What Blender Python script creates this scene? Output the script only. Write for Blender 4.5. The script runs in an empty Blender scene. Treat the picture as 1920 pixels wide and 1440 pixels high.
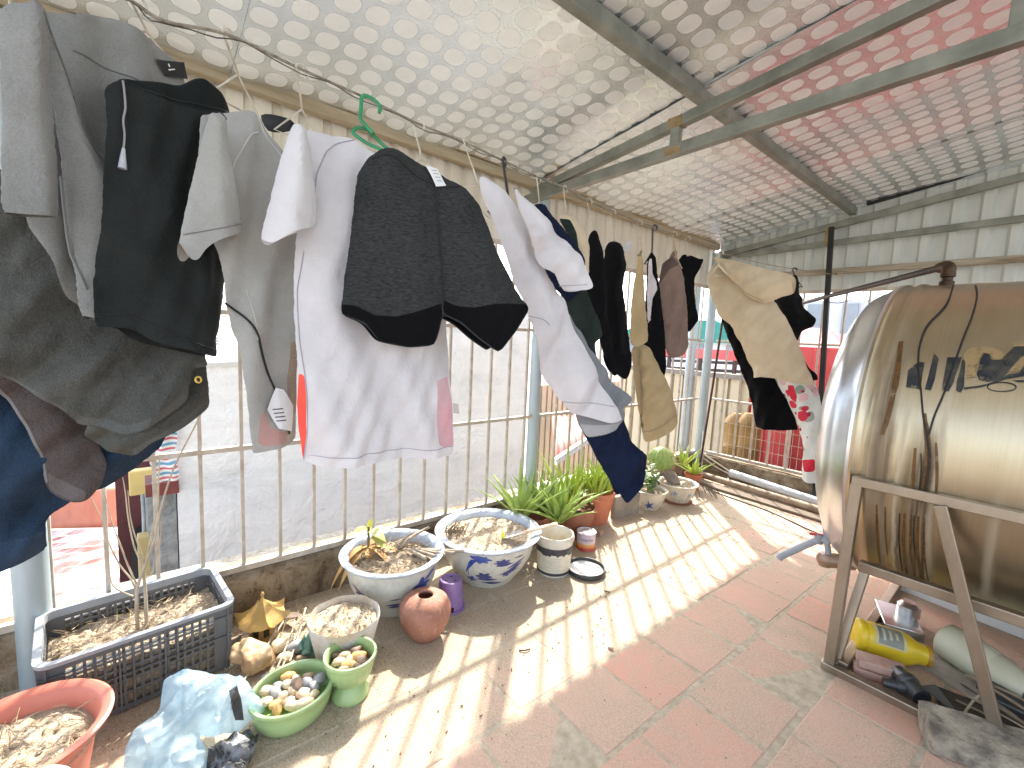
import bpy, bmesh, math, random
from mathutils import Vector, Matrix, noise, geometry
random.seed(7)
PI = math.pi
scene = bpy.context.scene
COL = scene.collection
H = 1.44                                   # eye height
FPX = 837.4
YAW, PITCH, ROLL = -0.8717, 0.1064, -0.045
_f = Vector((math.sin(YAW)*math.cos(PITCH), math.cos(YAW)*math.cos(PITCH), -math.sin(PITCH)))
_r = Vector((math.cos(YAW), -math.sin(YAW), 0))
_d = _f.cross(_r)
RX = math.cos(ROLL)*_r + math.sin(ROLL)*_d
RY = -math.sin(ROLL)*_r + math.cos(ROLL)*_d
EYE = Vector((0, 0, H))
def ray(u, v): return RX*((u-960)/FPX) + RY*((v-720)/FPX) + _f
def at(u, v, d): return EYE + ray(u, v)*d
def onz(u, v, z): r = ray(u, v); return EYE + r*((z-H)/r.z)
def onx(u, v, x): r = ray(u, v); return EYE + r*(x/r.x)
def ony(u, v, y): r = ray(u, v); return EYE + r*(y/r.y)
def onplane(u, v, A, n): r = ray(u, v); return EYE + r*((A-EYE).dot(n)/r.dot(n))

# ------------------------------------------------------------------ materials
def nt(name):
    m = bpy.data.materials.new(name); m.use_nodes = True
    t = m.node_tree; b = t.nodes['Principled BSDF']
    return m, t, b
def N(t, typ, **kw):
    n = t.nodes.new(typ)
    for k, v in kw.items():
        if k in n.inputs: n.inputs[k].default_value = v
        else: setattr(n, k, v)
    return n
def ramp(t, src, stops):
    r = t.nodes.new('ShaderNodeValToRGB')
    el = r.color_ramp.elements
    while len(el) < len(stops): el.new(0.5)
    for e, (p, c) in zip(el, stops):
        e.position = p; e.color = c if len(c) == 4 else (*c, 1)
    t.links.new(src, r.inputs[0]); return r
def mixc(t, fac, a, b, mode='MIX'):
    m = t.nodes.new('ShaderNodeMix'); m.data_type = 'RGBA'; m.blend_type = mode
    for sock, val in ((m.inputs[0], fac), (m.inputs[6], a), (m.inputs[7], b)):
        if isinstance(val, (int, float)): sock.default_value = val
        elif isinstance(val, tuple): sock.default_value = (*val[:3], 1)
        else: t.links.new(val, sock)
    return m.outputs[2]
def mth(t, op, a, b=0.0, c=0.0, clamp=False):
    m = t.nodes.new('ShaderNodeMath'); m.operation = op; m.use_clamp = clamp
    for s, v in zip(m.inputs, (a, b, c)):
        if isinstance(v, (int, float)): s.default_value = v
        else: t.links.new(v, s)
    return m.outputs[0]
def coords(t, scale=(1,1,1), rot=(0,0,0), kind='Object'):
    tc = t.nodes.new('ShaderNodeTexCoord'); mp = t.nodes.new('ShaderNodeMapping')
    mp.inputs['Scale'].default_value = scale; mp.inputs['Rotation'].default_value = rot
    t.links.new(tc.outputs[kind], mp.inputs[0]); return mp.outputs[0]
def nz(t, vec, scale, detail=4, rough=0.6, dist=0.0):
    n = N(t, 'ShaderNodeTexNoise', Scale=scale, Detail=detail, Roughness=rough, Distortion=dist)
    t.links.new(vec, n.inputs['Vector']); return n.outputs['Fac']
def bumpit(t, b, h, strength=0.3, dist=0.01):
    bp = N(t, 'ShaderNodeBump', Strength=strength, Distance=dist)
    t.links.new(h, bp.inputs['Height']); t.links.new(bp.outputs[0], b.inputs['Normal'])
_mc = {}
def mat(name, c1, c2=None, scale=6.0, rough=0.6, metal=0.0, bump=0.0, bscale=40.0, stretch=(1,1,1), lo=.35, hi=.65, trans=0.0, spec=None, dist=0.01, kind='Object'):
    if name in _mc: return _mc[name]
    m, t, b = nt(name)
    b.inputs['Roughness'].default_value = rough; b.inputs['Metallic'].default_value = metal
    if spec is not None: b.inputs['Specular IOR Level'].default_value = spec
    v = coords(t, stretch, kind=kind)
    if c2 is None: c2 = tuple(min(1, x*0.78) for x in c1)
    f = nz(t, v, scale, 6)
    r = ramp(t, f, [(lo, c1), (hi, c2)])
    t.links.new(r.outputs[0], b.inputs['Base Color'])
    if bump:
        bumpit(t, b, nz(t, v, bscale, 5), bump, dist)
    if trans:
        tr = t.nodes.new('ShaderNodeBsdfTranslucent'); t.links.new(r.outputs[0], tr.inputs[0])
        ms = t.nodes.new('ShaderNodeMixShader'); ms.inputs[0].default_value = trans
        t.links.new(b.outputs[0], ms.inputs[1]); t.links.new(tr.outputs[0], ms.inputs[2])
        t.links.new(ms.outputs[0], t.nodes['Material Output'].inputs['Surface'])
    _mc[name] = m; return m
def cloth(name, c1, c2=None, heather=0.5, trans=0.0, rough=0.9, wr=0.35, stretch=(1,1,1)):
    """woven or knitted cloth: flecked yarn colour, fine weave bump, soft crumple bump"""
    if name in _mc: return _mc[name]
    m, t, b = nt(name)
    b.inputs['Roughness'].default_value = rough; b.inputs['Specular IOR Level'].default_value = 0.15
    if 'Sheen Weight' in b.inputs: b.inputs['Sheen Weight'].default_value = 0.12 if max(c1) > .2 else 0.0
    v = coords(t, stretch)
    if c2 is None: c2 = tuple(x*0.7 for x in c1)
    f1 = nz(t, v, 420, 3, .7); f2 = nz(t, v, 9, 5)
    f = mth(t, 'ADD', mth(t, 'MULTIPLY', f1, heather), mth(t, 'MULTIPLY', f2, 1-heather))
    r = ramp(t, f, [(.36, c2), (.64, c1)])
    t.links.new(r.outputs[0], b.inputs['Base Color'])
    hgt = mth(t, 'ADD', mth(t, 'MULTIPLY', f1, .12), mth(t, 'ADD', nz(t, v, 20, 4, .6, 1.2), mth(t, 'MULTIPLY', nz(t, coords(t, (1,1,.35)), 9, 3, .5, 1.0), 1.3)))
    bumpit(t, b, hgt, wr*1.15, 0.013)
    if trans:
        tr = t.nodes.new('ShaderNodeBsdfTranslucent'); t.links.new(r.outputs[0], tr.inputs[0])
        ms = t.nodes.new('ShaderNodeMixShader'); ms.inputs[0].default_value = trans
        t.links.new(b.outputs[0], ms.inputs[1]); t.links.new(tr.outputs[0], ms.inputs[2])
        t.links.new(ms.outputs[0], t.nodes['Material Output'].inputs['Surface'])
    _mc[name] = m; return m

# ------------------------------------------------------------------ mesh helpers
def link(name, me, parent=None, m=None, smooth=False):
    o = bpy.data.objects.new(name, me); COL.objects.link(o)
    if m is not None:
        for x in (m if isinstance(m, (list, tuple)) else [m]): me.materials.append(x)
    if smooth:
        for p in me.polygons: p.use_smooth = True
    if parent is not None:
        o.parent = parent
        o.matrix_parent_inverse = Matrix.Translation(-parent.location) if parent.type == 'EMPTY' and parent.rotation_euler.z == 0 else parent.matrix_basis.inverted()
    return o
def thing(name, label, cat, loc=(0,0,0), group=None):
    o = bpy.data.objects.new(name, None); COL.objects.link(o)
    o.location = loc; o.empty_display_size = 0.05
    o['label'] = label; o['category'] = cat
    if group: o['group'] = group
    return o
def tag(o, label, cat, group=None, kind=None):
    o['label'] = label; o['category'] = cat
    if group: o['group'] = group
    if kind: o['kind'] = kind
    return o
class MB:
    def __init__(s): s.v = []; s.f = []; s.mi = []; s.cur = 0; s.runs = []
    def add(s, vs, fs):
        k = len(s.v); s.v += [tuple(x) for x in vs]
        for f in fs: s.f.append([i+k for i in f]); s.mi.append(s.cur)
        return s
    def box(s, c, d, rz=0.0, M=None):
        x, y, z = d[0]/2, d[1]/2, d[2]/2
        vs = [Vector((a*x, b*y, e*z)) for a in (-1,1) for b in (-1,1) for e in (-1,1)]
        M = M or Matrix.Rotation(rz, 3, 'Z')
        vs = [M @ p + Vector(c) for p in vs]
        return s.add(vs, [(0,1,3,2),(4,6,7,5),(0,4,5,1),(2,3,7,6),(0,2,6,4),(1,5,7,3)])
    def bar(s, p, q, w, h, up=Vector((0,0,1))):
        p, q = Vector(p), Vector(q); a = (q-p); L = a.length; a.normalize()
        if abs(a.dot(up)) > .98: up = Vector((0,1,0))
        b = a.cross(up).normalized(); u = b.cross(a)
        M = Matrix((a, b, u)).transposed()
        return s.box((p+q)/2, (L, w, h), M=M)
    def tube(s, pts, r, n=8, cap=True, flat=1.0):
        pts = [Vector(p) for p in pts]; k = len(pts)
        rs = r if isinstance(r, (list, tuple)) else [r]*k
        up = None; base = len(s.v); vs = []
        for i, p in enumerate(pts):
            a = (pts[min(i+1, k-1)] - pts[max(i-1, 0)])
            a = a.normalized() if a.length > 1e-9 else Vector((0,0,1))
            if up is None:
                up = a.orthogonal().normalized() if abs(a.z) > .95 else Vector((0,0,1))
            up = (up - a*up.dot(a)); up = up.normalized() if up.length > 1e-6 else a.orthogonal().normalized()
            b = a.cross(up)
            for j in range(n):
                t = 2*PI*j/n
                vs.append(p + (b*math.cos(t) + up*math.sin(t)*flat)*rs[i])
        fs = [(i*n+j, i*n+(j+1) % n, (i+1)*n+(j+1) % n, (i+1)*n+j) for i in range(k-1) for j in range(n)]
        if cap: fs += [tuple(range(n))[::-1], tuple((k-1)*n+j for j in range(n))]
        return s.add(vs, fs)
    def lathe(s, prof, c=(0,0,0), n=40, fn=None, sx=1.0, sy=1.0, rz=0.0, closed=False):
        vs = []
        for (r, z) in prof:
            for j in range(n):
                t = 2*PI*j/n
                rr = r*(fn(t, z) if fn else 1)
                x, y = rr*math.cos(t)*sx, rr*math.sin(t)*sy
                vs.append((c[0]+x*math.cos(rz)-y*math.sin(rz), c[1]+x*math.sin(rz)+y*math.cos(rz), c[2]+z))
        k = len(prof)
        fs = [(i*n+j, i*n+(j+1) % n, (i+1)*n+(j+1) % n, (i+1)*n+j) for i in range(k-1) for j in range(n)]
        return s.add(vs, fs)
    def prism(s, poly, axis, a, b):
        """poly: list of 2-D points; extruded along axis from a to b"""
        n = len(poly)
        def P(p, t):
            return {0: (t, p[0], p[1]), 1: (p[0], t, p[1]), 2: (p[0], p[1], t)}[axis]
        vs = [P(p, a) for p in poly] + [P(p, b) for p in poly]
        fs = [tuple(range(n)), tuple(range(2*n-1, n-1, -1))] + [(i, n+i, n+(i+1) % n, (i+1) % n) for i in range(n)]
        return s.add(vs, fs)
    def grid(s, nx, ny, fn):
        vs = [fn(i/nx, j/ny) for j in range(ny+1) for i in range(nx+1)]
        fs = [(j*(nx+1)+i, j*(nx+1)+i+1, (j+1)*(nx+1)+i+1, (j+1)*(nx+1)+i) for j in range(ny) for i in range(nx)]
        return s.add(vs, fs)
    def build(s, name, m, parent=None, smooth=False, bevel=0.0, recalc=True):
        if len(s.runs) > 1:                         # each seam line is a part of its own
            for r in s.runs: r.build(name, m, parent, smooth, bevel, recalc)
            return
        if s.runs: return s.runs[0].build(name, m, parent, smooth, bevel, recalc)
        me = bpy.data.meshes.new(name); me.from_pydata(s.v, [], s.f); 
        for p, i in zip(me.polygons, s.mi): p.material_index = i
        if recalc or bevel:
            bm = bmesh.new(); bm.from_mesh(me)
            if recalc: bmesh.ops.recalc_face_normals(bm, faces=bm.faces)
            if bevel:
                es = [e for e in bm.edges if len(e.link_faces) == 2 and e.calc_face_angle(0) > .6]
                bmesh.ops.bevel(bm, geom=es, offset=bevel, segments=2, affect='EDGES', profile=.5)
            bm.to_mesh(me); bm.free()
        me.update()
        o = link(name, me, parent, m)
        if smooth:
            for p in me.polygons: p.use_smooth = True
            me.set_sharp_from_angle(angle=math.radians(smooth if smooth is not True and smooth > 1 else 40))
        return o
def subdiv(poly, step):
    out = []
    n = len(poly)
    for i in range(n):
        a, b = Vector(poly[i]), Vector(poly[(i+1) % n]); k = max(1, int((b-a).length/step))
        for j in range(k): out.append(a.lerp(b, j/k))
    return out
def polyline(pts, step):
    out = []
    for a, b in zip(pts, pts[1:]):
        a, b = Vector(a), Vector(b); k = max(1, int((b-a).length/step))
        for j in range(k): out.append(a.lerp(b, j/k))
    out.append(Vector(pts[-1])); return out
def catmull(pts, k=6):
    pts = [Vector(p) for p in pts]; out = []
    for i in range(len(pts)-1):
        p0 = pts[max(i-1, 0)]; p1 = pts[i]; p2 = pts[i+1]; p3 = pts[min(i+2, len(pts)-1)]
        for j in range(k):
            t = j/k
            out.append(0.5*((2*p1)+(p2-p0)*t+(2*p0-5*p1+4*p2-p3)*t*t+(3*p1-p0-3*p2+p3)*t**3))
    out.append(pts[-1]); return out
def inside(p, poly):
    c = False; n = len(poly); x, y = p[0], p[1]; j = n-1
    for i in range(n):
        xi, yi, xj, yj = poly[i][0], poly[i][1], poly[j][0], poly[j][1]
        if (yi > y) != (yj > y) and x < (xj-xi)*(y-yi)/(yj-yi)+xi: c = not c
        j = i
    return c
def segd(p, a, b):
    ab = b-a; L = ab.length_squared
    t = 0 if L == 0 else max(0, min(1, (p-a).dot(ab)/L))
    return (p-(a+ab*t)).length

# ------------------------------------------------------------------ cloth panels
class Panel:
    """a double-layered piece of cloth: its outline lies in its own plane, it has a front and a back
    layer that meet along the closed edges, open hems, and folds that run down the drape"""
    def __init__(s, poly, A, n, e1, th=.04, w=.06, open_edges=(), folds=(), lift=0.0, seed=0, smooth=1, g=.02, flat2=None, topramp=.5, bend=0.0, crease=.006):
        s.cr = crease
        s.A, s.n, s.e1 = A, n, e1; s.e2 = n.cross(e1)
        s.th, s.w, s.folds, s.lift, s.seed, s.bend = th, w, folds, lift, seed, bend
        P2 = flat2 if flat2 else [s.loc(onplane(u, v, A, n)) for (u, v) in poly]
        k = len(P2); pts = []; op = []
        for i in range(k):
            a, b = P2[i], P2[(i+1) % k]; m = max(1, int((b-a).length/g))
            for j in range(m):
                pts.append(a.lerp(b, j/m)); op.append(i in open_edges)
        for _ in range(smooth):
            q = [p.copy() for p in pts]; L = len(pts)
            for i in range(L): q[i] = pts[i]*.5 + (pts[i-1]+pts[(i+1) % L])*.25
            pts = q
        s.pts, s.op, s.g = pts, op, g
        s.closed = [(pts[i], pts[(i+1) % len(pts)]) for i in range(len(pts)) if not op[i]]
        s.y1 = max(p.y for p in pts); s.y0 = min(p.y for p in pts); s.tr = topramp
        s.x0 = min(p.x for p in pts); s.x1 = max(p.x for p in pts)
    def loc(s, P): d = P-s.A; return Vector((d.dot(s.e1), d.dot(s.e2)))
    def l2(s, u, v): return s.loc(onplane(u, v, s.A, s.n))
    def tz(s, p):
        d = min((segd(p, a, b) for a, b in s.closed), default=1.0)
        t = min(1, d/s.w)
        return s.th*t*(2-t)
    def D(s, p):
        r = (s.y1-p.y)/max(.05, s.y1-s.y0); r = s.tr + (1-s.tr)*r
        h = 0
        for i, (a, lam, ang) in enumerate(s.folds):
            c, k = math.cos(ang), math.sin(ang)
            wv = noise.noise(Vector((p.x*2.2, p.y*2.2, s.seed+i*3.1)))*2.2
            q = math.sin((p.x*c+p.y*k)*2*PI/lam + wv + s.seed*1.7+i*2.3)
            am = .55+.9*noise.noise(Vector((p.x*3+7, p.y*3, s.seed*2+i)))
            h += a*am*q
        h += .010*noise.noise(Vector((p.x*5, p.y*4, s.seed+11)))
        wv = noise.noise(Vector((p.x*4, p.y*4, s.seed+5)))*.12
        for k, (fx, fy) in enumerate(((9, 4.5), (16, 9), (7, 13))):          # sharp little creases
            h += s.cr*(.5 if k else 1)*max(0, 1-3.2*abs(noise.noise(Vector(((p.x+wv)*fx, (p.y+wv)*fy, s.seed*3+k)))))
        return h*r + s.bend*(p.x-(s.x0+s.x1)/2)**2
    def front(s, p, off=0.0):
        return s.A + s.e1*p.x + s.e2*p.y + s.n*(s.lift+s.D(p)+s.tz(p)+off)
    def back(s, p):
        return s.A + s.e1*p.x + s.e2*p.y + s.n*(s.lift+s.D(p)*.9-s.tz(p))
    def tri(s, poly, g, inner=True):
        xs = [p.x for p in poly]; ys = [p.y for p in poly]; P = list(poly); n = len(P)
        rnd = random.Random(s.seed+5); y = min(ys); row = 0
        while inner and y < max(ys):
            x = min(xs)+(g/2 if row % 2 else 0)
            while x < max(xs):
                q = Vector((x+rnd.uniform(-.15,.15)*g, y+rnd.uniform(-.15,.15)*g))
                if inside(q, poly) and min(segd(q, poly[i], poly[(i+1) % n]) for i in range(n)) > .5*g: P.append(q)
                x += g
            y += g*.87; row += 1
        r = geometry.delaunay_2d_cdt(P, [(i, (i+1) % n) for i in range(n)], [], 1, 1e-6)
        return r[0], [f for f in r[2]]
    def build(s, name, m, parent, cuts=()):
        """cuts: (part name, outline, material, both layers?) pieces of the same cloth with a look of their own"""
        n = len(s.pts); C2 = []
        xs = [p.x for p in s.pts]; ys = [p.y for p in s.pts]; P = []; rnd = random.Random(s.seed+5); y = min(ys); row = 0
        for (_, poly, _, _) in cuts: C2.append(subdiv([s.l2(u, v) for u, v in poly], s.g*.8))
        allb = [(s.pts[i], s.pts[(i+1) % n]) for i in range(n)]
        for q in C2: allb += [(q[i], q[(i+1) % len(q)]) for i in range(len(q))]
        while y < max(ys):
            x = min(xs)+(s.g/2 if row % 2 else 0)
            while x < max(xs):
                q = Vector((x+rnd.uniform(-.15,.15)*s.g, y+rnd.uniform(-.15,.15)*s.g))
                if inside(q, s.pts) and min(segd(q, a, b) for a, b in allb) > .5*s.g: P.append(q)
                x += s.g
            y += s.g*.87; row += 1
        V = list(s.pts); E = [(i, (i+1) % n) for i in range(n)]
        for q in C2:
            b0 = len(V); V += q; E += [(b0+i, b0+(i+1) % len(q)) for i in range(len(q))]
        r = geometry.delaunay_2d_cdt(V+P, E, [], 1, 1e-6); vs = r[0]; groups = {}
        T = [s.tz(p) for p in vs]; F = [s.front(p) for p in vs]
        for f in r[2]:
            c = sum((vs[i] for i in f), Vector((0,0)))/len(f)
            if not inside(c, s.pts): continue
            k = -1
            for j, q in enumerate(C2):
                if inside(c, q): k = j
            groups.setdefault(k, []).append(f)
        first = None
        for k in sorted(groups):
            fs = groups[k]; both = k < 0 or cuts[k][3]; mb = MB(); idx = {}; bdx = {}
            def fi(i):
                if i not in idx: idx[i] = len(mb.v); mb.v.append(tuple(F[i]))
                return idx[i]
            def bi(i):
                if T[i] < 1e-4: return fi(i)
                if i not in bdx: bdx[i] = len(mb.v); mb.v.append(tuple(s.back(vs[i])))
                return bdx[i]
            for f in fs: mb.f.append([fi(i) for i in f]); mb.mi.append(0)
            if both:
                for f in fs: mb.f.append([bi(i) for i in reversed(f)]); mb.mi.append(0)
            o = mb.build(name if k < 0 else cuts[k][0], m if k < 0 else cuts[k][2], parent, smooth=True, recalc=False)
            md = o.modifiers.new('smooth', 'SUBSURF'); md.levels = md.render_levels = 1
            first = first or o
        return first
    def mesh(s, mb):
        vs, fs = s.tri(s.pts, s.g)
        F = [s.front(p) for p in vs]; T = [s.tz(p) for p in vs]
        V = list(F); bi = []
        for i, p in enumerate(vs):
            if T[i] < 1e-4: bi.append(i)
            else: bi.append(len(V)); V.append(s.back(p))
        mb.add(V, [tuple(f) for f in fs] + [tuple(bi[i] for i in reversed(f)) for f in fs])
        return mb
    def patch(s, poly, off=.003):
        P = [s.l2(u, v) for u, v in poly]; pts = subdiv(P, s.g*.5)
        vs, fs = s.tri(pts, s.g*.5)
        return MB().add([s.front(p, off) for p in vs], [tuple(f) for f in fs])
    def seam(s, mb, line, r=.0016, off=.001):
        P = polyline([s.l2(u, v) for u, v in line], s.g*.5)
        P = [sum((P[min(max(i+k, 0), len(P)-1)] for k in (-2,-1,0,1,2)), Vector((0,0)))/5 for i in range(len(P))]
        mb.runs.append(MB().tube([s.front(p, off) for p in P], r, 5)); return mb
def plane_at(u, v, d, yaw=0.0, lean=0.0):
    A = at(u, v, d); n = (EYE-A); n.z = 0; n.normalize()
    n = Matrix.Rotation(math.radians(yaw), 3, 'Z') @ n
    e1 = Vector((0,0,1)).cross(n).normalized()
    n = (Matrix.Rotation(math.radians(lean), 3, e1) @ n).normalized()
    return A, n, e1

def plane2(u1, d1, u2, d2, v):
    """upright plane through two points seen along one picture row at their own distances"""
    a, b = at(u1, v, d1), at(u2, v, d2); e1 = b-a; e1.z = 0; e1.normalize()
    n = e1.cross(Vector((0,0,1)))
    if n.dot(EYE-a) < 0: n = -n
    return a, n.normalized(), Vector((0,0,1)).cross(n).normalized()
# ------------------------------------------------------------------ special materials
def m_floor():
    m, t, b = nt('terracotta_tiles')
    v = coords(t)
    at_ = N(t, 'ShaderNodeAttribute', attribute_name='rnd')
    n1 = nz(t, v, 3.5, 6, .65, .4); n2 = nz(t, v, 16, 6, .7, .3); n3 = nz(t, v, 150, 3, .6)
    tile = ramp(t, mth(t, 'ADD', mth(t, 'MULTIPLY', at_.outputs['Fac'], .5), mth(t, 'MULTIPLY', n2, .5)),
                [(.2, (.62,.31,.23)), (.5, (.58,.345,.265)), (.8, (.61,.41,.32))])
    sep = N(t, 'ShaderNodeSeparateXYZ'); t.links.new(v, sep.inputs[0])
    # earth washed out of the pots lies along the curb side
    side = mth(t, 'MULTIPLY', mth(t, 'SUBTRACT', mth(t, 'MULTIPLY', sep.outputs[0], -1), 1.28), 2.1, clamp=True)
    near = mth(t, 'MULTIPLY', mth(t, 'SUBTRACT', 1.9, sep.outputs[1]), .8, clamp=True)
    side = mth(t, 'MULTIPLY', side, mth(t, 'ADD', mth(t, 'MULTIPLY', near, .5), .55))
    dust = mth(t, 'ADD', mth(t, 'MULTIPLY', n1, 1.05), mth(t, 'MULTIPLY', n2, .5))
    dust = mth(t, 'SUBTRACT', dust, .50)
    fac = mth(t, 'MULTIPLY', mth(t, 'ADD', mth(t, 'ADD', dust, mth(t, 'MULTIPLY', side, 1.05)), mth(t, 'MULTIPLY', at_.outputs['Fac'], .14)), 1.55, clamp=True)
    dcol = ramp(t, n3, [(.33, (.31,.235,.155)), (.6, (.49,.40,.29))])
    c = mixc(t, fac, tile.outputs[0], dcol.outputs[0])
    sp = ramp(t, nz(t, v, 85, 2, .4), [(.29, (1,1,1)), (.33, (0,0,0))])
    c = mixc(t, mth(t, 'MULTIPLY', sp.outputs[0], mth(t, 'MULTIPLY', side, .7)), c, (.10,.065,.04))
    t.links.new(c, b.inputs['Base Color']); b.inputs['Roughness'].default_value = .8
    b.inputs['Specular IOR Level'].default_value = .3
    bumpit(t, b, mth(t, 'ADD', mth(t, 'MULTIPLY', n2, .8), mth(t, 'MULTIPLY', n3, .25)), .45, .012)
    return m
def m_foil():
    m, t, b = nt('embossed_foil')
    v = coords(t)
    sep = N(t, 'ShaderNodeSeparateXYZ'); t.links.new(v, sep.inputs[0])
    def cell(off):
        def one(o):
            q = mth(t, 'ADD', mth(t, 'MULTIPLY', o, 1/.115), off)
            return mth(t, 'SUBTRACT', mth(t, 'FRACT', q), .5)
        a = mth(t, 'POWER', mth(t, 'ABSOLUTE', one(sep.outputs[0])), 2.5)
        c = mth(t, 'POWER', mth(t, 'ABSOLUTE', one(sep.outputs[1])), 2.5)
        return mth(t, 'POWER', mth(t, 'ADD', a, c), 1/2.5)
    A = cell(0.0); B = cell(.5)
    d = mth(t, 'MINIMUM', A, B)
    inA = mth(t, 'LESS_THAN', A, .395)
    ring = mth(t, 'LESS_THAN', mth(t, 'ABSOLUTE', mth(t, 'SUBTRACT', A, .41)), .018)
    fine = nz(t, v, 260, 2, .5)
    wr = nz(t, v, 4.5, 6, .68, 1.6)
    base = ramp(t, wr, [(.3, (.70,.76,.80)), (.7, (.84,.89,.93))])
    c = mixc(t, mth(t, 'MULTIPLY', inA, .6), base.outputs[0], (.87,.91,.94))
    c = mixc(t, mth(t, 'MULTIPLY', ring, .18), c, (.42,.42,.38))
    t.links.new(c, b.inputs['Base Color'])
    met = mth(t, 'SUBTRACT', .88, mth(t, 'MULTIPLY', inA, .26))
    t.links.new(met, b.inputs['Metallic'])
    t.links.new(mth(t, 'ADD', .26, mth(t, 'MULTIPLY', inA, .22)), b.inputs['Roughness'])
    hgt = mth(t, 'ADD', mth(t, 'MULTIPLY', fine, mth(t, 'MULTIPLY', inA, .10)), mth(t, 'MULTIPLY', wr, .9))
    hgt = mth(t, 'ADD', hgt, mth(t, 'MULTIPLY', ring, .05))
    bumpit(t, b, hgt, .30, .02)
    return m
def m_steel():
    m, t, b = nt('tank_steel')
    v = coords(t)
    sep = N(t, 'ShaderNodeSeparateXYZ'); t.links.new(v, sep.inputs[0])
    brush = nz(t, coords(t, (160, 2, 2)), 1.0, 4, .7)
    st1 = nz(t, coords(t, (55, .9, .9)), 1.0, 4, .6, .2)
    blot = nz(t, coords(t, (6, 3, 3)), 1.0, 5, .6)
    fine = nz(t, v, 300, 2, .6)
    base = ramp(t, mth(t, 'ADD', mth(t, 'MULTIPLY', brush, .4), mth(t, 'MULTIPLY', blot, .6)), [(.3, (.40,.33,.22)), (.7, (.52,.445,.315))])
    wob = mth(t, 'MULTIPLY', mth(t, 'SUBTRACT', nz(t, coords(t, (3, 5, 5)), 1.0, 3), .5), .035)
    xw = mth(t, 'ADD', sep.outputs[0], wob); c = base.outputs[0]; sfac = 0.0
    soft = ramp(t, nz(t, coords(t, (60, 1.5, 1.5)), 1.0, 4, .65), [(.36, (.45,.45,.45)), (.55, (1,1,1))]).outputs[0]
    # run-off stains that start under the inlet and spread down to the rail
    for x0, wd, z1, z0, col, k in ((-.42, .045, 1.60, .85, (.085,.036,.004), .8), (-.385, .02, 1.25, .40, (.10,.05,.012), .7), (-.272, .060, 1.20, .40, (.075,.036,.006), .95), (-.318, .024, 1.10, .40, (.14,.08,.02), .85), (-.232, .014, 1.40, .35, (.50,.44,.33), .7), (-.345, .010, 1.35, .3, (.50,.44,.33), .6), (-.259, .020, 1.14, .865, (.008,.004,.002), 1.0), (-.29, .008, 1.0, .42, (.035,.016,.004), 1.0), (-.25, .007, .86, .4, (.03,.014,.004), .9), (-.335, .007, .86, .45, (.04,.02,.006), .9), (-.06, .02, 1.0, .3, (.45,.39,.29), .45)):
        q = mth(t, 'SUBTRACT', 1.0, mth(t, 'DIVIDE', mth(t, 'ABSOLUTE', mth(t, 'SUBTRACT', xw, x0)), wd), clamp=True)
        q = mth(t, 'MULTIPLY', mth(t, 'POWER', q, .7), mth(t, 'MULTIPLY', mth(t, 'SUBTRACT', z1, sep.outputs[2]), 5, clamp=True))
        q = mth(t, 'MULTIPLY', q, mth(t, 'MULTIPLY', mth(t, 'SUBTRACT', sep.outputs[2], z0-.1), 6, clamp=True))
        q = mth(t, 'MULTIPLY', mth(t, 'MULTIPLY', q, soft), k, clamp=True)
        c = mixc(t, q, c, col); sfac = mth(t, 'MAXIMUM', sfac, q)
    t.links.new(c, b.inputs['Base Color'])
    t.links.new(mth(t, 'SUBTRACT', .97, mth(t, 'MULTIPLY', sfac, .97)), b.inputs['Metallic'])
    t.links.new(mth(t, 'ADD', mth(t, 'ADD', .24, mth(t, 'MULTIPLY', blot, .16)), mth(t, 'MULTIPLY', sfac, .35)), b.inputs['Roughness'])
    bumpit(t, b, mth(t, 'ADD', mth(t, 'MULTIPLY', brush, .04), mth(t, 'MULTIPLY', blot, .4)), .10, .01)
    return m
def m_roofrust():
    m, t, b = nt('rust_streaked_roof')
    v = coords(t, (13, 1.3, 1)); f = nz(t, v, 1.0, 6, .75, .3); g = nz(t, coords(t), 1.1, 4)
    r = ramp(t, mth(t, 'ADD', mth(t, 'MULTIPLY', f, .7), mth(t, 'MULTIPLY', g, .3)), [(.38, (.36,.09,.07)), (.45, (.5,.28,.25)), (.52, (.68,.62,.60))])
    t.links.new(r.outputs[0], b.inputs['Base Color']); b.inputs['Roughness'].default_value = .7
    return m
def m_curb():
    m, t, b = nt('mossy_concrete')
    v = coords(t)
    f = nz(t, v, 5, 7, .7, .5); g = nz(t, v, 30, 5, .7)
    r = ramp(t, f, [(.32, (.075,.053,.03)), (.44, (.19,.135,.08)), (.58, (.31,.245,.165)), (.75, (.40,.34,.25))])
    sp = ramp(t, g, [(.35, (0,0,0)), (.42, (1,1,1))])
    c = mixc(t, mth(t, 'SUBTRACT', .7, mth(t, 'MULTIPLY', sp.outputs[0], .7)), r.outputs[0], (.03,.025,.017))
    t.links.new(c, b.inputs['Base Color']); b.inputs['Roughness'].default_value = .95
    bumpit(t, b, mth(t, 'ADD', f, mth(t, 'MULTIPLY', g, .5)), .8, .03)
    return m
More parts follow.
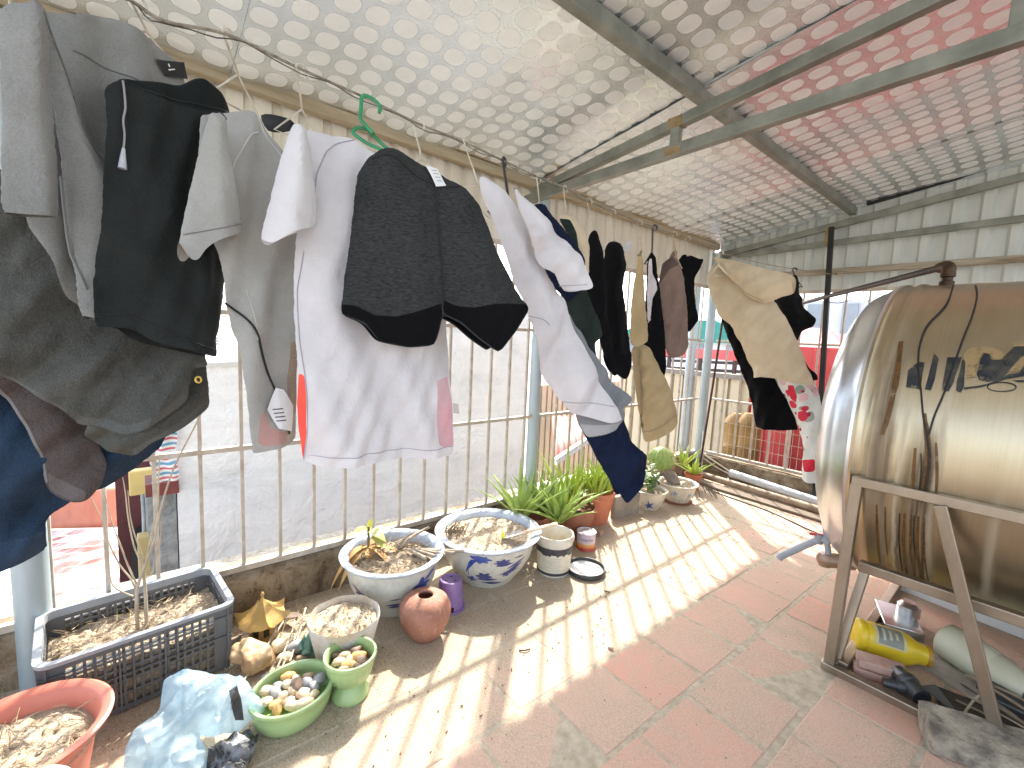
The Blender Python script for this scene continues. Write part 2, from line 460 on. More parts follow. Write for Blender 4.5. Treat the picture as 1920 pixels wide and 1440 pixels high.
def m_plaster():
    m, t, b = nt('rough_white_plaster')
    v = coords(t)
    f = nz(t, v, 2.2, 6, .6, 1.2); g = nz(t, v, 14, 6, .65, .6); h = nz(t, coords(t, (1, .5, 3)), 1.6, 4, .6, .5)
    r = ramp(t, mth(t, 'ADD', mth(t, 'MULTIPLY', f, .5), mth(t, 'MULTIPLY', h, .5)), [(.34, (.66,.67,.67)), (.45, (.77,.775,.77)), (.60, (.86,.86,.85))])
    t.links.new(r.outputs[0], b.inputs['Base Color']); b.inputs['Roughness'].default_value = .95
    bumpit(t, b, mth(t, 'ADD', f, mth(t, 'MULTIPLY', g, .35)), .9, .06)
    return m
M = {}
M['floor'] = m_floor(); M['foil'] = m_foil(); M['steel'] = m_steel(); M['roofrust'] = m_roofrust(); M['curb'] = m_curb(); M['plaster'] = m_plaster()
M['mortar'] = mat('sandy_mortar', (.50,.43,.32), (.36,.30,.21), 25, .95, bump=.6, bscale=120)
M['grille'] = mat('grille_paint', (.52,.47,.40), (.36,.30,.23), 14, .5, bump=.15, bscale=90)
M['bluepost'] = mat('blue_grey_galvanised', (.40,.47,.50), (.31,.38,.41), 5, .42, .35, bump=.08, bscale=60, stretch=(1,1,.3))
M['galv'] = mat('galvanised_green_grey', (.27,.28,.245), (.155,.165,.14), 16, .42, .55, bump=.1, bscale=120, stretch=(.4,.4,.4))
M['corr'] = mat('corrugated_cream', (.70,.67,.58), (.54,.50,.42), 4, .5, .1, bump=.1, bscale=30, stretch=(1,1,.35), lo=.3, hi=.75)
M['corr2'] = mat('corrugated_grey', (.62,.64,.61), (.46,.49,.46), 4, .48, .15, bump=.1, bscale=30, stretch=(1,1,.35), lo=.3, hi=.75)
M['wood'] = mat('old_painted_timber', (.40,.35,.25), (.26,.215,.14), 7, .75, bump=.4, bscale=50, stretch=(3,.25,3))
M['rawwood'] = mat('orange_timber', (.50,.30,.10), (.38,.22,.08), 8, .7, bump=.3, bscale=40, stretch=(1,5,1))
M['whitewire'] = mat('white_plastic_wire', (.62,.57,.48), (.40,.36,.28), 30, .45)
M['greenplastic'] = mat('green_plastic', (.015,.25,.09), (.01,.17,.06), 30, .3)
M['blackplastic'] = mat('black_plastic', (.018,.018,.02), (.03,.03,.03), 20, .4)
M['rope'] = mat('grey_wire_rope', (.36,.32,.25), (.15,.13,.10), 60, .6, .3)
M['darkroof'] = mat('outer_roof_sheet', (.10,.11,.12), (.07,.08,.09), 4, .5)

# ------------------------------------------------------------------ camera, light, world
cam_d = bpy.data.cameras.new('camera'); cam = bpy.data.objects.new('camera', cam_d); COL.objects.link(cam)
cam.matrix_world = Matrix(((RX.x, -RY.x, -_f.x, 0), (RX.y, -RY.y, -_f.y, 0), (RX.z, -RY.z, -_f.z, H), (0,0,0,1)))
cam_d.sensor_width = 36; cam_d.lens = 36*FPX/1920; cam_d.clip_start = .02; cam_d.clip_end = 2000
scene.camera = cam
EL, AZ = math.radians(46.9), None
sdir = Vector((.695*math.cos(EL), -.72*math.cos(EL), -math.sin(EL))).normalized()
sd = bpy.data.lights.new('sun', 'SUN'); so = bpy.data.objects.new('sun', sd); COL.objects.link(so)
sd.energy = 2.0; sd.angle = math.radians(.9); sd.color = (1, .94, .84)
so.rotation_euler = sdir.to_track_quat('-Z', 'Y').to_euler(); so.location = (-6, 6, 9)
w = bpy.data.worlds.new('World'); scene.world = w; w.use_nodes = True
wt = w.node_tree; bg = wt.nodes['Background']; sky = wt.nodes.new('ShaderNodeTexSky'); sky.sky_type = 'NISHITA'
sky.sun_disc = False; sky.sun_elevation = EL; sky.sun_rotation = math.atan2(-.695, .72); sky.dust_density = 2.6; sky.air_density = .9; sky.ozone_density = .6
bw = wt.nodes.new('ShaderNodeRGBToBW'); wt.links.new(sky.outputs[0], bw.inputs[0]); wt.links.new(mixc(wt, .5, sky.outputs[0], bw.outputs[0]), bg.inputs[0]); bg.inputs[1].default_value = .15
scene.view_settings.view_transform = 'Standard'; scene.view_settings.look = 'None'; scene.view_settings.gamma = 1
scene.view_settings.exposure = 2.55
scene.cycles.max_bounces = 8; scene.cycles.diffuse_bounces = 5; scene.cycles.glossy_bounces = 4
scene.cycles.use_denoising = True; scene.cycles.sample_clamp_indirect = 6

# ------------------------------------------------------------------ ground, floor, curbs
g = MB().grid(1, 1, lambda a, b: ((a-.5)*900, (b-.5)*900, -3.6)).build('ground', mat('street_ground', (.30,.28,.25), (.2,.19,.17), .3, .95))
g['kind'] = 'structure'
TA = -.0324
def tw(x, y, z=0): return (x*math.cos(TA)-y*math.sin(TA), x*math.sin(TA)+y*math.cos(TA), z)
fb = MB(); fb.box((-.1, 2.0, -.1016), (4.75, 6.0, .2)); slab = fb.build('floor_slab', M['mortar']); slab['kind'] = 'structure'
fm = bpy.data.meshes.new('floor'); bm = bmesh.new(); lay = bm.verts.layers.float.new('rnd')
rnd = random.Random(3); pt = .3245
rowx = [-2.49, -2.17, -1.84, -1.515, -1.188, -.865, -.535, -.205, .12, .445, .77, 1.1, 1.43, 1.76, 2.09, 2.3]
ph = {2: .15, 3: .07, 4: .2, 5: .04, 6: .2}
for k in range(len(rowx)-1):
    x0, x1 = rowx[k], rowx[k+1]; p0 = ph.get(k, rnd.random()*pt)
    for j in range(-4, 16):
        y0 = p0+j*pt; y1 = y0+pt
        if y1 > 4.92: continue
        gx = rnd.uniform(.003, .006) if k not in (5, 6) else rnd.uniform(.008, .014); gy = rnd.uniform(.002, .007)
        zc = rnd.uniform(-.0015, .0025); r = rnd.random(); tx, ty = rnd.uniform(-.004,.004), rnd.uniform(-.004,.004)
        P = [(x0+gx+rnd.uniform(0,.005), y0+gy+rnd.uniform(0,.004)), (x1-gx-rnd.uniform(0,.005), y0+gy+rnd.uniform(0,.004)), (x1-gx-rnd.uniform(0,.005), y1-gy-rnd.uniform(0,.004)), (x0+gx+rnd.uniform(0,.005), y1-gy-rnd.uniform(0,.004))]
        top = []; out = []; bot = []
        e = .005
        cx, cy = (x0+x1)/2, (y0+y1)/2
        ring = subdiv(P, .05)
        for q in ring:
            jx, jy = .0025*noise.noise(Vector((q.x*30, q.y*30, r*9))), .0025*noise.noise(Vector((q.x*30, q.y*30, r*9+5)))
            q = Vector((q.x+jx, q.y+jy)); dx, dy = q.x-cx, q.y-cy
            out.append(q); qi = Vector((cx+dx*(1-e/.15), cy+dy*(1-e/.15)))
            z = zc+tx*dx+ty*dy
            top.append(bm.verts.new(tw(qi.x, qi.y, z))); bot.append((bm.verts.new(tw(q.x, q.y, z-.003)), bm.verts.new(tw(q.x, q.y, -.02))))
        for vv in top+[b for bb in bot for b in bb]: vv[lay] = r
        bm.faces.new(top); n = len(top)
        for i in range(n):
            i2 = (i+1) % n
            bm.faces.new((bot[i][0], bot[i2][0], top[i2], top[i]))
            bm.faces.new((bot[i][1], bot[i2][1], bot[i2][0], bot[i][0]))
bmesh.ops.recalc_face_normals(bm, faces=bm.faces); bm.to_mesh(fm); bm.free()
fl = link('floor', fm, None, M['floor']); fl['kind'] = 'structure'

def rough_wall(name, x0, x1, y0, y1, z0, z1, label, amp=.012):
    mb = MB(); nx, ny = max(2, int((x1-x0)/.05)), max(2, int((y1-y0)/.05)); L = max(nx, ny)
    bm = bmesh.new(); bmesh.ops.create_cube(bm, size=1)
    for v in bm.verts: v.co = Vector((x0+(v.co.x+.5)*(x1-x0), y0+(v.co.y+.5)*(y1-y0), z0+(v.co.z+.5)*(z1-z0)))
    for ax, n in ((0, nx), (1, ny), (2, 6)):
        lo, hi = ((x0,x1),(y0,y1),(z0,z1))[ax]
        for i in range(1, n):
            c = Vector((0,0,0)); c[ax] = lo+(hi-lo)*i/n; nn = Vector((0,0,0)); nn[ax] = 1
            bmesh.ops.bisect_plane(bm, geom=bm.verts[:]+bm.edges[:]+bm.faces[:], plane_co=c, plane_no=nn)
    for v in bm.verts:
        p = v.co*7; v.co += Vector((noise.noise(p), noise.noise(p+Vector((9,0,0))), noise.noise(p+Vector((0,9,0)))*.6))*amp
    me = bpy.data.meshes.new(name); bm.to_mesh(me); bm.free()
    o = link(name, me, None, M['curb'], True); tag(o, label, 'curb wall'); return o
rough_wall('curb_wall', -2.56, -2.405, -1.0, 4.99, -.1, .225, 'low stained concrete curb running under the left metal grille behind the pots')
rough_wall('curb_wall', -2.40, 2.2, 4.80, 4.98, -.1, .215, 'low mossy concrete curb under the far grille behind the grey pipe')

# ------------------------------------------------------------------ grilles and posts
gl = thing('metal_grille', 'cream painted bar grille on the left curb, the long one behind the hanging laundry', 'grille', (-2.43, 2, .24))
GX = -2.43
for z, hh in ((.247, .03), (.85, .022), (1.49, .022), (2.06, .03)):
    segs = [(-.95, 2.24), (2.34, 4.72)]
    if hh == .03: segs = [(-.95, 4.78)]
    for a, b in segs: MB().box((GX, (a+b)/2, z), (.03, b-a, hh)).build('rail', M['grille'], gl, bevel=.002)
y = .2-.165*6
while y < 4.7:
    if abs(y-2.29) > .06: MB().box((GX, y, 1.155), (.016, .016, 1.785)).build('bar', M['grille'], gl, bevel=.002)
    y += .165
gf = thing('metal_grille', 'cream painted bar grille on the far curb in front of the red shed', 'grille', (-1, 4.88, .24))
for z, hh in ((.245, .03), (.85, .022), (1.49, .022), (1.98, .03)):
    MB().box((-.1, 4.88, z), (4.5, .03, hh)).build('rail', M['grille'], gf, bevel=.002)
x = -2.22
while x < 2.1:
    MB().box((x, 4.88, 1.115), (.016, .016, 1.71)).build('bar', M['grille'], gf, bevel=.002)
    x += .168
wm = MB()
x = -2.3
while x < -1.2:
    wm.tube([(x, 4.905, .24), (x, 4.905, .86)], .0022, 5); x += .056
for k in range(6): wm.tube([(-2.32, 4.908, .26+.115*k), (-1.15, 4.908, .26+.115*k)], .0022, 5)
tag(wm.build('wire_mesh', M['grille']), 'thin welded wire mesh tied behind the far grille at the corner', 'wire mesh')
def post(x, y, z0, z1, r, label, lean=(0,0)):
    o = MB().tube([(x, y, z0), (x+lean[0], y+lean[1], z1)], r, 28).build('steel_post', M['bluepost'], None, smooth=50)
    return tag(o, label, 'post', 'blue grey steel posts along the grille')
post(-2.40, -.345, -.02, 2.45, .052, 'blue grey round steel post beside the plastic crate at the near left edge')
post(-2.45, 2.29, .2, 2.45, .043, 'blue grey round steel post rising behind the spiky aloes')
post(-2.345, 4.70, .0, 2.40, .043, 'pale blue grey steel post in the far left corner beside the cactus')
post(-2.62, 4.86, -.6, 2.3, .05, 'blue grey steel post standing just outside the far left corner')
# small conduit strapped on the corner post
tag(MB().tube([(-2.29, 4.66, .0), (-2.287, 4.66, .52)], .017, 12).build('plastic_pipe', mat('white_pvc', (.62,.62,.6), (.5,.5,.48), 9, .4), None, smooth=50), 'short white plastic pipe standing against the corner post', 'pipe')
p0, p1 = ony(1311, 882, 4.62), ony(1361, 560, 4.70)
tag(MB().tube([p0, (p0+p1)/2+Vector((.004,0,0)), p1], .011, 10).build('rusty_rod', mat('rust', (.10,.045,.03), (.05,.03,.02), 20, .8, .3), None, smooth=50), 'thin rusty iron rod leaning in the far corner beside the pale post', 'rod')
pp = MB(); pp.tube([(-1.235, 4.73, 0), (-1.337, 4.70, 2.56)], .02, 4)
tag(MB().bar((-1.225, 4.72, 0), (-1.345, 4.72, 2.52), .038, .038, Vector((0,1,0))).build('steel_pole', mat('dark_iron', (.010,.012,.012), (.02,.02,.018), 12, .5, .4), None, bevel=.003), 'thin dark square pole under the gable beam beside the water tank', 'pole')

# ------------------------------------------------------------------ corrugated panels
def corrugated(name, axis, c, a, b, z0, z1f, per, dep, m, label, cat='wall panel', th=.003, rnd_=0):
    mb = MB(); prof = []; k = a
    while k < b:
        for f, d in ((0, 0), (.28, 0), (.38, 1), (.90, 1), (1.0, 0)):
            if k+f*per <= b+1e-6: prof.append((k+f*per, d*dep))
        k += per
    n = len(prof); vs = []
    for (s_, d) in prof:
        for z in (z0, z1f(s_)):
            vs.append((c+d, s_, z) if axis == 1 else (s_, c+d, z))
    mb.add(vs, [(2*i, 2*i+2, 2*i+3, 2*i+1) for i in range(n-1)])
    o = mb.build(name, m)
    md = o.modifiers.new('thick', 'SOLIDIFY'); md.thickness = th
    return tag(o, label, cat)
ROOFZ = lambda x: 2.53+.15*(x+2.42)
corrugated('corrugated_sheet', 1, -2.51, -1.0, 4.98, 2.085, lambda s_: 2.60, .118, .022, M['corr'], 'cream corrugated steel sheet along the top of the left wall above the grille')
corrugated('corrugated_sheet', 0, 4.93, -2.42, 2.2, 1.995, lambda s_: ROOFZ(s_)+.055, .165, .028, M['corr2'], 'grey corrugated steel gable sheet above the far grille')
def beam(name, p, q, wd, hh, m, label, cat='beam', group=None, up=Vector((0,0,1))):
    return tag(MB().bar(p, q, wd, hh, up).build(name, m, None, bevel=.004), label, cat, group)
beam('timber_beam', (-2.44, -1, 2.515), (-2.44, 4.9, 2.50), .05, .055, M['wood'], 'pale weathered timber strip along the left wall, the lower of two under the roof')
beam('timber_beam', (-2.43, -1, 2.585), (-2.43, 4.9, 2.565), .06, .075, M['wood'], 'pale weathered timber beam along the left wall tight under the foil ceiling')
MB_ = MB().box((-2.33, 2.27, 2.445), (.14, .10, .035)).build('wood_block', M['rawwood'], None, bevel=.004); tag(MB_, 'small orange wood block wedged under the truss end on the left wall', 'wood block')
beam('timber_rail', (-2.36, 4.87, 2.155), (2.2, 4.87, 2.155), .045, .05, mat('stained_timber', (.36,.33,.26), (.16,.12,.07), 9, .8, bump=.4, bscale=40, stretch=(.3,3,3)), 'stained horizontal timber rail across the gable sheet, lowest of the three', 'rail')
beam('gable_beam', (-2.36, 4.88, 2.39), (2.2, 4.88, 2.49), .04, .05, M['galv'], 'galvanised steel rail across the middle of the gable sheet', 'rail')
beam('gable_beam', (-2.36, 4.86, 2.41), (2.2, 4.86, 2.41+.15*4.56), .05, .055, M['galv'], 'galvanised steel gable rafter sloping up along the far wall under the roof', 'beam')
tag(MB().box((-1.40, 4.845, 2.475), (.05, .02, .17)).build('bracket_plate', mat('rusty_weld', (.22,.15,.06), (.32,.26,.15), 15, .7, .3), None, bevel=.003), 'brown rusty joining plate on the gable rafter at the dark pole', 'plate')
# ------------------------------------------------------------------ roof
roof = thing('patio_roof', 'sloping roof lined underneath with silver embossed foil over the terrace', 'roof', (0, 2, 2.9))
ye = [-1.0, -.55, .36, 1.27, 2.18, 3.09, 4.0, 5.0]
for i in range(len(ye)-1):
    a, b = ye[i], ye[i+1]
    def fz(s_, t_, a=a, b=b, i=i):
        x = -2.56+s_*5.0; y = a-.01+(b-a+.02)*t_
        tt = t_
        z = ROOFZ(x) + -.012*math.cos(2*PI*tt) + .010*noise.noise(Vector((x*1.3, y*2.5, i))) + .005*noise.noise(Vector((x*4, y*5, i+9)))
        return (x, y, z + (.004 if i % 2 else 0))
    MB().grid(90, 18, fz).build('foil_sheet', M['foil'], roof, smooth=True)
    MB().tube([(-2.5, b+.006, ROOFZ(-2.5)+.006), (2.4, b+.006, ROOFZ(2.4)+.006)], .014, 8).build('seam', mat('foil_seam_tape', (.72,.73,.72), None, 20, .4, .3), roof, smooth=True)
MB().prism([(-2.75, ROOFZ(-2.75)+.06), (2.5, ROOFZ(2.5)+.06), (2.5, ROOFZ(2.5)+.09), (-2.75, ROOFZ(-2.75)+.09)], 1, -1.1, 5.1).build('outer_sheet', M['darkroof'], roof)
beam('roof_purlin', (-1.255, -1, ROOFZ(-1.255)-.035), (-1.245, 4.9, ROOFZ(-1.245)-.035), .05, .065, M['galv'], 'long galvanised steel purlin running to the far wall under the foil ceiling')
tr = thing('roof_truss', 'galvanised steel truss spanning the terrace under the foil ceiling', 'truss', (-1, 2.05, 2.4))
MB().bar((-2.38, 2.05, 2.355), (1.4, 2.05, 2.43), .045, .055).build('bottom_chord', M['galv'], tr, bevel=.004)
MB().bar((-2.30, 2.053, 2.395), (1.4, 2.053, 2.395+.108*3.7), .045, .05).build('top_chord', M['galv'], tr, bevel=.004)
for x, zb, zt in ((-1.28, 2.40, 2.485), (-.165, 2.425, 2.61), (.9, 2.44, 2.72)):
    MB().box((x, 2.05, (zb+zt)/2), (.045, .038, zt-zb)).build('strut', M['galv'], tr, bevel=.003)
MB().box((-1.28, 2.052, 2.505), (.075, .05, .05)).build('weld_plate', mat('rusty_weld', (.22,.15,.06)), tr, bevel=.003)
MB().box((-1.28, 2.048, 2.372), (.085, .05, .035)).build('weld_plate', mat('rusty_weld', (.22,.15,.06)), tr, bevel=.003)

beam('shading_strip', (-1.15, 4.875, ROOFZ(-1.15)+.01), (2.2, 4.875, ROOFZ(2.5)+.01), .05, .06, mat('gap_shade_black', (.01,.01,.011), None, 20, .9), 'added black filler strip between the foil ceiling and the gable rafter', 'shading')  # added strip, coloured black for the shade in the gap above the rafter
# ------------------------------------------------------------------ neighbours beyond the grilles
def bld(name, label, cat='building', loc=(0,0,0), group=None): return thing(name, label, cat, loc, group)
wb = bld('plaster_house', 'big rough white plastered house wall close behind the left grille', loc=(-4.2, 1.9, -3.6))
MB().prism([(.185, -3.6), (.185, 1.10), (.62, 1.12), (1.6, 1.75), (2.6, 2.2), (3.57, 1.75), (3.57, -3.6)], 0, -4.0, -6.2).build('wall', M['plaster'], wb)
MB().prism([(.17, 1.10), (.62, 1.12), (.62, 1.155), (.17, 1.135)], 0, -3.98, -6.2).build('coping', mat('pale_cement', (.66,.66,.63), (.55,.55,.52), 5, .9), wb)
# ledge of rubble at the foot of the wall beyond the curb
tag(MB().box((-2.80, 1.6, -.13), (.46, 5.0, .34)).build('cement_ledge', mat('pale_rubble', (.60,.56,.48), (.42,.38,.31), 18, .95, bump=.9, bscale=40, dist=.04), None), 'rough pale cement ledge just outside the left curb below the white wall', 'ledge')
cp = bld('concrete_pillar', 'rough grey concrete pillar at the left end of the white house', 'pillar', (-4.1, .1, -3.6))
MB().box((-4.12, .095, -1.71), (.22, .165, 3.8)).build('shaft', mat('rough_grey_concrete', (.40,.41,.40), (.20,.21,.20), 9, .95, bump=.9, bscale=22, dist=.04), cp)
MB().box((-4.10, .10, .235), (.26, .19, .09)).build('cap', mat('dark_red_paint', (.22,.05,.04), (.12,.03,.03), 8, .7), cp)
def stripes():
    m, t, b = nt('striped_tarp'); v = coords(t); s_ = N(t, 'ShaderNodeSeparateXYZ'); t.links.new(v, s_.inputs[0])
    q = mth(t, 'FRACT', mth(t, 'ADD', mth(t, 'MULTIPLY', s_.outputs[2], 14), mth(t, 'MULTIPLY', nz(t, v, 6, 2), .25)))
    r = ramp(t, q, [(0, (.14,.33,.50)), (.22, (.14,.33,.50)), (.26, (.75,.75,.73)), (.5, (.75,.75,.73)), (.54, (.58,.13,.16)), (.72, (.58,.13,.16)), (.76, (.75,.75,.73))]); r.color_ramp.interpolation = 'CONSTANT'
    t.links.new(r.outputs[0], b.inputs[0]); b.inputs['Roughness'].default_value = .7; return m
mt = MB().grid(10, 24, lambda a, b: (-3.93+.02*math.sin(a*9+b*5)+.02*noise.noise(Vector((a*4, b*6, 1))), .04+.145*a+.01*math.sin(b*9), .30+.36*b))
tag(mt.build('striped_cloth', stripes(), None, smooth=True), 'blue red and white striped plastic cloth hung on the pillar beside the white wall', 'cloth')
tag(MB().box((-3.95, .12, .72), (.05, .13, .16)).build('teal_board', mat('teal_paint', (.10,.32,.28)), None, bevel=.004), 'small teal board above the striped cloth beside the white wall', 'board')
ym = mat('faded_yellow', (.72,.52,.18), (.62,.45,.16), 6, .6)
a = onx(266, 902, -4.6)
tag(MB().box((a.x, a.y, a.z), (.1, .16, .20)).build('meter_box', ym, None, bevel=.01), 'faded yellow box on the neighbour pole above the grey conduits', 'box')
a = onx(281, 1035, -4.5)
tag(MB().box((a.x, a.y, a.z-.1), (.12, .15, .52)).build('yellow_board', mat('faded_board', (.55,.42,.17), (.45,.34,.16), 6, .6), None, bevel=.01), 'faded yellow board standing below the grey conduits beside the pillar', 'board')
cb = MB()
for k in range(4):
    q = onx(268+k*7, 965, -4.58); cb.tube([(q.x, q.y, q.z-.25), (q.x+.01, q.y+.004, q.z), (q.x, q.y, q.z+.22)], .012, 8)
cb.tube(catmull([(-4.5, .02, .0), (-4.4, .10, .1), (-4.45, .16, .02), (-4.4, .05, -.1), (-4.42, .15, -.18)], 6), .006, 6)
tag(cb.build('conduit_bundle', mat('grey_conduit', (.42,.44,.44), (.3,.32,.32), 10, .5), None, smooth=True), 'bundle of grey conduits and cable on the neighbour pole', 'conduits')
db = bld('dark_doorway_shed', 'dark maroon shed side between the orange and striped roofs', 'shed', (-5.2, -.1, -3.6))
a = onx(238, 965, -5.2)
MB().box((-5.35, a.y+.1, -1.65), (.3, .34, 3.9)).build('wall', mat('maroon_wall', (.12,.03,.03), (.07,.02,.02), 5, .8), db)
MB().box((-5.0, -.02, -2.05), (.3, .16, 3.2)).build('post', mat('black_tarp', (.02,.02,.02)), db)
def corr_roof(name, P, m, label, per=.16, dep=.03, th=.02, along=0):
    """P: four corners a b c d (a-b near edge, d-c far edge); ridges run from near to far (along=0) or across (1)"""
    a, b, c, d = [Vector(p) for p in P]
    L = (b-a).length if along == 0 else (d-a).length
    n = max(8, int(L/per*4))
    def f(s_, t_):
        p = (a.lerp(b, s_)).lerp(d.lerp(c, s_), t_)
        q = s_ if along == 0 else t_
        return p + Vector((0, 0, dep*.5*math.sin(2*PI*q*L/per)))
    mb = MB().grid(n if along == 0 else 2, 2 if along == 0 else n, f)
    o = mb.build(name, m, None, smooth=True); md = o.modifiers.new('t', 'SOLIDIFY'); md.thickness = th
    return tag(o, label, 'roof')
om = mat('orange_roof_sheet', (.55,.20,.12), (.45,.15,.09), 3, .6, stretch=(1,3,1))
corr_roof('sheet_roof', [onz(40, 992, -1.0), onz(236, 988, -1.0), onz(262, 912, -.62), onz(40, 930, -.62)], om, 'orange corrugated roof sheet beyond the near left post', along=1)
corr_roof('sheet_roof', [onz(-30, 1215, -1.35), onz(262, 1165, -1.35), onz(256, 984, -.98), onz(40, 996, -.98)], M['roofrust'], 'pink and white streaked old corrugated roof below the orange one', per=.12, along=1)
corr_roof('sheet_roof', [onz(-120, 1235, -1.1), onz(52, 1190, -1.1), onz(36, 1040, -1.0), onz(-120, 1050, -1.0)], mat('white_roof_sheet', (.74,.74,.72), (.6,.6,.58), 4, .6), 'whitish corrugated roof at the far left edge behind the post', per=.14, along=1)
# right of the white house
rt = mat('red_sheet_roof', (.50,.16,.13), (.42,.12,.10), 6, .6)
corr_roof('sheet_roof', [onx(1040, 862, -4.6), onx(1108, 815, -4.6), onx(1096, 778, -6.2), onx(1035, 782, -6.2)], rt, 'small red corrugated roof seen through the grille right of the white house', per=.14)
gt = MB().bar(onx(1040, 866, -4.55), onx(1112, 818, -4.55), .07, .09).build('roof_gutter', mat('white_gutter', (.72,.73,.73), None, 6, .5), None); tag(gt, 'white gutter along the eave of the small red roof', 'gutter')
beige = mat('beige_sheet', (.58,.50,.36), (.48,.41,.29), 3, .6, .0, stretch=(1,1,.3))
bs = bld('beige_shed', 'low beige ribbed shed beyond the corner right of the white house', 'shed', (-6, 6, -3.6))
q0, q1 = onx(1010, 722, -6.6), onx(1140, 722, -6.6)
mb = MB(); k = q0.y
while k < q1.y+1.2: mb.box((-6.6, k, q0.z-1.9), (.04, .10, 3.8)); k += .16
mb.box((-6.66, (q0.y+q1.y)/2+.6, q0.z-1.9), (.06, q1.y-q0.y+1.4, 3.78)); mb.build('wall', beige, bs)
bf = bld('beige_fence', 'tall beige ribbed sheet fence just beyond the far grille on the left', 'fence', (-3, 6.3, -3.6))
mb = MB(); a, b = ony(1170, 690, 6.3), ony(1408, 692, 6.3); k = a.x
while k < b.x: mb.box((k, 6.3, a.z-2.4), (.13, .05, 4.8)); k += .17
mb.box(((a.x+b.x)/2, 6.34, a.z-2.4), (b.x-a.x, .04, 4.78)); mb.build('panel', beige, bf)
MB().box(((a.x+b.x)/2, 6.30, a.z+.03), (b.x-a.x+.1, .12, .07)).build('top_rail', mat('grey_brown_trim', (.24,.21,.18), None, 8, .6), bf)
fr = bld('steel_structure', 'dark steel awning frame under the red fascia beyond the corner', 'frame', (-3, 7, 0))
a, b = ony(1240, 668, 7.0), ony(1420, 672, 7.0)
for dz, dy in ((0, 0), (-.22, .4), (-.1, .9)): MB().bar(a+Vector((-.4, dy, dz)), b+Vector((.2, dy, dz)), .04, .05).build('bar', mat('dark_steel', (.05,.05,.055)), fr)
for t_ in (.1, .45, .8): p = a.lerp(b, t_); MB().bar(p, p+Vector((0, 0, -1.4)), .05, .05).build('upright', mat('dark_steel', (.05,.05,.055)), fr)
redm = mat('red_sheet', (.62,.085,.085), (.52,.06,.065), 2.5, .55, stretch=(1,1,.4))
fascia = mat('pink_red_fascia', (.66,.13,.14), (.60,.11,.12), 3, .55)
a, b = ony(1200, 656, 6.9), ony(1440, 655, 6.9)
tag(MB().box(((a.x+b.x)/2, 6.9, a.z), (b.x-a.x, .06, .15)).build('awning_fascia', fascia, None), 'long red awning edge above the beige fence beyond the corner', 'awning')
rs = bld('red_shed', 'red corrugated shed right behind the far grille beside the tank', 'shed', (-.5, 6.5, -3.6))
a = ony(1402, 680, 6.4); b = ony(1760, 690, 6.4); top = ony(1550, 652, 6.4).z
mb = MB(); pr = []; k = a.x
while k < 3.6:
    for f, d in ((0, 0), (.55, 0), (.62, -.035), (.93, -.035), (1, 0)): pr.append((k+f*.30, 6.4+d))
    k += .30
vs = []
for p in pr: vs += [(p[0], p[1], -3.6), (p[0], p[1], top)]
mb.add(vs, [(2*i, 2*i+2, 2*i+3, 2*i+1) for i in range(len(pr)-1)])
mb.box((1.2, 7.6, (top-3.6)/2-.02), (4.6, 2.3, top+3.56)); mb.build('wall', redm, rs)
MB().box((1.2, 6.36, top+.05), (4.9, .10, .23)).build('fascia', fascia, rs)
MB().prism([(6.3, top+.17), (8.9, top+.5), (8.9, top+.55), (6.3, top+.22)], 0, -1.15, 3.6).build('roof', M['darkroof'], rs)
cr_ = mat('cream_strip', (.68,.52,.44), (.6,.45,.36), 6, .6)
for k in range(6): MB().box((a.x+.16+k*.45, 6.35, top-1.9), (.055, .03, 3.4)).build('batten', cr_, rs)
gp = bld('roof_cowl', 'small faded red hipped roof above the red shed', 'roof', (-1.2, 8.5, 0))
c_ = ony(1520, 640, 8.6); w_ = .75
MB().add([(c_.x-w_, 8.6-w_, c_.z-.2), (c_.x+w_, 8.6-w_, c_.z-.2), (c_.x+w_, 8.6+w_, c_.z-.2), (c_.x-w_, 8.6+w_, c_.z-.2), (c_.x-.2, 8.6, c_.z+.22), (c_.x+.2, 8.6, c_.z+.22)], [(0,1,5,4), (1,2,5), (2,3,4,5), (3,0,4), (0,3,2,1)]).build('hip', fascia, gp)
MB().box((c_.x, 8.6, c_.z-2.2), (1.2, 1.2, 4.0)).build('wall', beige, gp)
# barrels behind the far grille
brm = mat('orange_barrel', (.30,.17,.04), (.18,.10,.03), 4, .4)
for k, (u, lab) in enumerate(((1383, 'left of two'), (1407, 'right of two'))):
    c_ = ony(u, 775, 5.75)
    br = MB().lathe([(0, 0), (.13, 0), (.14, .04), (.135, .3), (.145, .32), (.135, .34), (.135, .6), (.145, .62), (.13, .66), (.06, .74), (0, .74)], (c_.x, 5.75, c_.z-.74), 26)
    tag(br.build('barrel', brm, None, smooth=True), f'amber brown plastic drum behind the far grille, {lab} on the ledge', 'drum', 'amber drums behind the far grille')
tag(MB().box((-1.9, 5.75, ony(1390, 872, 5.75).z-.6), (1.5, .5, 1.2)).build('outer_ledge', mat('dark_ledge', (.16,.12,.08), (.1,.08,.05), 8, .9), None), 'dark brown ledge under the amber drums outside the far grille', 'ledge')
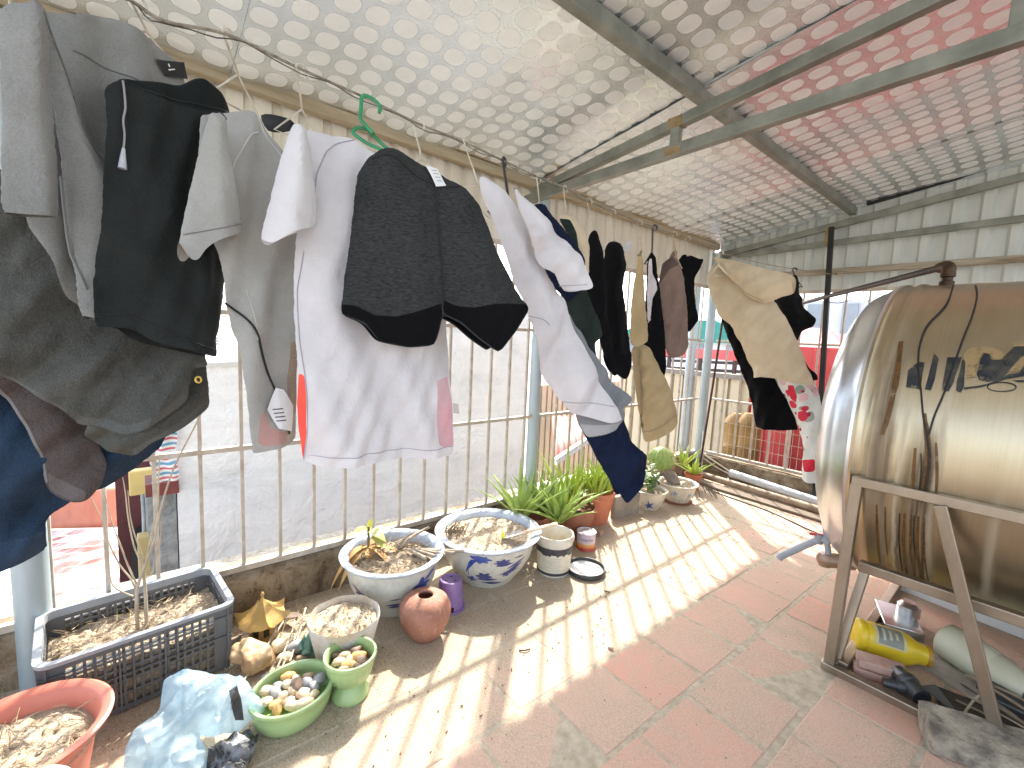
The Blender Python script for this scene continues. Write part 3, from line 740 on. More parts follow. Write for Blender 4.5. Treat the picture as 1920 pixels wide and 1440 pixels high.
# farther buildings
winm = mat('hazy_window', (.30,.36,.40), (.24,.3,.34), 2, .2)
def house(name, u0, u1, v0, Y, depth, m, label, rows=3, cols=4, roofm=None, roof_h=0.0, axis='y'):
    a, b = (ony(u0, v0, Y), ony(u1, v0, Y)) if axis == 'y' else (onx(u0, v0, Y), onx(u1, v0, Y))
    t = bld(name, label, 'building', ((a.x+b.x)/2, (a.y+b.y)/2, -3.6)); z1 = (a.z+b.z)/2
    if axis == 'y':
        MB().box(((a.x+b.x)/2, Y+depth/2, (z1-3.6)/2), (b.x-a.x, depth, z1+3.6)).build('wall', m, t)
        W = b.x-a.x
        for r in range(rows):
            for c in range(cols):
                x = a.x+W*(c+.5)/cols; z = z1-.25*(z1+3.6)/rows-r*(z1+3.6)/rows*.9
                MB().box((x, Y-.03, z), (W/cols*.42, .08, (z1+3.6)/rows*.4)).build('window', winm, t)
        if roofm: MB().prism([(a.x-.3, z1), (b.x+.3, z1), (b.x-.25*W, z1+roof_h), (a.x+.25*W, z1+roof_h)], 1, Y-.3, Y+depth+.3).build('roof', roofm, t)
    else:
        MB().box((Y-depth/2, (a.y+b.y)/2, (z1-3.6)/2), (depth, b.y-a.y, z1+3.6)).build('wall', m, t)
        W = b.y-a.y
        for r in range(rows):
            for c in range(cols):
                y = a.y+W*(c+.5)/cols; z = z1-.25*(z1+3.6)/rows-r*(z1+3.6)/rows*.9
                MB().box((Y+.03, y, z), (.08, W/cols*.42, (z1+3.6)/rows*.4)).build('window', winm, t)
        if roofm: MB().prism([(a.y-.3, z1), (b.y+.3, z1), (b.y-.25*W, z1+roof_h), (a.y+.25*W, z1+roof_h)], 0, Y+.3, Y-depth-.3).build('roof', roofm, t)
    return t
pale = mat('pale_blue_render', (.62,.68,.76), (.55,.61,.70), 1, .8); white = mat('hazy_white', (.76,.77,.78), (.68,.69,.70), 1, .8)
house('apartment_house', 1500, 1900, 560, 16, 9, pale, 'pale blue rendered house rising behind the red shed', 3, 5)
house('apartment_house', 1160, 1420, 640, 20, 9, white, 'white house with a green roof beyond the far left corner', 3, 4, mat('green_roof', (.05,.30,.24), (.04,.24,.2), 3, .6), 1.0)
house('tower_block', 345, 372, 655, -75, 8, white, 'hazy white block far off above the white wall, the left one', 5, 3, axis='x')
house('tower_block', 388, 412, 632, -80, 8, mat('hazy_cream', (.72,.66,.58), None, 1, .8), 'hazy cream block far off above the white wall, narrow and tallest', 6, 2, axis='x')
house('tower_block', 414, 452, 660, -70, 8, mat('hazy_pink', (.70,.55,.50), None, 1, .8), 'hazy pink block far off above the white wall, beside the gap', 5, 4, axis='x')
house('row_house', -60, 70, 800, -22, 10, white, 'pale row house beyond the left roofs, mostly behind the laundry', 4, 4, rt, 1.6, axis='x')
house('row_house', 100, 330, 780, -26, 10, mat('hazy_cream', (.72,.66,.58)), 'cream row house beyond the left roofs, left of the white wall', 4, 5, rt, 1.6, axis='x')
# ------------------------------------------------------------------ pots, plants and things on the floor
soilm = mat('dry_soil', (.50,.40,.285), (.27,.20,.13), 26, .98, bump=1.0, bscale=70, dist=.02, lo=.38, hi=.62)
soil2 = mat('sandy_soil', (.58,.48,.35), (.42,.33,.22), 20, .98, bump=1.0, bscale=90, dist=.015, lo=.36, hi=.66)
terra = mat('terracotta_plastic', (.56,.19,.10), (.47,.15,.08), 7, .5, bump=.08, bscale=60)
terra_old = mat('brown_clay', (.33,.125,.07), (.24,.09,.05), 8, .55, bump=.2, bscale=50)
straw = mat('dry_straw', (.50,.41,.27), (.28,.21,.12), 30, .9)
def soil(c, r, z, m, parent, h=.02, sx=1, sy=1, seed=0, n=36, rings=14):
    mb = MB(); vs = [(c[0], c[1], z+h+.006*noise.noise(Vector((seed, 1, 2))))]; fs = []
    for i in range(1, rings+1):
        for j in range(n):
            t = 2*PI*j/n; q = i/rings*r; x, y = q*math.cos(t)*sx, q*math.sin(t)*sy
            zz = z + h*(1-(i/rings)**2) + .016*noise.noise(Vector((x*22, y*22, seed))) + .009*noise.noise(Vector((x*60, y*60, seed+3)))
            vs.append((c[0]+x, c[1]+y, zz))
    for j in range(n): fs.append((0, 1+j, 1+(j+1) % n))
    for i in range(rings-1):
        for j in range(n): fs.append((1+i*n+j, 1+(i+1)*n+j, 1+(i+1)*n+(j+1) % n, 1+i*n+(j+1) % n))
    # crumbs of earth and straw
    rr = random.Random(seed)
    for _ in range(90):
        t = rr.random()*2*PI; q = math.sqrt(rr.random())*r*.92; x, y = q*math.cos(t)*sx, q*math.sin(t)*sy
        s_ = rr.uniform(.003, .009); z0 = z+h*(1-(q/r)**2)+.004
        b0 = len(vs); vs += [(c[0]+x+s_*a*rr.uniform(.6,1.3), c[1]+y+s_*b*rr.uniform(.6,1.3), z0+s_*e*rr.uniform(.5,1)) for a, b, e in ((1,0,0),(-1,0,0),(0,1,0),(0,-1,0),(0,0,1),(0,0,-1))]
        fs += [(b0,b0+2,b0+4),(b0+2,b0+1,b0+4),(b0+1,b0+3,b0+4),(b0+3,b0,b0+4)]
    mb.add(vs, fs); return mb.build('soil', m, parent, smooth=True)
def straws(c, r, z, k, m, parent, seed=0, L=(.04,.10), name='dead_stalks', rad=.0016, up=.25):
    rr = random.Random(seed); mb = MB()
    for _ in range(k):
        t = rr.random()*2*PI; q = math.sqrt(rr.random())*r; p = Vector((c[0]+q*math.cos(t), c[1]+q*math.sin(t), z+rr.uniform(0,.012)))
        d = Vector((rr.uniform(-1,1), rr.uniform(-1,1), rr.uniform(-.05, up)*2)).normalized()*rr.uniform(*L)
        mb.tube([p-d*.3, p+d*.25+Vector((0,0,.004)), p+d*.7], [rad, rad, rad*.6], 4)
    o = mb.build(name, m, parent); o['kind'] = 'stuff'; return o
def ceramic(name, c1, blue=(.03,.06,.22), lo=.52):
    m, t, b = nt(name); v = coords(t)
    f = nz(t, v, 9, 5, .6); g = nz(t, v, 45, 4, .6)
    c = ramp(t, mth(t, 'ADD', mth(t, 'MULTIPLY', f, .6), mth(t, 'MULTIPLY', g, .4)), [(.35, tuple(x*.72 for x in c1)), (.55, c1)])
    t.links.new(c.outputs[0], b.inputs[0]); b.inputs['Roughness'].default_value = .28
    bumpit(t, b, g, .08, .01); return m
cer = ceramic('bluish_white_glaze', (.60,.585,.50)); rimm = ceramic('pale_blue_rim_glaze', (.50,.56,.64)); cream = ceramic('cream_glaze', (.64,.57,.45))
bluep = mat('cobalt_brush', (.022,.045,.24), (.10,.14,.36), 22, .3, lo=.3, hi=.75); navyp = mat('indigo_brush', (.03,.035,.14), (.11,.12,.28), 24, .3, lo=.3, hi=.75)
def bowl(c, R, h, label, name='ceramic_bowl', body=None, rim=None, base=.52, cat='planter', lip=.045):
    t = thing(name, label, cat, c)
    pr = [(0, .0), (R*base, 0), (R*base*1.04, .012), (R*.70, h*.28), (R*.82, h*.52), (R*.875, h*.78), (R*.88, h*.90)]
    MB().lathe(pr, c, 64).build('body', body or cer, t, smooth=60)
    MB().lathe([(R*.878, h*.885), (R*.95, h*.92), (R, h*.965), (R*1.005, h*.985), (R*.985, h), (R*.90, h*.99), (R*.84, h*.96), (R*.82, h*.9), (R*.80, h*.75)], c, 64).build('rim', rim or rimm, t, smooth=60)
    def prof_r(z):
        for (r0, z0), (r1, z1) in zip(pr, pr[1:]):
            if z0 <= z <= z1 and z1 > z0: return r0+(r1-r0)*(z-z0)/(z1-z0)
        return R*.88
    def paint(shapes, m, nm='painted_motif'):
        mb = MB()
        for poly in shapes:
            pts = subdiv([Vector(p) for p in poly], .012)
            r = geometry.delaunay_2d_cdt(pts + [Vector((x_, y_)) for x_ in [min(p.x for p in pts)+.015*i for i in range(40)] for y_ in [min(p.y for p in pts)+.015*i for i in range(20)] if inside((x_, y_), pts)], [(i, (i+1) % len(pts)) for i in range(len(pts))], [], 1, 1e-6)
            vs = []
            for p in r[0]:
                z = min(max(p.y, .002), h*.9); rr = prof_r(z)+.0012; th = p.x/R
                vs.append((c[0]+rr*math.cos(th), c[1]+rr*math.sin(th), c[2]+z))
            mb.add(vs, [tuple(f) for f in r[2]])
        mb.build(nm, m, t, smooth=True)
    return t, paint
def blob(x, z, rx, rz, k=5, seed=0, amp=.28, n=28):
    return [(x+rx*(1+amp*math.sin(k*t+seed))*math.cos(t), z+rz*(1+amp*math.sin(k*t+seed))*math.sin(t)) for t in [2*PI*i/n for i in range(n)]]
def stroke(x0, z0, x1, z1, wd, bow=0.0):
    n = 8; up = []; dn = []
    for i in range(n+1):
        f = i/n; x, z = x0+(x1-x0)*f, z0+(z1-z0)*f+bow*math.sin(PI*f); w_ = wd*math.sin(PI*min(.92, max(.08, f)))
        up.append((x, z+w_)); dn.append((x, z-w_))
    return up+dn[::-1]
# two big blue and white bowls: motif coordinates are (arc length, height); the side facing the room is at angle ~ -0.9 rad
C1 = (-2.105, 1.0, 0); R1 = .268; h1 = .29
b1, pt1 = bowl(C1, R1, h1, 'big blue and white ceramic bowl with dead leaves and dry sticks in it')
o = -.62*R1
pt1([blob(o-.10, .13, .035, .02, 5, 1), stroke(o-.20, .15, o-.06, .10, .016, .02), stroke(o-.22, .19, o-.12, .14, .012)], navyp)
pt1([stroke(o+.0, .10, o+.12, .10, .006), stroke(o+.02, .085, o+.11, .085, .008), stroke(o+.05, .10, o+.055, .155, .006), stroke(o+.075, .10, o+.07, .15, .006), stroke(o+.03, .135, o+.10, .137, .004)], navyp)
pt1([blob(o+.22, .17, .045, .045, 4, 2), stroke(o+.15, .12, o+.30, .18, .02, .02), stroke(o+.2, .10, o+.33, .13, .015), stroke(o+.24, .2, o+.34, .235, .014)], bluep)
soil(C1, R1*.84, h1*.80, soilm, b1, .03, seed=4); straws(C1, R1*.7, h1*.86, 130, straw, b1, 2)
st = MB(); rr = random.Random(5)
for k in range(5): p = Vector((C1[0]+.02+k*.013, C1[1]+.08+k*.02, h1*.95)); st.tube([p, p+Vector((.15, .02+.03*k, .01))], .009, 8)
for k in range(4): p = Vector((C1[0]-.1+k*.02, C1[1]+.06, h1*.93)); st.tube([p, p+Vector((.02, .2-.05*k, .05))], .007, 8)
st.build('dry_sticks', mat('grey_stick', (.40,.34,.26), (.25,.20,.15), 20, .9), b1, smooth=50)
leafdry = mat('dry_leaf', (.50,.29,.10), (.34,.18,.06), 12, .8); leafgrn = mat('pale_green_leaf', (.30,.36,.10), (.42,.42,.13), 10, .5, trans=.3); leaflime = mat('yellow_lime_leaf', (.50,.50,.06), (.42,.42,.06), 12, .5, trans=.3)
def leaf(mb, p, d, L, W, droop=.3, up=Vector((0,0,1)), twist=0.0, n=10, cup=.15):
    d = Vector(d).normalized(); s_ = d.cross(up); s_ = s_.normalized() if s_.length > .01 else Vector((1,0,0))
    u_ = s_.cross(d); s_ = s_*math.cos(twist)+u_*math.sin(twist); vs = []
    for i in range(n+1):
        f = i/n; w_ = W*math.sin(PI*(.04+.96*f)**.8)*.5 if f < 1 else 0
        c = Vector(p)+d*(L*f)-Vector((0,0,1))*(droop*L*f*f)
        nn = s_.cross(d)
        vs += [c-s_*w_+nn*(cup*w_), c, c+s_*w_+nn*(cup*w_)]
    mb.add(vs, [(3*i+k, 3*i+k+1, 3*i+k+4, 3*i+k+3) for i in range(n) for k in (0, 1)])
pl = thing('wilting_plant', 'wilting plant with lime and brown leaves in the bowl of sticks', 'plant', (C1[0]-.12, C1[1]-.1, h1))
base = Vector((C1[0]-.11, C1[1]-.09, h1*.88))
m1 = MB(); leaf(m1, base+Vector((0,0,.12)), (.5,.35,.1), .11, .075, .6); leaf(m1, base+Vector((.02,.02,.10)), (.6,.1,0), .09, .06, .5); m1.build('leaf', leafgrn, pl, smooth=True)
m1 = MB(); leaf(m1, base+Vector((0,0,.13)), (.1,-.6,.35), .10, .05, .4); leaf(m1, base+Vector((0,0,.13)), (-.1,.3,.8), .07, .04, .2); m1.build('leaf', leaflime, pl, smooth=True)
m1 = MB()
for d, L, W, dr in (((.1,-1,.5), .24, .045, 1.2), ((.8,.3,.3), .2, .04, .8), ((.6,.7,.4), .22, .04, .7), ((.9,-.2,.1), .16, .05, .9), ((.3,-.8,.2), .2, .05, 1.0), ((-.2,.6,.5), .12, .04, .5)): leaf(m1, base+Vector((0,0,.03)), d, L, W, dr)
m1.build('dead_leaf', leafdry, pl, smooth=True)
m1 = MB(); m1.tube([base, base+Vector((0,0,.14))], .007, 6); m1.tube(catmull([base+Vector((.12,.1,.02)), base+Vector((.16,.13,.1)), base+Vector((.22,.16,.16))]), .003, 5)
for k in range(70):
    t = rr.random()*6.28; q = rr.uniform(.01,.08); p = base+Vector((q*math.cos(t)+.05, q*math.sin(t)-.0, rr.uniform(-.01,.05)))
    m1.tube([p, p+Vector((rr.uniform(-.03,.03), rr.uniform(-.03,.03), rr.uniform(-.02,.03)))], .0022, 4)
m1.build('root_clump', mat('root_brown', (.22,.16,.10), (.12,.085,.05), 20, .9), pl)
C2 = (-2.045, 1.585, 0); R2 = .318; h2 = .285
b2, pt2 = bowl(C2, R2, h2, 'big blue and white ceramic bowl of bare sandy soil with a trowel on its rim')
o = -.72*R2
pt2([stroke(o-.13, .13, o-.05, .215, .022, .02), stroke(o-.12, .10, o-.10, .2, .018), blob(o-.02, .225, .055, .02, 7, 1), stroke(o-.09, .24, o+.05, .225, .014), blob(o-.10, .08, .03, .02, 4, 3)], bluep)
pt2([blob(o+.0, .11, .05, .028, 6, 2), stroke(o-.06, .09, o+.10, .085, .012), blob(o+.12, .205, .05, .018, 7, 4), stroke(o+.08, .185, o+.2, .19, .008), stroke(o+.14, .13, o+.28, .175, .012), stroke(o+.12, .12, o+.26, .14, .012), stroke(o+.16, .16, o+.30, .20, .008), stroke(o+.20, .22, o+.28, .22, .004), stroke(o+.24, .22, o+.242, .25, .004), stroke(o-.02, .06, o+.16, .045, .014), blob(o+.17, .12, .03, .02, 5, 1)], navyp)
soil(C2, R2*.84, h2*.86, soil2, b2, .025, seed=9); straws(C2, R2*.6, h2*.93, 45, straw, b2, 5, (.02,.06))
straws((C2[0]-.10, C2[1]-.17, 0), .06, h2*.93, 60, mat('root_brown', (.2,.15,.1)), b2, 6, (.03,.09), 'dead_clump', .0022, .9)
sp = MB(); 
for d in ((.1,.2,1), (-.2,.1,1), (.25,-.1,.9)): leaf(sp, (C2[0]+.14, C2[1]+.0, h2*.9), d, .075, .016, .1)
tag(sp.build('seedling', leaflime, None, smooth=True), 'tiny lime green shoot sprouting in the bare sandy bowl', 'seedling')
tw_ = thing('garden_trowel', 'rusty white handled trowel lying across the bowl rim toward the paint bucket', 'trowel', (C2[0]+.2, C2[1]+.05, h2))
q0 = Vector((C2[0]+.13, C2[1]-.0, h2*.93)); q1 = Vector((C2[0]+.19, C2[1]+.10, h2+.012)); q2 = Vector((C2[0]+.245, C2[1]+.33, h2+.035))
m1 = MB().grid(6, 8, lambda a, b: q0.lerp(q1, b*1.0)+Vector((.6,-.4,0))*((a-.5)*.085*(1-.5*(1-b)**3))+Vector((0,0,.012-.014*(1-(2*a-1)**2)))); m1.build('blade', mat('worn_steel', (.62,.60,.56), (.4,.36,.3), 14, .5, .4), tw_, smooth=True)
MB().tube([q1, q1+Vector((.02,.03,.015)), q2], [.012,.017,.018], 10, flat=.55).build('handle', mat('stained_handle', (.72,.62,.46), (.62,.40,.24), 9, .55), tw_, smooth=50)
# paint bucket
BC = (-1.835, 1.945, 0)
bk = thing('paint_bucket', 'white paint bucket with peeling black label beside the big bowls', 'bucket', BC)
bw = mat('bucket_plastic', (.72,.69,.60), (.58,.52,.40), 9, .45)
MB().lathe([(0, .004), (.098, 0), (.102, .01), (.112, .20), (.114, .202), (.114, .212), (.121, .214), (.122, .228), (.117, .235), (.116, .245), (.110, .245), (.108, .2), (.096, .02), (0, .02)], BC, 48).build('body', bw, bk, smooth=40)
def around(c, r0, r1, z0, z1, a0, a1, m, nm, parent, tear=0, seed=0, n=40):
    def f(s_, t_):
        a = a0+(a1-a0)*s_; zz = z0+(z1-z0)*t_
        if tear and t_ == 0: zz += tear*abs(noise.noise(Vector((s_*7, seed, 0))))+tear*.7*(1 if noise.noise(Vector((s_*3, seed+4, 0))) > .08 else 0)
        r = r0+(r1-r0)*(zz/.21)+.0012
        return (c[0]+r*math.cos(a), c[1]+r*math.sin(a), c[2]+zz)
    return MB().grid(n, 4, f).build(nm, m, parent, smooth=True)
blk = mat('black_label', (.035,.033,.04), (.06,.055,.06), 9, .5)
lab = mat('faded_label_paper', (.66,.62,.50), (.58,.52,.38), 10, .6, stretch=(1,1,4))
around(BC, .1, .1135, .03, .172, -2.2, .9, lab, 'label', bk)
around(BC, .1012, .1147, .135, .185, -2.2, .55, blk, 'label_band', bk, .03, 3); around(BC, .1012, .1147, .012, .03, -2.2, .6, blk, 'label_band', bk)
def text_on(c, r, z, a0, s_, size, m, parent, name='lettering', r1=None):
    cu = bpy.data.curves.new('t', 'FONT'); cu.body = s_; cu.size = size; cu.align_x = 'CENTER'; cu.resolution_u = 3
    to = bpy.data.objects.new('t', cu); COL.objects.link(to); dg = bpy.context.evaluated_depsgraph_get(); dg.update()
    me = bpy.data.meshes.new_from_object(to.evaluated_get(dg)); bpy.data.objects.remove(to); bpy.data.curves.remove(cu)
    for v in me.vertices:
        a = a0+v.co.x/r; v.co = Vector((c[0]+(r+.0022)*math.cos(a), c[1]+(r+.0022)*math.sin(a), c[2]+z+v.co.y))
    me.materials.clear(); o = link(name, me, parent, m); return o
text_on(BC, .1005, .016, -.95, 'ACRYLIC 5L', .012, lab, bk)
txm = mat('grey_print', (.30,.30,.27))
for k in range(7): around(BC, .1003, .1138, .050+k*.0125, .052+k*.0125, -1.55+.05*(k % 3), -.35-.1*(k % 2), txm, 'print_line', bk, n=16)
ld = thing('bucket_lid', 'upturned black rimmed white bucket lid lying on the tiles', 'lid', (-1.705, 2.105, 0))
LC = (-1.705, 2.105, .002)
MB().lathe([(.118, 0), (.122, .004), (.122, .024), (.118, .03), (.112, .03), (.110, .012), (.106, .010)], LC, 48).build('rim', M['blackplastic'], ld, smooth=40)
MB().lathe([(.1065, .012), (.09, .010), (.088, .007), (0, .007)], LC, 48).build('disc', mat('lid_white', (.78,.78,.76), (.66,.66,.64), 9, .5), ld, smooth=40)
# small tin
TC = (-1.915, 2.345, 0); tn = thing('paint_tin', 'small lilac and orange printed tin standing by the brown pot', 'tin', TC)
def m_tin():
    m, t, b = nt('tin_print'); v = coords(t); s_ = N(t, 'ShaderNodeSeparateXYZ'); t.links.new(v, s_.inputs[0])
    z = mth(t, 'ADD', mth(t, 'MULTIPLY', s_.outputs[2], 8.5), mth(t, 'MULTIPLY', nz(t, v, 11, 2), .25))
    r = ramp(t, z, [(.16, (.42,.05,.05)), (.3, (.50,.06,.05)), (.38, (.62,.24,.06)), (.52, (.66,.34,.10)), (.60, (.62,.48,.52)), (.9, (.60,.50,.58))])
    t.links.new(r.outputs[0], b.inputs[0]); b.inputs['Roughness'].default_value = .35; return m
MB().lathe([(0, .002), (.064, 0), (.067, .004), (.065, .008), (.065, .112), (.068, .116), (.068, .122), (.064, .124)], TC, 40).build('body', m_tin(), tn, smooth=40)
MB().lathe([(.0645, .1235), (.060, .1225), (.059, .117), (.046, .117), (.044, .121), (0, .121)], TC, 40).build('lid', mat('tin_lid', (.72,.70,.72), (.6,.58,.6), 14, .35, .3), tn, smooth=40)
text_on(TC, .065, .074, -.75, 'LOBSTER', .021, mat('tin_blue_ink', (.06,.06,.16)), tn)
# terracotta and brown plastic pots behind
def pot(c, R, h, label, m, name='plant_pot', flute=0, base=.68):
    t = thing(name, label, 'pot', c)
    fn = (lambda a, z: 1+.025*math.cos(flute*a)*(1 if .02 < z < h*.8 else 0)) if flute else None
    MB().lathe([(0, .003), (R*base, 0), (R*(base+.26), h*.86), (R*.97, h*.87), (R, h*.9), (R, h*.98), (R*.985, h), (R*.93, h*.99), (R*.90, h*.85), (R*.86, h*.7)], c, 64, fn).build('body', m, t, smooth=45)
    return t
p = pot((-2.13, 2.44, 0), .165, .215, 'wide glossy brown clay pot of red wood chips and aloe', terra_old, base=.72); soil((-2.13, 2.44, 0), .145, .17, mat('bark_soil', (.22,.13,.07), (.10,.06,.035), 30, .95, bump=1), p, .02, seed=12)
rr = random.Random(12)
chm = [mat('bark_chip_orange', (.52,.27,.13), (.40,.2,.1), 12, .8), mat('bark_chip_pale', (.60,.46,.30), (.48,.34,.2), 12, .8), mat('bark_chip_dark', (.10,.06,.045), None, 12, .8)]
mbs = [MB(), MB(), MB()]
for k in range(70):
    t = rr.random()*6.28; q = math.sqrt(rr.random())*.125; M3 = Matrix.Rotation(rr.random()*3, 3, 'Z') @ Matrix.Rotation(rr.uniform(-.7,.7), 3, 'X')
    mbs[k % 3].box((-2.13+q*math.cos(t), 2.44+q*math.sin(t), .195+rr.uniform(0,.014)), (rr.uniform(.02,.045), rr.uniform(.012,.02), rr.uniform(.005,.01)), M=M3)
for b_, m_ in zip(mbs, chm): b_.build('bark_chips', m_, p, bevel=.002)
pot((-2.20, 2.765, 0), .165, .26, 'fluted terracotta plastic pot packed with small aloes', terra, flute=16); 
pot((-2.22, 2.12, 0), .14, .2, 'dark brown clay pot half hidden behind the paint bucket under the aloes', terra_old)
pot((-2.14, 4.22, 0), .085, .16, 'small terracotta pot at the far end of the row by the grey pipe', terra)
# concrete block
blk_ = MB().box((-2.115, 3.07, .09), (.05, .3, .19), rz=-.1); tag(blk_.build('concrete_slab', mat('slab_grey', (.34,.30,.24), (.22,.19,.15), 8, .95, bump=.6, bscale=40), None, bevel=.008), 'upright grey concrete slab between the terracotta pot and the small bowl', 'slab')
c3 = (-2.10, 3.40, 0); b3, pt3 = bowl(c3, .150, .17, 'small cream bowl with a blue star motif holding a bushy plant', body=cream, rim=cream, base=.55)
o = -.8*.15; pt3([[(o-.09, .05), (o-.05, .065), (o-.045, .11), (o-.03, .07), (o+.02, .085), (o-.012, .055), (o+.02, .03), (o-.03, .035), (o-.06, .015), (o-.055, .045)]], navyp)
soil(c3, .12, .135, soil2, b3, .015, seed=21, rings=8, n=24)
c4 = (-2.05, 3.77, 0); b4, pt4 = bowl(c4, .180, .18, 'cream bowl with small blue flowers holding the round cactus', body=cream, rim=ceramic('cream_rim', (.68,.62,.54)), base=.58)
o = -.85*.18; pt4([blob(o-.06, .11, .022, .018, 5, 0, .5), blob(o-.1, .10, .008, .014, 4, 1, .4), blob(o+.10, .10, .022, .018, 5, 2, .5), blob(o+.02, .06, .008, .006, 4, 2, .3)], mat('soft_blue_brush', (.16,.24,.38), (.3,.36,.45), 20, .4))
soil(c4, .15, .15, soil2, b4, .015, seed=22, rings=8, n=24)
MB().lathe([(0, 0), (.125, 0), (.135, .008), (.138, .02), (.13, .02), (.12, .012), (0, .012)], (c4[0], c4[1], -.0), 40).build('saucer', terra_old, b4, smooth=40)
# plants
def aloe(name, c, n, L, W, label, m, spread=(.35, 1.2), seed=0, cat='aloe', group=None, curl=.35, jit=0.0):
    rr = random.Random(seed); mb = MB(); k = 10; s6 = 7
    for i in range(n):
        a = i*2.39996+rr.uniform(-.25,.25); f = i/max(1, n-1); tilt = spread[0]+(spread[1]-spread[0])*f+rr.uniform(-.12,.12)
        l_ = L*(.65+.4*f)*rr.uniform(.8,1.15); w_ = W*rr.uniform(.8,1.2); h_ = Vector((math.cos(a), math.sin(a), 0))
        o0 = Vector(c)+h_*.012+Vector((rr.uniform(-jit,jit), rr.uniform(-jit,jit), 0)); vs = []; cu = curl*rr.uniform(.5,1.4)*(1 if rr.random() < .75 else -.6)
        th = tilt*.65; p = o0.copy(); s_ = Vector((-math.sin(a), math.cos(a), 0))
        for q in range(k+1):
            g = q/k; d = h_*math.sin(th)+Vector((0,0,1))*math.cos(th); nn = s_.cross(d)
            w0 = w_*.5*(1-g**1.6)**.9*(1 if g > .08 else .8)+.0006; tk = w0*.42
            for j in range(s6):
                t = PI*j/(s6-1)
                vs.append(p + s_*(w0*math.cos(t)) + nn*(tk*math.sin(t)*-1 + w0*.35*math.cos(t)**2))
            p = p+d*(l_/k); th += cu*.16*(1.2-.8*f)
        mb.add(vs, [(q*s6+j, q*s6+j+1, (q+1)*s6+j+1, (q+1)*s6+j) for q in range(k) for j in range(s6-1)]+[(q*s6+s6-1, q*s6, (q+1)*s6, (q+1)*s6+s6-1) for q in range(k)])
    o = mb.build(name, m, None, smooth=True); return tag(o, label, cat, group)
al1 = mat('aloe_green', (.30,.42,.09), (.42,.52,.13), 14, .42, bump=.1, bscale=70, trans=.12); al2 = mat('aloe_lime', (.44,.54,.07), (.34,.46,.07), 12, .42, bump=.1, trans=.12)
al3 = mat('aloe_grey_green', (.22,.33,.10), (.32,.42,.13), 12, .45, trans=.1)
aloe('aloe', (-2.20, 1.98, .20), 20, .43, .046, 'large spiky aloe nearest the big bowls, leaning over the rim', al1, (.15, 1.35), 1, group='aloes along the curb')
aloe('aloe', (-2.06, 2.22, .17), 24, .42, .050, 'broad open aloe rosette just behind the paint bucket', al1, (.1, 1.45), 2, group='aloes along the curb', curl=.5)
aloe('aloe', (-2.27, 2.22, .16), 22, .42, .034, 'dark tangled aloe behind the open rosette against the grille', al3, (.1, 1.2), 3, group='aloes along the curb')
aloe('aloe', (-2.26, 2.50, .18), 26, .42, .032, 'upright yellow green aloe above the pot of wood chips', al2, (.05, .9), 4, group='aloes along the curb', jit=.05)
for k, (dx, dy, L, lab) in enumerate(((-.06, -.05, .25, 'small lime aloe at the near left of the fluted pot'), (.05, -.06, .24, 'small lime aloe at the near right of the fluted pot'), (-.02, .05, .26, 'small lime aloe at the back of the fluted pot'), (.07, .05, .22, 'small lime aloe at the far right of the fluted pot'))):
    aloe('aloe', (-2.20+dx, 2.765+dy, .235), 20, L*1.15, .028, lab, al2, (.05, .95), 20+k, group='aloes along the curb', jit=.03)
aloe('aloe', (-2.12, 2.36, .20), 9, .15, .022, 'little aloe pup sprouting from the wood chips', al2, (.2, 1.2), 31, group='aloes along the curb')
aloe('aloe', (-2.10, 3.95, .30), 12, .22, .034, 'pale aloe rosette rising behind the round cactus', al2, (.3, 1.3), 6, group='aloes along the curb')
aloe('aloe', (-2.13, 4.22, .15), 13, .24, .032, 'pale arching aloe in the last small terracotta pot', al2, (.1, 1.5), 7, group='aloes along the curb', curl=.7)
rr = random.Random(44); gl_ = MB()
for k in range(40):
    t = rr.random()*6.28; p = Vector((-2.17+rr.uniform(-.12,.12), 2.64+rr.uniform(-.12,.02), .26)); 
    d = Vector((rr.uniform(-.4,.8), rr.uniform(-.8,.3), rr.uniform(.1,1))); leaf(gl_, p, d, rr.uniform(.06,.12), .012, .5)
tag(gl_.build('weeds', al3, None, smooth=True), 'fringe of small drooping leaves round the fluted pot rim', 'weeds', kind='stuff')
# round cactus
ct = thing('round_cactus', 'round ribbed golden green cactus on a thick stem in the flowered bowl', 'cactus', (-2.20, 3.74, .2))
cc = Vector((-2.21, 3.72, .365)); rad = .115
cb_ = MB().lathe([(max(.001, rad*math.sin(PI*i/18)), -rad*.95*math.cos(PI*i/18)) for i in range(19)], cc, 96, lambda a, z: 1+.05*math.cos(18*a))
cb_.build('body', mat('cactus_green', (.22,.34,.08), (.32,.42,.12), 20, .5), ct, smooth=True)
s_ = MB()
for i in range(18):
    a = 2*PI*i/18
    for j in range(2, 16):
        b_ = PI*j/18; d = Vector((math.sin(b_)*math.cos(a), math.sin(b_)*math.sin(a), -.95*math.cos(b_))); p = cc+d*rad*1.05
        for q in range(3):
            e = (d+Vector((rr.uniform(-.6,.6), rr.uniform(-.6,.6), rr.uniform(-.6,.6)))).normalized()*.022; s_.tube([p, p+e], [.0011, .0004], 3, cap=False)
s_.build('spines', mat('spine_straw', (.62,.50,.22), None, 10, .6), ct)
MB().tube(catmull([(-2.06, 3.74, .15), (-2.10, 3.75, .2), (-2.16, 3.74, .25), (-2.2, 3.73, .3)], 5), [.05,.05,.05,.052,.055,.055,.055,.055,.05,.05,.05,.05,.05,.05,.05,.05], 14).build('stem', mat('corky_stem', (.30,.25,.20), (.18,.15,.12), 24, .9, bump=.6), ct, smooth=True)
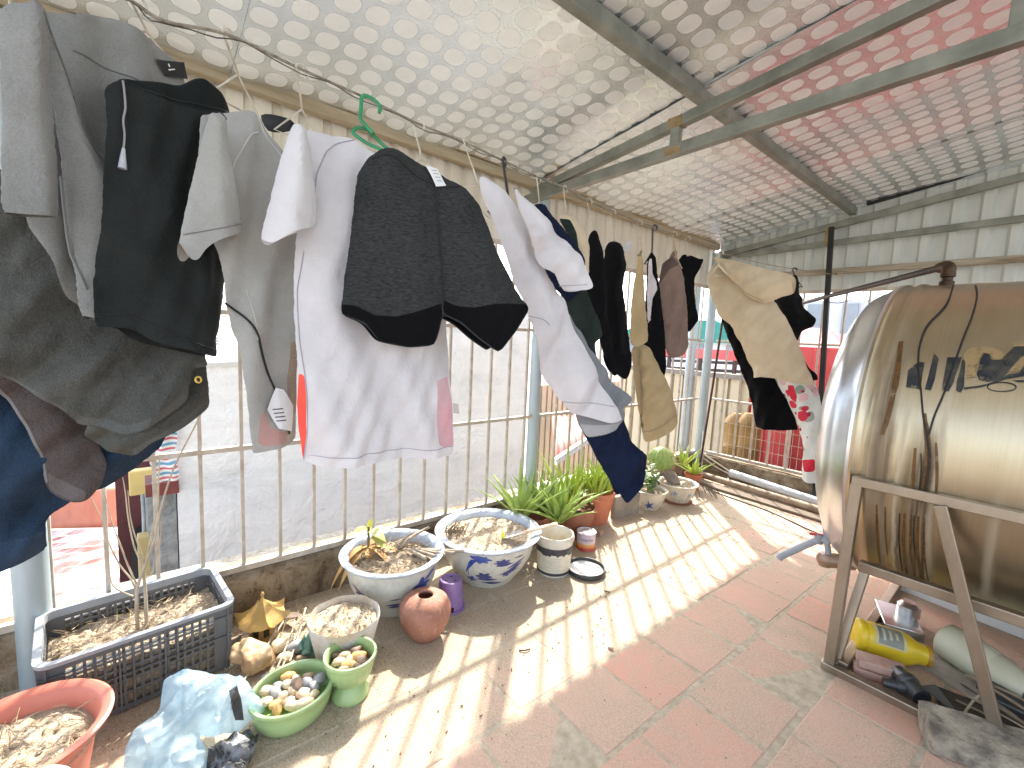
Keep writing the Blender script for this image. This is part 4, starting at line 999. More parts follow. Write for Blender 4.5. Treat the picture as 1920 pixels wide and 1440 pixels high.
# bushy plant in bowl 3
bp_ = thing('bushy_plant', 'bushy grey green plant with pale oval leaves in the star bowl', 'plant', (c3[0], c3[1], .15)); lv = MB(); lv2 = MB(); stm = MB()
for k in range(26):
    t = rr.random()*6.28; q = rr.uniform(.02,.16); tip = Vector((c3[0]-.02+q*math.cos(t), c3[1]+.02+q*math.sin(t), rr.uniform(.20,.40)-.3*q)); b0 = Vector((c3[0]+rr.uniform(-.03,.03), c3[1]+rr.uniform(-.03,.03), .15))
    md = (b0+tip)/2+Vector((0,0,.05)); stm.tube(catmull([b0, md, tip], 4), .003, 5)
    for f in range(9):
        p = b0.lerp(md, .3).lerp(tip, f/8)+Vector((0,0,.02)); a = rr.random()*6.28
        leaf(lv if rr.random() < .6 else lv2, p, (math.cos(a), math.sin(a), rr.uniform(-.1,.6)), rr.uniform(.035,.06), rr.uniform(.018,.028), .3, n=5)
stm.build('stems', al3, bp_); lv.build('leaf', mat('grey_green_leaf', (.20,.30,.17), (.34,.42,.28), 14, .4, trans=.15), bp_, smooth=True); lv2.build('leaf', mat('bright_green_leaf', (.18,.34,.06), (.28,.42,.08), 14, .4, trans=.15), bp_, smooth=True)
dl = MB()
for k in range(16):
    a = rr.uniform(-2.4, .4); p0_ = Vector((-2.10, 4.15, .10)); e = Vector((math.cos(a)*rr.uniform(.1,.34), math.sin(a)*rr.uniform(.1,.34), -.09)); dl.tube(catmull([p0_, p0_+e*.5+Vector((0,0,.05)), p0_+e], 5), .004, 5)
tag(dl.build('dead_vine', mat('dry_vine', (.22,.19,.12), (.12,.1,.07), 10, .9), None), 'tangle of dry vine stems trailing on the tiles at the last pot', 'dead vine')
# ---------------------------------------------------------------- near-left group
vs_ = thing('clay_vase', 'rounded brown clay vase with a small dark mouth standing in the sun', 'vase', (-1.76, 1.005, 0)); VC = (-1.76, 1.005, 0)
def m_clay():
    m, t, b = nt('weathered_clay'); v = coords(t); f = nz(t, v, 9, 6, .65); g = nz(t, coords(t, (1,1,.6)), 40, 5, .7, 1.0)
    c = ramp(t, f, [(.35, (.28,.115,.07)), (.65, (.38,.18,.12))]); s2 = ramp(t, g, [(.56, (0,0,0)), (.64, (1,1,1))])
    c = mixc(t, mth(t, 'MULTIPLY', s2.outputs[0], .4), c.outputs[0], (.50,.36,.26)); t.links.new(c, b.inputs[0]); b.inputs['Roughness'].default_value = .75; bumpit(t, b, g, .25, .01); return m
MB().lathe([(0, .003), (.058, 0), (.066, .006), (.094, .045), (.115, .09), (.122, .125), (.119, .155), (.103, .185), (.074, .204), (.046, .209), (.036, .209), (.034, .204), (.04, .19), (.08, .17), (.1, .12), (.06, .02), (0, .015)], VC, 56).build('body', m_clay(), vs_, smooth=70)
pu = thing('purple_pot', 'purple plastic pot upside down behind the clay vase, its side broken', 'pot', (-1.885, 1.225, 0)); PC = (-1.885, 1.225, 0)
pm = mat('purple_plastic', (.20,.12,.30), (.27,.17,.37), 6, .4)
mb = MB().lathe([(.078, 0), (.080, .006), (.078, .012), (.070, .014), (.070, .03), (.068, .034), (.060, .148), (.056, .156), (.050, .158), (.044, .152), (0, .152)], PC, 44)
rm = set()
for i, f in enumerate(mb.f):
    c_ = sum((Vector(mb.v[j]) for j in f), Vector())/len(f); a = math.atan2(c_.y-PC[1], c_.x-PC[0])
    if -1.25 < a < -.35 and .013 < c_.z < .06+.0*math.sin(a*9): rm.add(i)
mb.f = [f for i, f in enumerate(mb.f) if i not in rm]; mb.mi = [0]*len(mb.f); mb.build('body', pm, pu, smooth=45)
for k in range(3):
    a = 2.1*k+.4; MB().lathe([(0, 0), (.006, 0)], (PC[0]+.026*math.cos(a), PC[1]+.026*math.sin(a), .1535), 12).build('drain_hole', M['blackplastic'], pu)
# white fibre tub
tu = thing('fibre_tub', 'torn whitish fibre tub full of pale dry soil behind the green cup', 'planter', (-1.83, .65, 0)); UC = (-1.835, .65, 0)
um = mat('dirty_fibre', (.62,.59,.53), (.45,.36,.25), 4, .85, bump=.3, bscale=50, lo=.4, hi=.6)
rn = random.Random(9)
MB().lathe([(0, .003), (.10, 0), (.108, .01), (.128, .10), (.150, .2), (.147, .205), (.142, .19), (.135, .15)], UC, 60, lambda a, z: 1+.03*noise.noise(Vector((math.cos(a)*2.5, math.sin(a)*2.5, z*7)))+.012*math.sin(9*a)*(z > .1)).build('body', um, tu, smooth=50)
soil(UC, .139, .172, soil2, tu, .018, seed=33)
straws(UC, .12, .195, 20, straw, tu, 8, (.01,.03))
# pebbles
pcols = [('grey', (.30,.30,.30), (.22,.22,.22)), ('cream', (.60,.50,.34), (.50,.39,.25)), ('amber', (.55,.33,.12), (.44,.24,.07)), ('tan', (.50,.36,.24), (.40,.27,.17)), ('brown', (.20,.13,.09), (.14,.09,.06))]
pmeshes = []
for k, (cn, a, b_) in enumerate(pcols):
    bm = bmesh.new(); bmesh.ops.create_icosphere(bm, subdivisions=3, radius=1)
    for v in bm.verts: p = v.co.copy(); v.co = p*(1+.22*noise.noise(p*1.1+Vector((k*5, 0, 0)))+.05*noise.noise(p*3)); v.co.z *= .68; v.co.x *= 1.25
    me = bpy.data.meshes.new('pebble'); bm.to_mesh(me); bm.free()
    me.materials.append(mat('pebble_'+cn, a, b_, 30, .55, bump=.15, bscale=120))
    for p in me.polygons: p.use_smooth = True
    pmeshes.append(me)
def pebble(k, c, s_, where, grp, seed):
    rq = random.Random(seed); o = bpy.data.objects.new('pebble', pmeshes[k]); COL.objects.link(o); o.location = c
    o.scale = (s_, s_*rq.uniform(.8,1.05), s_*rq.uniform(.8,1.1)); o.rotation_euler = (rq.uniform(-.4,.4), rq.uniform(-.4,.4), rq.random()*6)
    return tag(o, f'smooth {pcols[k][0]} pebble {where}', 'pebble', f'{pcols[k][0]} {grp}')
OC = (-1.665, .40, 0); ov = thing('green_planter', 'low oval pale green glazed planter full of pebbles', 'planter', OC)
gz = mat('pale_green_glaze', (.36,.50,.22), (.30,.42,.18), 7, .3, bump=.06, bscale=40)
MB().lathe([(0, .004), (.098, 0), (.105, .006), (.118, .03), (.126, .065), (.124, .085), (.130, .092), (.134, .1), (.132, .108), (.122, .108), (.117, .1), (.114, .06), (0, .05)], OC, 64, None, 1.0, 1.12, .3).build('body', gz, ov, smooth=50)
k = 0; rr = random.Random(71)
for i in range(120):
    if k >= 34: break
    a = i*2.4; q = .0185*math.sqrt(i)*1.1
    if q > .095: break
    x, y = OC[0]+q*math.cos(a), OC[1]+q*math.sin(a)*1.1
    kk = rr.choices([0,1,2,3,4], [6,11,6,6,1])[0]; pebble(kk, (x, y, .082+rr.uniform(0,.014)), rr.uniform(.018,.026), 'among the stones in the low oval green planter', 'pebbles in the oval planter', i); k += 1
UCp = (-1.625, .60, 0); up_ = thing('green_urn', 'pale green footed urn planter with fluted cup holding a few stones', 'planter', UCp)
MB().lathe([(0, .003), (.066, 0), (.072, .008), (.070, .02), (.058, .045), (.048, .058), (.050, .066), (.058, .07), (.075, .085), (.088, .13), (.090, .155), (.098, .160), (.101, .168), (.099, .178), (.090, .178), (.084, .165), (.078, .12), (0, .11)], UCp, 80, lambda a, z: 1+(.022*math.cos(20*a) if .08 < z < .152 else 0)).build('body', gz, up_, smooth=50)
soil(UCp, .078, .13, mat('bark_soil', (.2,.12,.07)), up_, .006, seed=41, rings=6, n=20)
for i, (dx, dy, kk, s_) in enumerate(((-.035,-.01,3,.026), (.0,.03,2,.026), (.03,-.015,2,.025), (-.01,-.04,1,.024), (.035,.03,4,.022), (-.04,.035,4,.022), (.0,-.005,3,.02), (.04,-.045,1,.018), (-.055,-.035,4,.017), (.055,.01,4,.018))):
    pebble(kk, (UCp[0]+dx, UCp[1]+dy, .148), s_, 'inside the footed green urn', 'stones in the urn', 200+i)
# loose stones, miniature pagoda, figure, sticks
bm = bmesh.new(); bmesh.ops.create_icosphere(bm, subdivisions=4, radius=1)
for v in bm.verts: p = v.co.copy(); v.co = Vector((p.x*.085, p.y*.06, p.z*.05))*(1+.45*noise.noise(p*1.5+Vector((2,1,0)))+.10*noise.noise(p*4))
me = bpy.data.meshes.new('stone'); bm.to_mesh(me); bm.free(); so_ = link('stone', me, None, mat('honey_stone', (.58,.42,.24), (.44,.27,.13), 9, .6, bump=.3, bscale=40), True); so_.location = (-2.01, .33, .048); so_.rotation_euler = (0, .2, .7)
tag(so_, 'honey coloured rounded rock beside the plastic crate', 'rock')
for i, (x, y, kk, s_) in enumerate(((-2.05,.44,1,.035), (-2.0,.50,0,.036), (-1.97,.44,1,.026), (-1.9,.40,3,.02), (-1.89,.36,0,.022), (-1.86,.33,1,.018), (-1.93,.50,3,.018))):
    pebble(kk, (x, y, s_*.6), s_, 'lying loose between the rock and the dry sticks', 'loose stones by the crate', 300+i)
pg = thing('miniature_pagoda', 'small ochre ceramic pagoda with upturned roof by the curb', 'ornament', (-2.19, .40, 0)); G0 = Vector((-2.19, .40, 0))
ochre = mat('ochre_glaze', (.52,.34,.11), (.40,.24,.07), 12, .45, bump=.2, bscale=40)
MB().lathe([(0, .0), (.062, 0), (.066, .012), (.055, .016), (.048, .02), (.046, .085), (0, .09)], G0, 6).build('base', ochre, pg)
nR = 48; rv = []
for (f, z) in ((1, .092), (.97, .098), (.7, .115), (.45, .14), (.22, .168), (.1, .18), (.06, .195), (0.02, .205)):
    for j in range(nR):
        a = 2*PI*j/nR; hx = math.cos(PI/6)/math.cos((a % (PI/3))-PI/6); cr_k = abs(((a/(PI/3)) % 1)-.5)*2
        r = .112*f*hx*(1+.10*f*cr_k**4); rv.append((G0.x+r*math.cos(a), G0.y+r*math.sin(a), z+.03*(f**3)*cr_k**5))
mb = MB().add(rv, [(i*nR+j, i*nR+(j+1) % nR, (i+1)*nR+(j+1) % nR, (i+1)*nR+j) for i in range(7) for j in range(nR)]); mb.f.append(list(range(nR))[::-1]); mb.mi.append(0); mb.build('roof', ochre, pg, smooth=35)
for a in (-.9, .15): MB().box((G0.x+.043*math.cos(a), G0.y+.043*math.sin(a), .045), (.012, .024, .045), rz=a).build('doorway', mat('dark_opening', (.03,.02,.012)), pg, bevel=.003)
MB().lathe([(0, 0), (.006, 0), (.008, .012), (.004, .02), (0, .022)], G0+Vector((0,0,.2)), 10).build('finial', ochre, pg, smooth=True)
fg = MB(); F0 = Vector((-1.955, .555, 0))
fg.lathe([(0, 0), (.042, 0), (.046, .02), (.036, .05), (.026, .08), (.014, .095), (.012, .105), (0, .106)], F0, 20, lambda a, z: 1+.12*math.sin(3*a+z*40)); fg.tube([F0+Vector((.02,-.02,.07)), F0+Vector((.042,-.03,.04)), F0+Vector((.02,-.045,.025))], .012, 8); fg.tube([F0+Vector((-.02,-.02,.07)), F0+Vector((-.03,-.04,.04)), F0+Vector((0,-.05,.025))], .012, 8)
fgt = thing('figurine', 'small seated jade green figurine with ochre head beside the fibre tub', 'figurine', F0); fg.build('robe', mat('jade_glaze', (.10,.22,.16), (.17,.28,.20), 18, .5, bump=.2), fgt, smooth=True)
MB().lathe([(.002, -.026), (.018, -.02), (.025, -.004), (.024, .012), (.014, .024), (.002, .027)], F0+Vector((0,0,.125)), 20).build('head', mat('ochre_head', (.42,.27,.08), None, 14, .5), fgt, smooth=True)
for i, (a, b_) in enumerate((((-2.25,.52,.03), (-1.80,.19,.02)), ((-2.22,.56,.03), (-1.86,.37,.015)), ((-2.2,.58,.025), (-1.88,.40,.01)), ((-2.24,.60,.03), (-1.92,.45,.012)), ((-2.26,.50,.04), (-1.95,.33,.02)))):
    a, b_ = Vector(a), Vector(b_); nrm = Vector((0,0,.004*i))
    tag(MB().tube([a+nrm, (a+b_)/2+nrm+Vector((.004,.004,.002)), b_+nrm], [.0045,.004,.0035], 7).build('dry_reed', mat('pale_reed', (.55,.47,.36), (.38,.31,.23), 20, .85), None, smooth=True), ('long pale dry reed lying apart from the bundle by the crate' if i == 0 else 'pale dry reed lying in the bundle between pagoda and figurine'), 'reed', 'single long reed' if i == 0 else 'dry reeds by the pagoda')
mb = MB(); leaf(mb, (-2.28, .48, .02), (.5,.4,.2), .16, .05, .1); leaf(mb, (-2.22, .72, .02), (.3,.7,.1), .2, .07, .1); leaf(mb, (-2.25, .30, .01), (.5,-.1,.2), .1, .05, .2); tag(mb.build('dead_leaves', mat('grey_dead_leaf', (.24,.19,.14), (.16,.12,.09), 12, .9), None, smooth=True), 'curled grey brown dead leaves behind the miniature pagoda', 'dead leaves')
tag(straws((-2.15, .45, 0), .28, .004, 150, straw, None, 19, (.03,.12), 'straw_litter'), 'scattered dry straw litter along the curb by the crate', 'litter', kind='stuff')
# litter specks on the tiles
lm = MB(); rr = random.Random(77)
for k in range(260):
    x, y = -1.2-abs(rr.gauss(0,.35)), rr.uniform(.1, 4.3); s_ = rr.uniform(.002,.005)
    lm.box((x if x > -2.38 else -2.3, y, .004), (s_*rr.uniform(1,2.5), s_, s_*.6), rz=rr.random()*3)
for k in range(120):
    x, y = rr.uniform(-1.3, .3), rr.uniform(.9, 4.3); s_ = rr.uniform(.0015,.0035); lm.box((x, y, .004), (s_*1.5, s_, s_*.6), rz=rr.random()*3)
tag(lm.build('grit', mat('dark_grit', (.07,.05,.035), (.2,.15,.1), 30, .9), None), 'scattered dark grit and crumbs of earth over the tiles', 'grit', kind='stuff')
for p, s_, lab in (((-1.165, 1.66, .008), .012, 'small pale chip of plaster lying in the shade of the tiles'), ((-1.99, 2.6, .015), .022, 'tan lump of earth near the brown pot'), ((-1.72, 1.83, .006), .008, 'tiny white chip on the tiles in front of the bucket')):
    o = pebble(1 if s_ < .015 else 3, p, s_, '', '', int(s_*1e4)); o.name = 'chip'; tag(o, lab, 'chip'); del o['group']
for i, (a, b_) in enumerate((((-1.41,1.30,.004), (-1.385,1.345,.006)), ((-1.49,2.02,.004), (-1.46,2.03,.006)))):
    tag(MB().tube(catmull([a, (Vector(a)+Vector(b_))/2+Vector((.008,-.004,.004)), b_], 4), .0035, 6).build('twig', mat('dark_twig', (.05,.035,.03)), None), ('short dark curled twig on the sunny tiles near the bowl shadow', 'short dark curled twig on the sunny tiles beyond the lid')[i], 'twig')
# big near pot
PP = (-1.76, -.30, 0); pk = thing('large_pot', 'large salmon pink plastic pot of dry soil at the near left corner', 'pot', PP)
pinkm = mat('salmon_plastic', (.60,.20,.135), (.54,.17,.11), 6, .45)
MB().lathe([(0, .003), (.13, 0), (.165, .20), (.17, .225), (.190, .232), (.205, .244), (.206, .252), (.198, .256), (.180, .250), (.170, .235), (.155, .18)], PP, 72).build('body', pinkm, pk, smooth=45)
soil(PP, .168, .19, soil2, pk, .012, seed=51, rings=18, n=48); straws(PP, .14, .208, 60, straw, pk, 52, (.02,.07))
# crate with soil and sapling
ang = .09; CC = Vector((-2.205, -.03, 0))
def cw(x, y, z): return Vector((CC.x+x*math.cos(ang)-y*math.sin(ang), CC.y+x*math.sin(ang)+y*math.cos(ang), z))
crate = thing('plastic_crate', 'grey plastic lattice crate filled with soil against the curb', 'crate', CC)
cgm = mat('grey_crate_plastic', (.085,.092,.095), (.13,.13,.13), 6, .5, bump=.1, bscale=60); cmb = MB()
HX, HY, HZ = .185, .272, .30
def wall_panel(pfun, L, zs, holes_from, nx, hw):
    """lattice wall made of bars with real gaps"""
    th = .006
    for (z0, z1) in zs: cmb_box(pfun, 0, L, z0, z1, th)
def cmb_box(pfun, s0, s1, z0, z1, th, off=0.0):
    vs = [pfun(s_, z, d) for s_ in (s0, s1) for z in (z0, z1) for d in (off-th/2, off+th/2)]
    cmb.add(vs, [(0,1,3,2), (4,6,7,5), (0,4,5,1), (2,3,7,6), (0,2,6,4), (1,5,7,3)])
faces = [(lambda s_, z, d: cw(HX-.02*(1-z/HZ)+d, -HY+s_, z), 2*HY), (lambda s_, z, d: cw(-HX+.02*(1-z/HZ)+d, -HY+s_, z), 2*HY), (lambda s_, z, d: cw(-HX+s_, HY-.02*(1-z/HZ)+d, z), 2*HX), (lambda s_, z, d: cw(-HX+s_, -HY+.02*(1-z/HZ)+d, z), 2*HX)]
for fi, (pf, L) in enumerate(faces):
    m0 = .055
    cmb_box(pf, .004, m0, .01, HZ-.02, .007); cmb_box(pf, L-m0, L-.004, .01, HZ-.02, .007)
    rows = [(.01, .03), (.073, .082), (.125, .134), (.175, .184), (.222, .23), (.262, HZ-.01)] 
    for z0, z1 in rows: cmb_box(pf, m0, L-m0, z0, z1, .006)
    n = int((L-2*m0)/.0245)
    for k in range(n+1):
        s_ = m0+(L-2*m0)*k/n; cmb_box(pf, s_-.0045, s_+.0045, .02, .27, .0055)
    sg = 1 if fi in (0, 2) else -1
    for s_ in (.012, L*.36, L*.43, L*.6, L*.67, L-.012): cmb_box(pf, s_-.003, s_+.003, .01, HZ-.012, .014, sg*.006)
    cmb_box(pf, .0, L, .155, .160, .014, sg*.004); cmb_box(pf, 0, L, .243, .248, .014, sg*.004)
# rounded rim
def rrect(hx, hy, r, z, n=6): 
    out = []
    for cx, cy, a0 in ((hx-r, hy-r, 0), (-hx+r, hy-r, PI/2), (-hx+r, -hy+r, PI), (hx-r, -hy+r, 1.5*PI)):
        for i in range(n+1): a = a0+PI/2*i/n; out.append(cw(cx+r*math.cos(a), cy+r*math.sin(a), z))
    return out
ring = [rrect(HX+.016, HY+.016, .045, HZ-.014), rrect(HX+.018, HY+.018, .046, HZ), rrect(HX-.004, HY-.004, .035, HZ), rrect(HX-.006, HY-.006, .035, HZ-.03)]
cmb.build('body', cgm, crate, recalc=True); cmb = MB()
nn = len(ring[0]); cmb.add([p for r in ring for p in r], [(i*nn+j, i*nn+(j+1) % nn, (i+1)*nn+(j+1) % nn, (i+1)*nn+j) for i in range(3) for j in range(nn)])
cmb.build('rim', mat('grey_crate_rim', (.27,.29,.31), (.20,.215,.23), 6, .45), crate, smooth=40)
bt = rrect(HX-.03, HY-.03, .03, .012); MB().add(bt, [tuple(range(len(bt)))]).build('floor_panel', cgm, crate)
sm_ = MB().grid(34, 46, lambda a, b: cw((a-.5)*2*(HX-.012), (b-.5)*2*(HY-.012), .205+.02*noise.noise(Vector((a*4, b*5, 2)))+.014*noise.noise(Vector((a*14, b*18, 2)))+.012*noise.noise(Vector((a*33, b*40, 7)))+.02*(1-abs(2*a-1))*b))
sm_.build('soil', mat('crate_soil', (.54,.44,.32), (.34,.26,.175), 22, .98, bump=1, bscale=80, dist=.02, lo=.38, hi=.64), crate, smooth=True)
rr = random.Random(14); lit = MB()
for k in range(160):
    p = cw(rr.uniform(-.16,.16), rr.uniform(-.25,.25), .222+rr.uniform(0,.012)); d = Vector((rr.uniform(-1,1), rr.uniform(-1,1), rr.uniform(-.1,.4))).normalized()*rr.uniform(.02,.07); lit.tube([p-d*.5, p+d*.5], .0016, 4)
lit.build('straw_litter', straw, crate)
drk = MB()
for fi in (0, 3):
    pf, L = faces[fi]
    drk.grid(20, 6, lambda a, b, pf=pf, L=L, fi=fi: pf(.03+(L-.06)*a, .015+.19*b, (-.012 if fi == 0 else .012)+.006*noise.noise(Vector((a*20, b*8, fi)))))
drk.build('soil_side', soilm, crate, smooth=True)
sap = thing('bare_sapling', 'leafless branching sapling with pale stems growing in the crate', 'sapling', onz(262, 1178, .21)); sm2 = MB()
bk_ = mat('sapling_bark', (.46,.40,.30), (.33,.27,.19), 14, .8, bump=.2)
SX = -2.21
br_ = [ [(258,1178),(256,1130),(258,1100),(270,1065),(290,1010),(300,960),(325,880),(365,800),(385,760)],
        [(275,1175),(273,1120),(270,1075),(275,1050),(285,1000),(295,950),(297,900),(300,850)],
        [(257,1110),(245,1085),(225,1060),(205,1020),(195,985),(180,950),(165,920)],
        [(258,1100),(240,1060),(225,1020),(210,980),(200,940),(190,915)],
        [(262,1085),(265,1060),(250,1020),(240,970),(235,925),(230,895)],
        [(250,1118),(230,1110),(212,1098),(205,1070),(203,1040)],
        [(262,1090),(270,1060),(262,1030),(250,995),(243,960),(240,920)],
        [(270,1085),(285,1075),(290,1050),(300,1015),(303,970)] ]
for k, b_ in enumerate(br_):
    pts = []
    for i, (u, v) in enumerate(b_): p = onx(u, v, SX+.02*math.sin(k*1.3)*i*.35-.008*i*(k % 3-1)); pts.append(p)
    cp_ = catmull(pts, 4); n = len(cp_); r0 = .0068 if k < 2 else .0036
    sm2.tube(cp_, [r0*(1-.72*i/n) for i in range(n)], 8)
sm2.build('branches', bk_, sap, smooth=True)
# ---------------------------------------------------------------- bag
bagm, bt_, bb = nt('blue_plastic_film')
v = coords(bt_); f = nz(bt_, v, 14, 6, .65, 1.2); r = ramp(bt_, f, [(.3, (.52,.70,.81)), (.7, (.76,.86,.91))]); bt_.links.new(r.outputs[0], bb.inputs[0]); bb.inputs['Roughness'].default_value = .14
trn = bt_.nodes.new('ShaderNodeBsdfTranslucent'); bt_.links.new(r.outputs[0], trn.inputs[0]); tp = bt_.nodes.new('ShaderNodeBsdfTransparent'); tp.inputs[0].default_value = (.75,.86,.93,1)
m1_ = bt_.nodes.new('ShaderNodeMixShader'); m1_.inputs[0].default_value = .5; bt_.links.new(bb.outputs[0], m1_.inputs[1]); bt_.links.new(trn.outputs[0], m1_.inputs[2])
m2_ = bt_.nodes.new('ShaderNodeMixShader'); m2_.inputs[0].default_value = .42; bt_.links.new(m1_.outputs[0], m2_.inputs[1]); bt_.links.new(tp.outputs[0], m2_.inputs[2]); bt_.links.new(m2_.outputs[0], bt_.nodes['Material Output'].inputs[0])
vv = N(bt_, 'ShaderNodeTexVoronoi', Scale=17.0, feature='DISTANCE_TO_EDGE'); bt_.links.new(v, vv.inputs['Vector']); bumpit(bt_, bb, mth(bt_, 'ADD', f, vv.outputs[0]), .42, .02)
A = onz(350, 1350, .10); n_ = (EYE-A).normalized(); n_ = (n_+Vector((0,0,.5))).normalized(); e1 = Vector((0,0,1)).cross(n_).normalized()
pbag = [(228,1470),(240,1400),(268,1365),(300,1330),(308,1290),(318,1270),(352,1262),(400,1266),(432,1268),(465,1283),(480,1310),(499,1334),(470,1355),(455,1372),(420,1385),(395,1384),(372,1380),(385,1400),(392,1470)]
P_ = Panel(pbag, A, n_, e1, th=.05, w=.07, folds=[(.012,.13,.9), (.006,.06,2.2)], seed=3, crease=.034, smooth=1, g=.011, topramp=1)
bag_ = thing('plastic_bag', 'crumpled translucent light blue plastic bag lying beside the crate', 'bag', A)
mb_ = P_.mesh(MB()); mb_.build('film', bagm, bag_, smooth=True, recalc=False)
P_.patch([(428,1304),(442,1300),(450,1320),(456,1358),(440,1360),(432,1340)], .006).build('dark_opening', M['blackplastic'], bag_, smooth=True)
A2 = onz(430, 1415, .03); P2_ = Panel([(380,1480),(392,1410),(440,1378),(468,1372),(478,1385),(485,1372),(482,1400),(462,1440),(455,1480)], A2, (n_+Vector((0,0,.6))).normalized(), e1, th=.03, w=.06, folds=[(.016,.07,1.2), (.01,.04,.2)], seed=8, crease=.02, smooth=1, g=.010, topramp=1)
blm, t_, b__ = nt('black_film'); v = coords(t_); f = nz(t_, v, 16, 5, .6, 1); rr_ = ramp(t_, f, [(.45, (.012,.012,.014)), (.62, (.22,.23,.24))]); t_.links.new(rr_.outputs[0], b__.inputs[0]); b__.inputs['Roughness'].default_value = .25; bumpit(t_, b__, f, .7, .03)
tag(P2_.mesh(MB()).build('black_bag', blm, None, smooth=True, recalc=False), 'crumpled black and grey plastic bag under the blue bag', 'bag')
A3 = onz(130, 1436, .01); 
tag(Panel([(60,1470),(75,1438),(105,1432),(135,1438),(140,1470)], at(100, 1445, 1.15), (EYE-at(100,1445,1.15)).normalized(), e1, th=.03, w=.04, seed=2, g=.01).mesh(MB()).build('white_cloth', cloth('white_rag', (.75,.74,.74)), None, smooth=True, recalc=False), 'corner of a white rag at the bottom edge below the pink pot', 'cloth')
# ---------------------------------------------------------------- pipes along the far curb
def pipe(p, q, r, m, lab, cat='pipe', name='pipe', n=24, hollow=True):
    p, q = Vector(p), Vector(q); mb = MB(); d = (q-p).normalized()
    mb.tube([p, p+d*.001, p.lerp(q, .5), q], [r*.85, r, r, r], n); return tag(mb.build(name, m, None, smooth=50), lab, cat)
pipe((-2.0, 4.735, .115), (-.35, 4.52, .06), .040, mat('grey_pvc', (.52,.55,.57), (.44,.47,.49), 6, .4), 'thick pale grey plastic pipe lying along the far curb', name='plastic_pipe')
pipe((-2.28, 4.62, .05), (-.4, 4.47, .05), .034, mat('rusty_pipe', (.42,.32,.22), (.24,.17,.11), 12, .7), 'long rusty beige pipe lying in front of the grey one', name='rusty_pipe')
tag(MB().box((-1.3, 4.42, .012), (2.0, .12, .022), rz=-.05).build('wooden_plank', mat('dark_plank', (.20,.15,.11), (.12,.09,.06), 7, .85, stretch=(1,8,8)), None, bevel=.003), 'dark weathered plank on the tiles below the pipes', 'plank')
for k, (a, b_, c_) in enumerate((((-2.28,4.66,.27), (-2.15,4.7,.20), (-2.0,4.735,.125)), ((-2.29,4.64,.24), (-2.12,4.68,.15), (-1.99,4.73,.10)))):
    tag(MB().tube(catmull([a, b_, c_], 6), .007, 8).build('white_hose', M['whitewire'], None, smooth=True), ('upper', 'lower')[k]+' white cable running from the corner into the grey pipe', 'cable')
tag(MB().tube(catmull([(-2.02, 4.72, .06), (-1.93, 4.60, .03), (-2.02, 4.52, .012), (-2.1, 4.56, .02)], 6), .006, 8).build('white_hose', M['whitewire'], None, smooth=True), 'short loop of white cable on the floor at the pipe end', 'cable')
tag(MB().tube(catmull([(-2.05, 4.33, .006), (-1.7, 4.27, .006), (-1.4, 4.22, .006), (-1.0, 4.06, .006), (-.5, 4.02, .006)], 8), .005, 6).build('black_cable', M['blackplastic'], None), 'thin black cable lying across the tiles in front of the plank', 'cable')
# ---------------------------------------------------------------- water tank and stand
YC, ZC, RT, XE = 3.17, 1.02, .775, -.515
tk = thing('water_tank', 'large horizontal stainless steel water tank with brown drip stains', 'tank', (.3, YC, ZC))
def ringp(x, r): return [(x, YC+r*math.cos(a), ZC+r*math.sin(a)) for a in [2*PI*i/128 for i in range(128)]]
def rings(lst):
    mb = MB(); vs = [p for x, r in lst for p in ringp(x, r)]; n = 128
    return mb.add(vs, [(i*n+j, i*n+(j+1) % n, (i+1)*n+(j+1) % n, (i+1)*n+j) for i in range(len(lst)-1) for j in range(n)])
prof = [(XE, RT+.004), (XE+.012, RT+.006), (XE+.02, RT-.004), (XE+.05, RT-.003), (XE+.06, RT+.007), (XE+.08, RT+.007), (XE+.09, RT-.002)]
x = XE+.09
while x < 1.5: x += .06; prof.append((x, RT-.001+.0012*math.sin(x*40)))
rings(prof).build('shell', M['steel'], tk, smooth=60)
dm = [(XE, RT+.004), (XE-.012, RT+.005), (XE-.018, RT-.012), (XE-.045, RT-.018), (XE-.055, RT-.03)]
for i in range(1, 15): a = i/14*PI/2; dm.append((XE-.055-.20*math.sin(a), (RT-.03)*math.cos(a)))
rings(dm).build('end_dome', mat('dome_steel', (.72,.74,.76), (.62,.64,.66), 5, .30, 1.0, bump=.05, bscale=12), tk, smooth=60)
def oncyl(u, v, off=.0015):
    r = ray(u, v); o_ = EYE; a = r.y**2+r.z**2; b_ = 2*((o_.y-YC)*r.y+(o_.z-ZC)*r.z); c_ = (o_.y-YC)**2+(o_.z-ZC)**2-RT**2
    p = o_+r*((-b_-math.sqrt(max(0, b_*b_-4*a*c_)))/(2*a)); d = Vector((0, p.y-YC, p.z-ZC)).normalized(); return Vector((p.x, YC+d.y*(RT+off), ZC+d.z*(RT+off)))
def decal(polys, m, nm, off=.0015):
    mb = MB()
    for poly in polys:
        pts = subdiv([Vector(p) for p in poly], 5); n = len(pts)
        inn = [Vector((x_, y_)) for x_ in range(int(min(p.x for p in pts)), int(max(p.x for p in pts))+1, 6) for y_ in range(int(min(p.y for p in pts)), int(max(p.y for p in pts))+1, 6) if inside((x_, y_), pts)]
        r = geometry.delaunay_2d_cdt(pts+inn, [(i, (i+1) % n) for i in range(n)], [], 1, 1e-4)
        mb.add([oncyl(p.x, p.y, off) for p in r[0]], [tuple(f) for f in r[2]])
    return mb.build(nm, m, tk, smooth=True)
nav = mat('worn_navy_paint', (.018,.022,.030), (.085,.08,.06), 16, .5, .3, lo=.42, hi=.70)
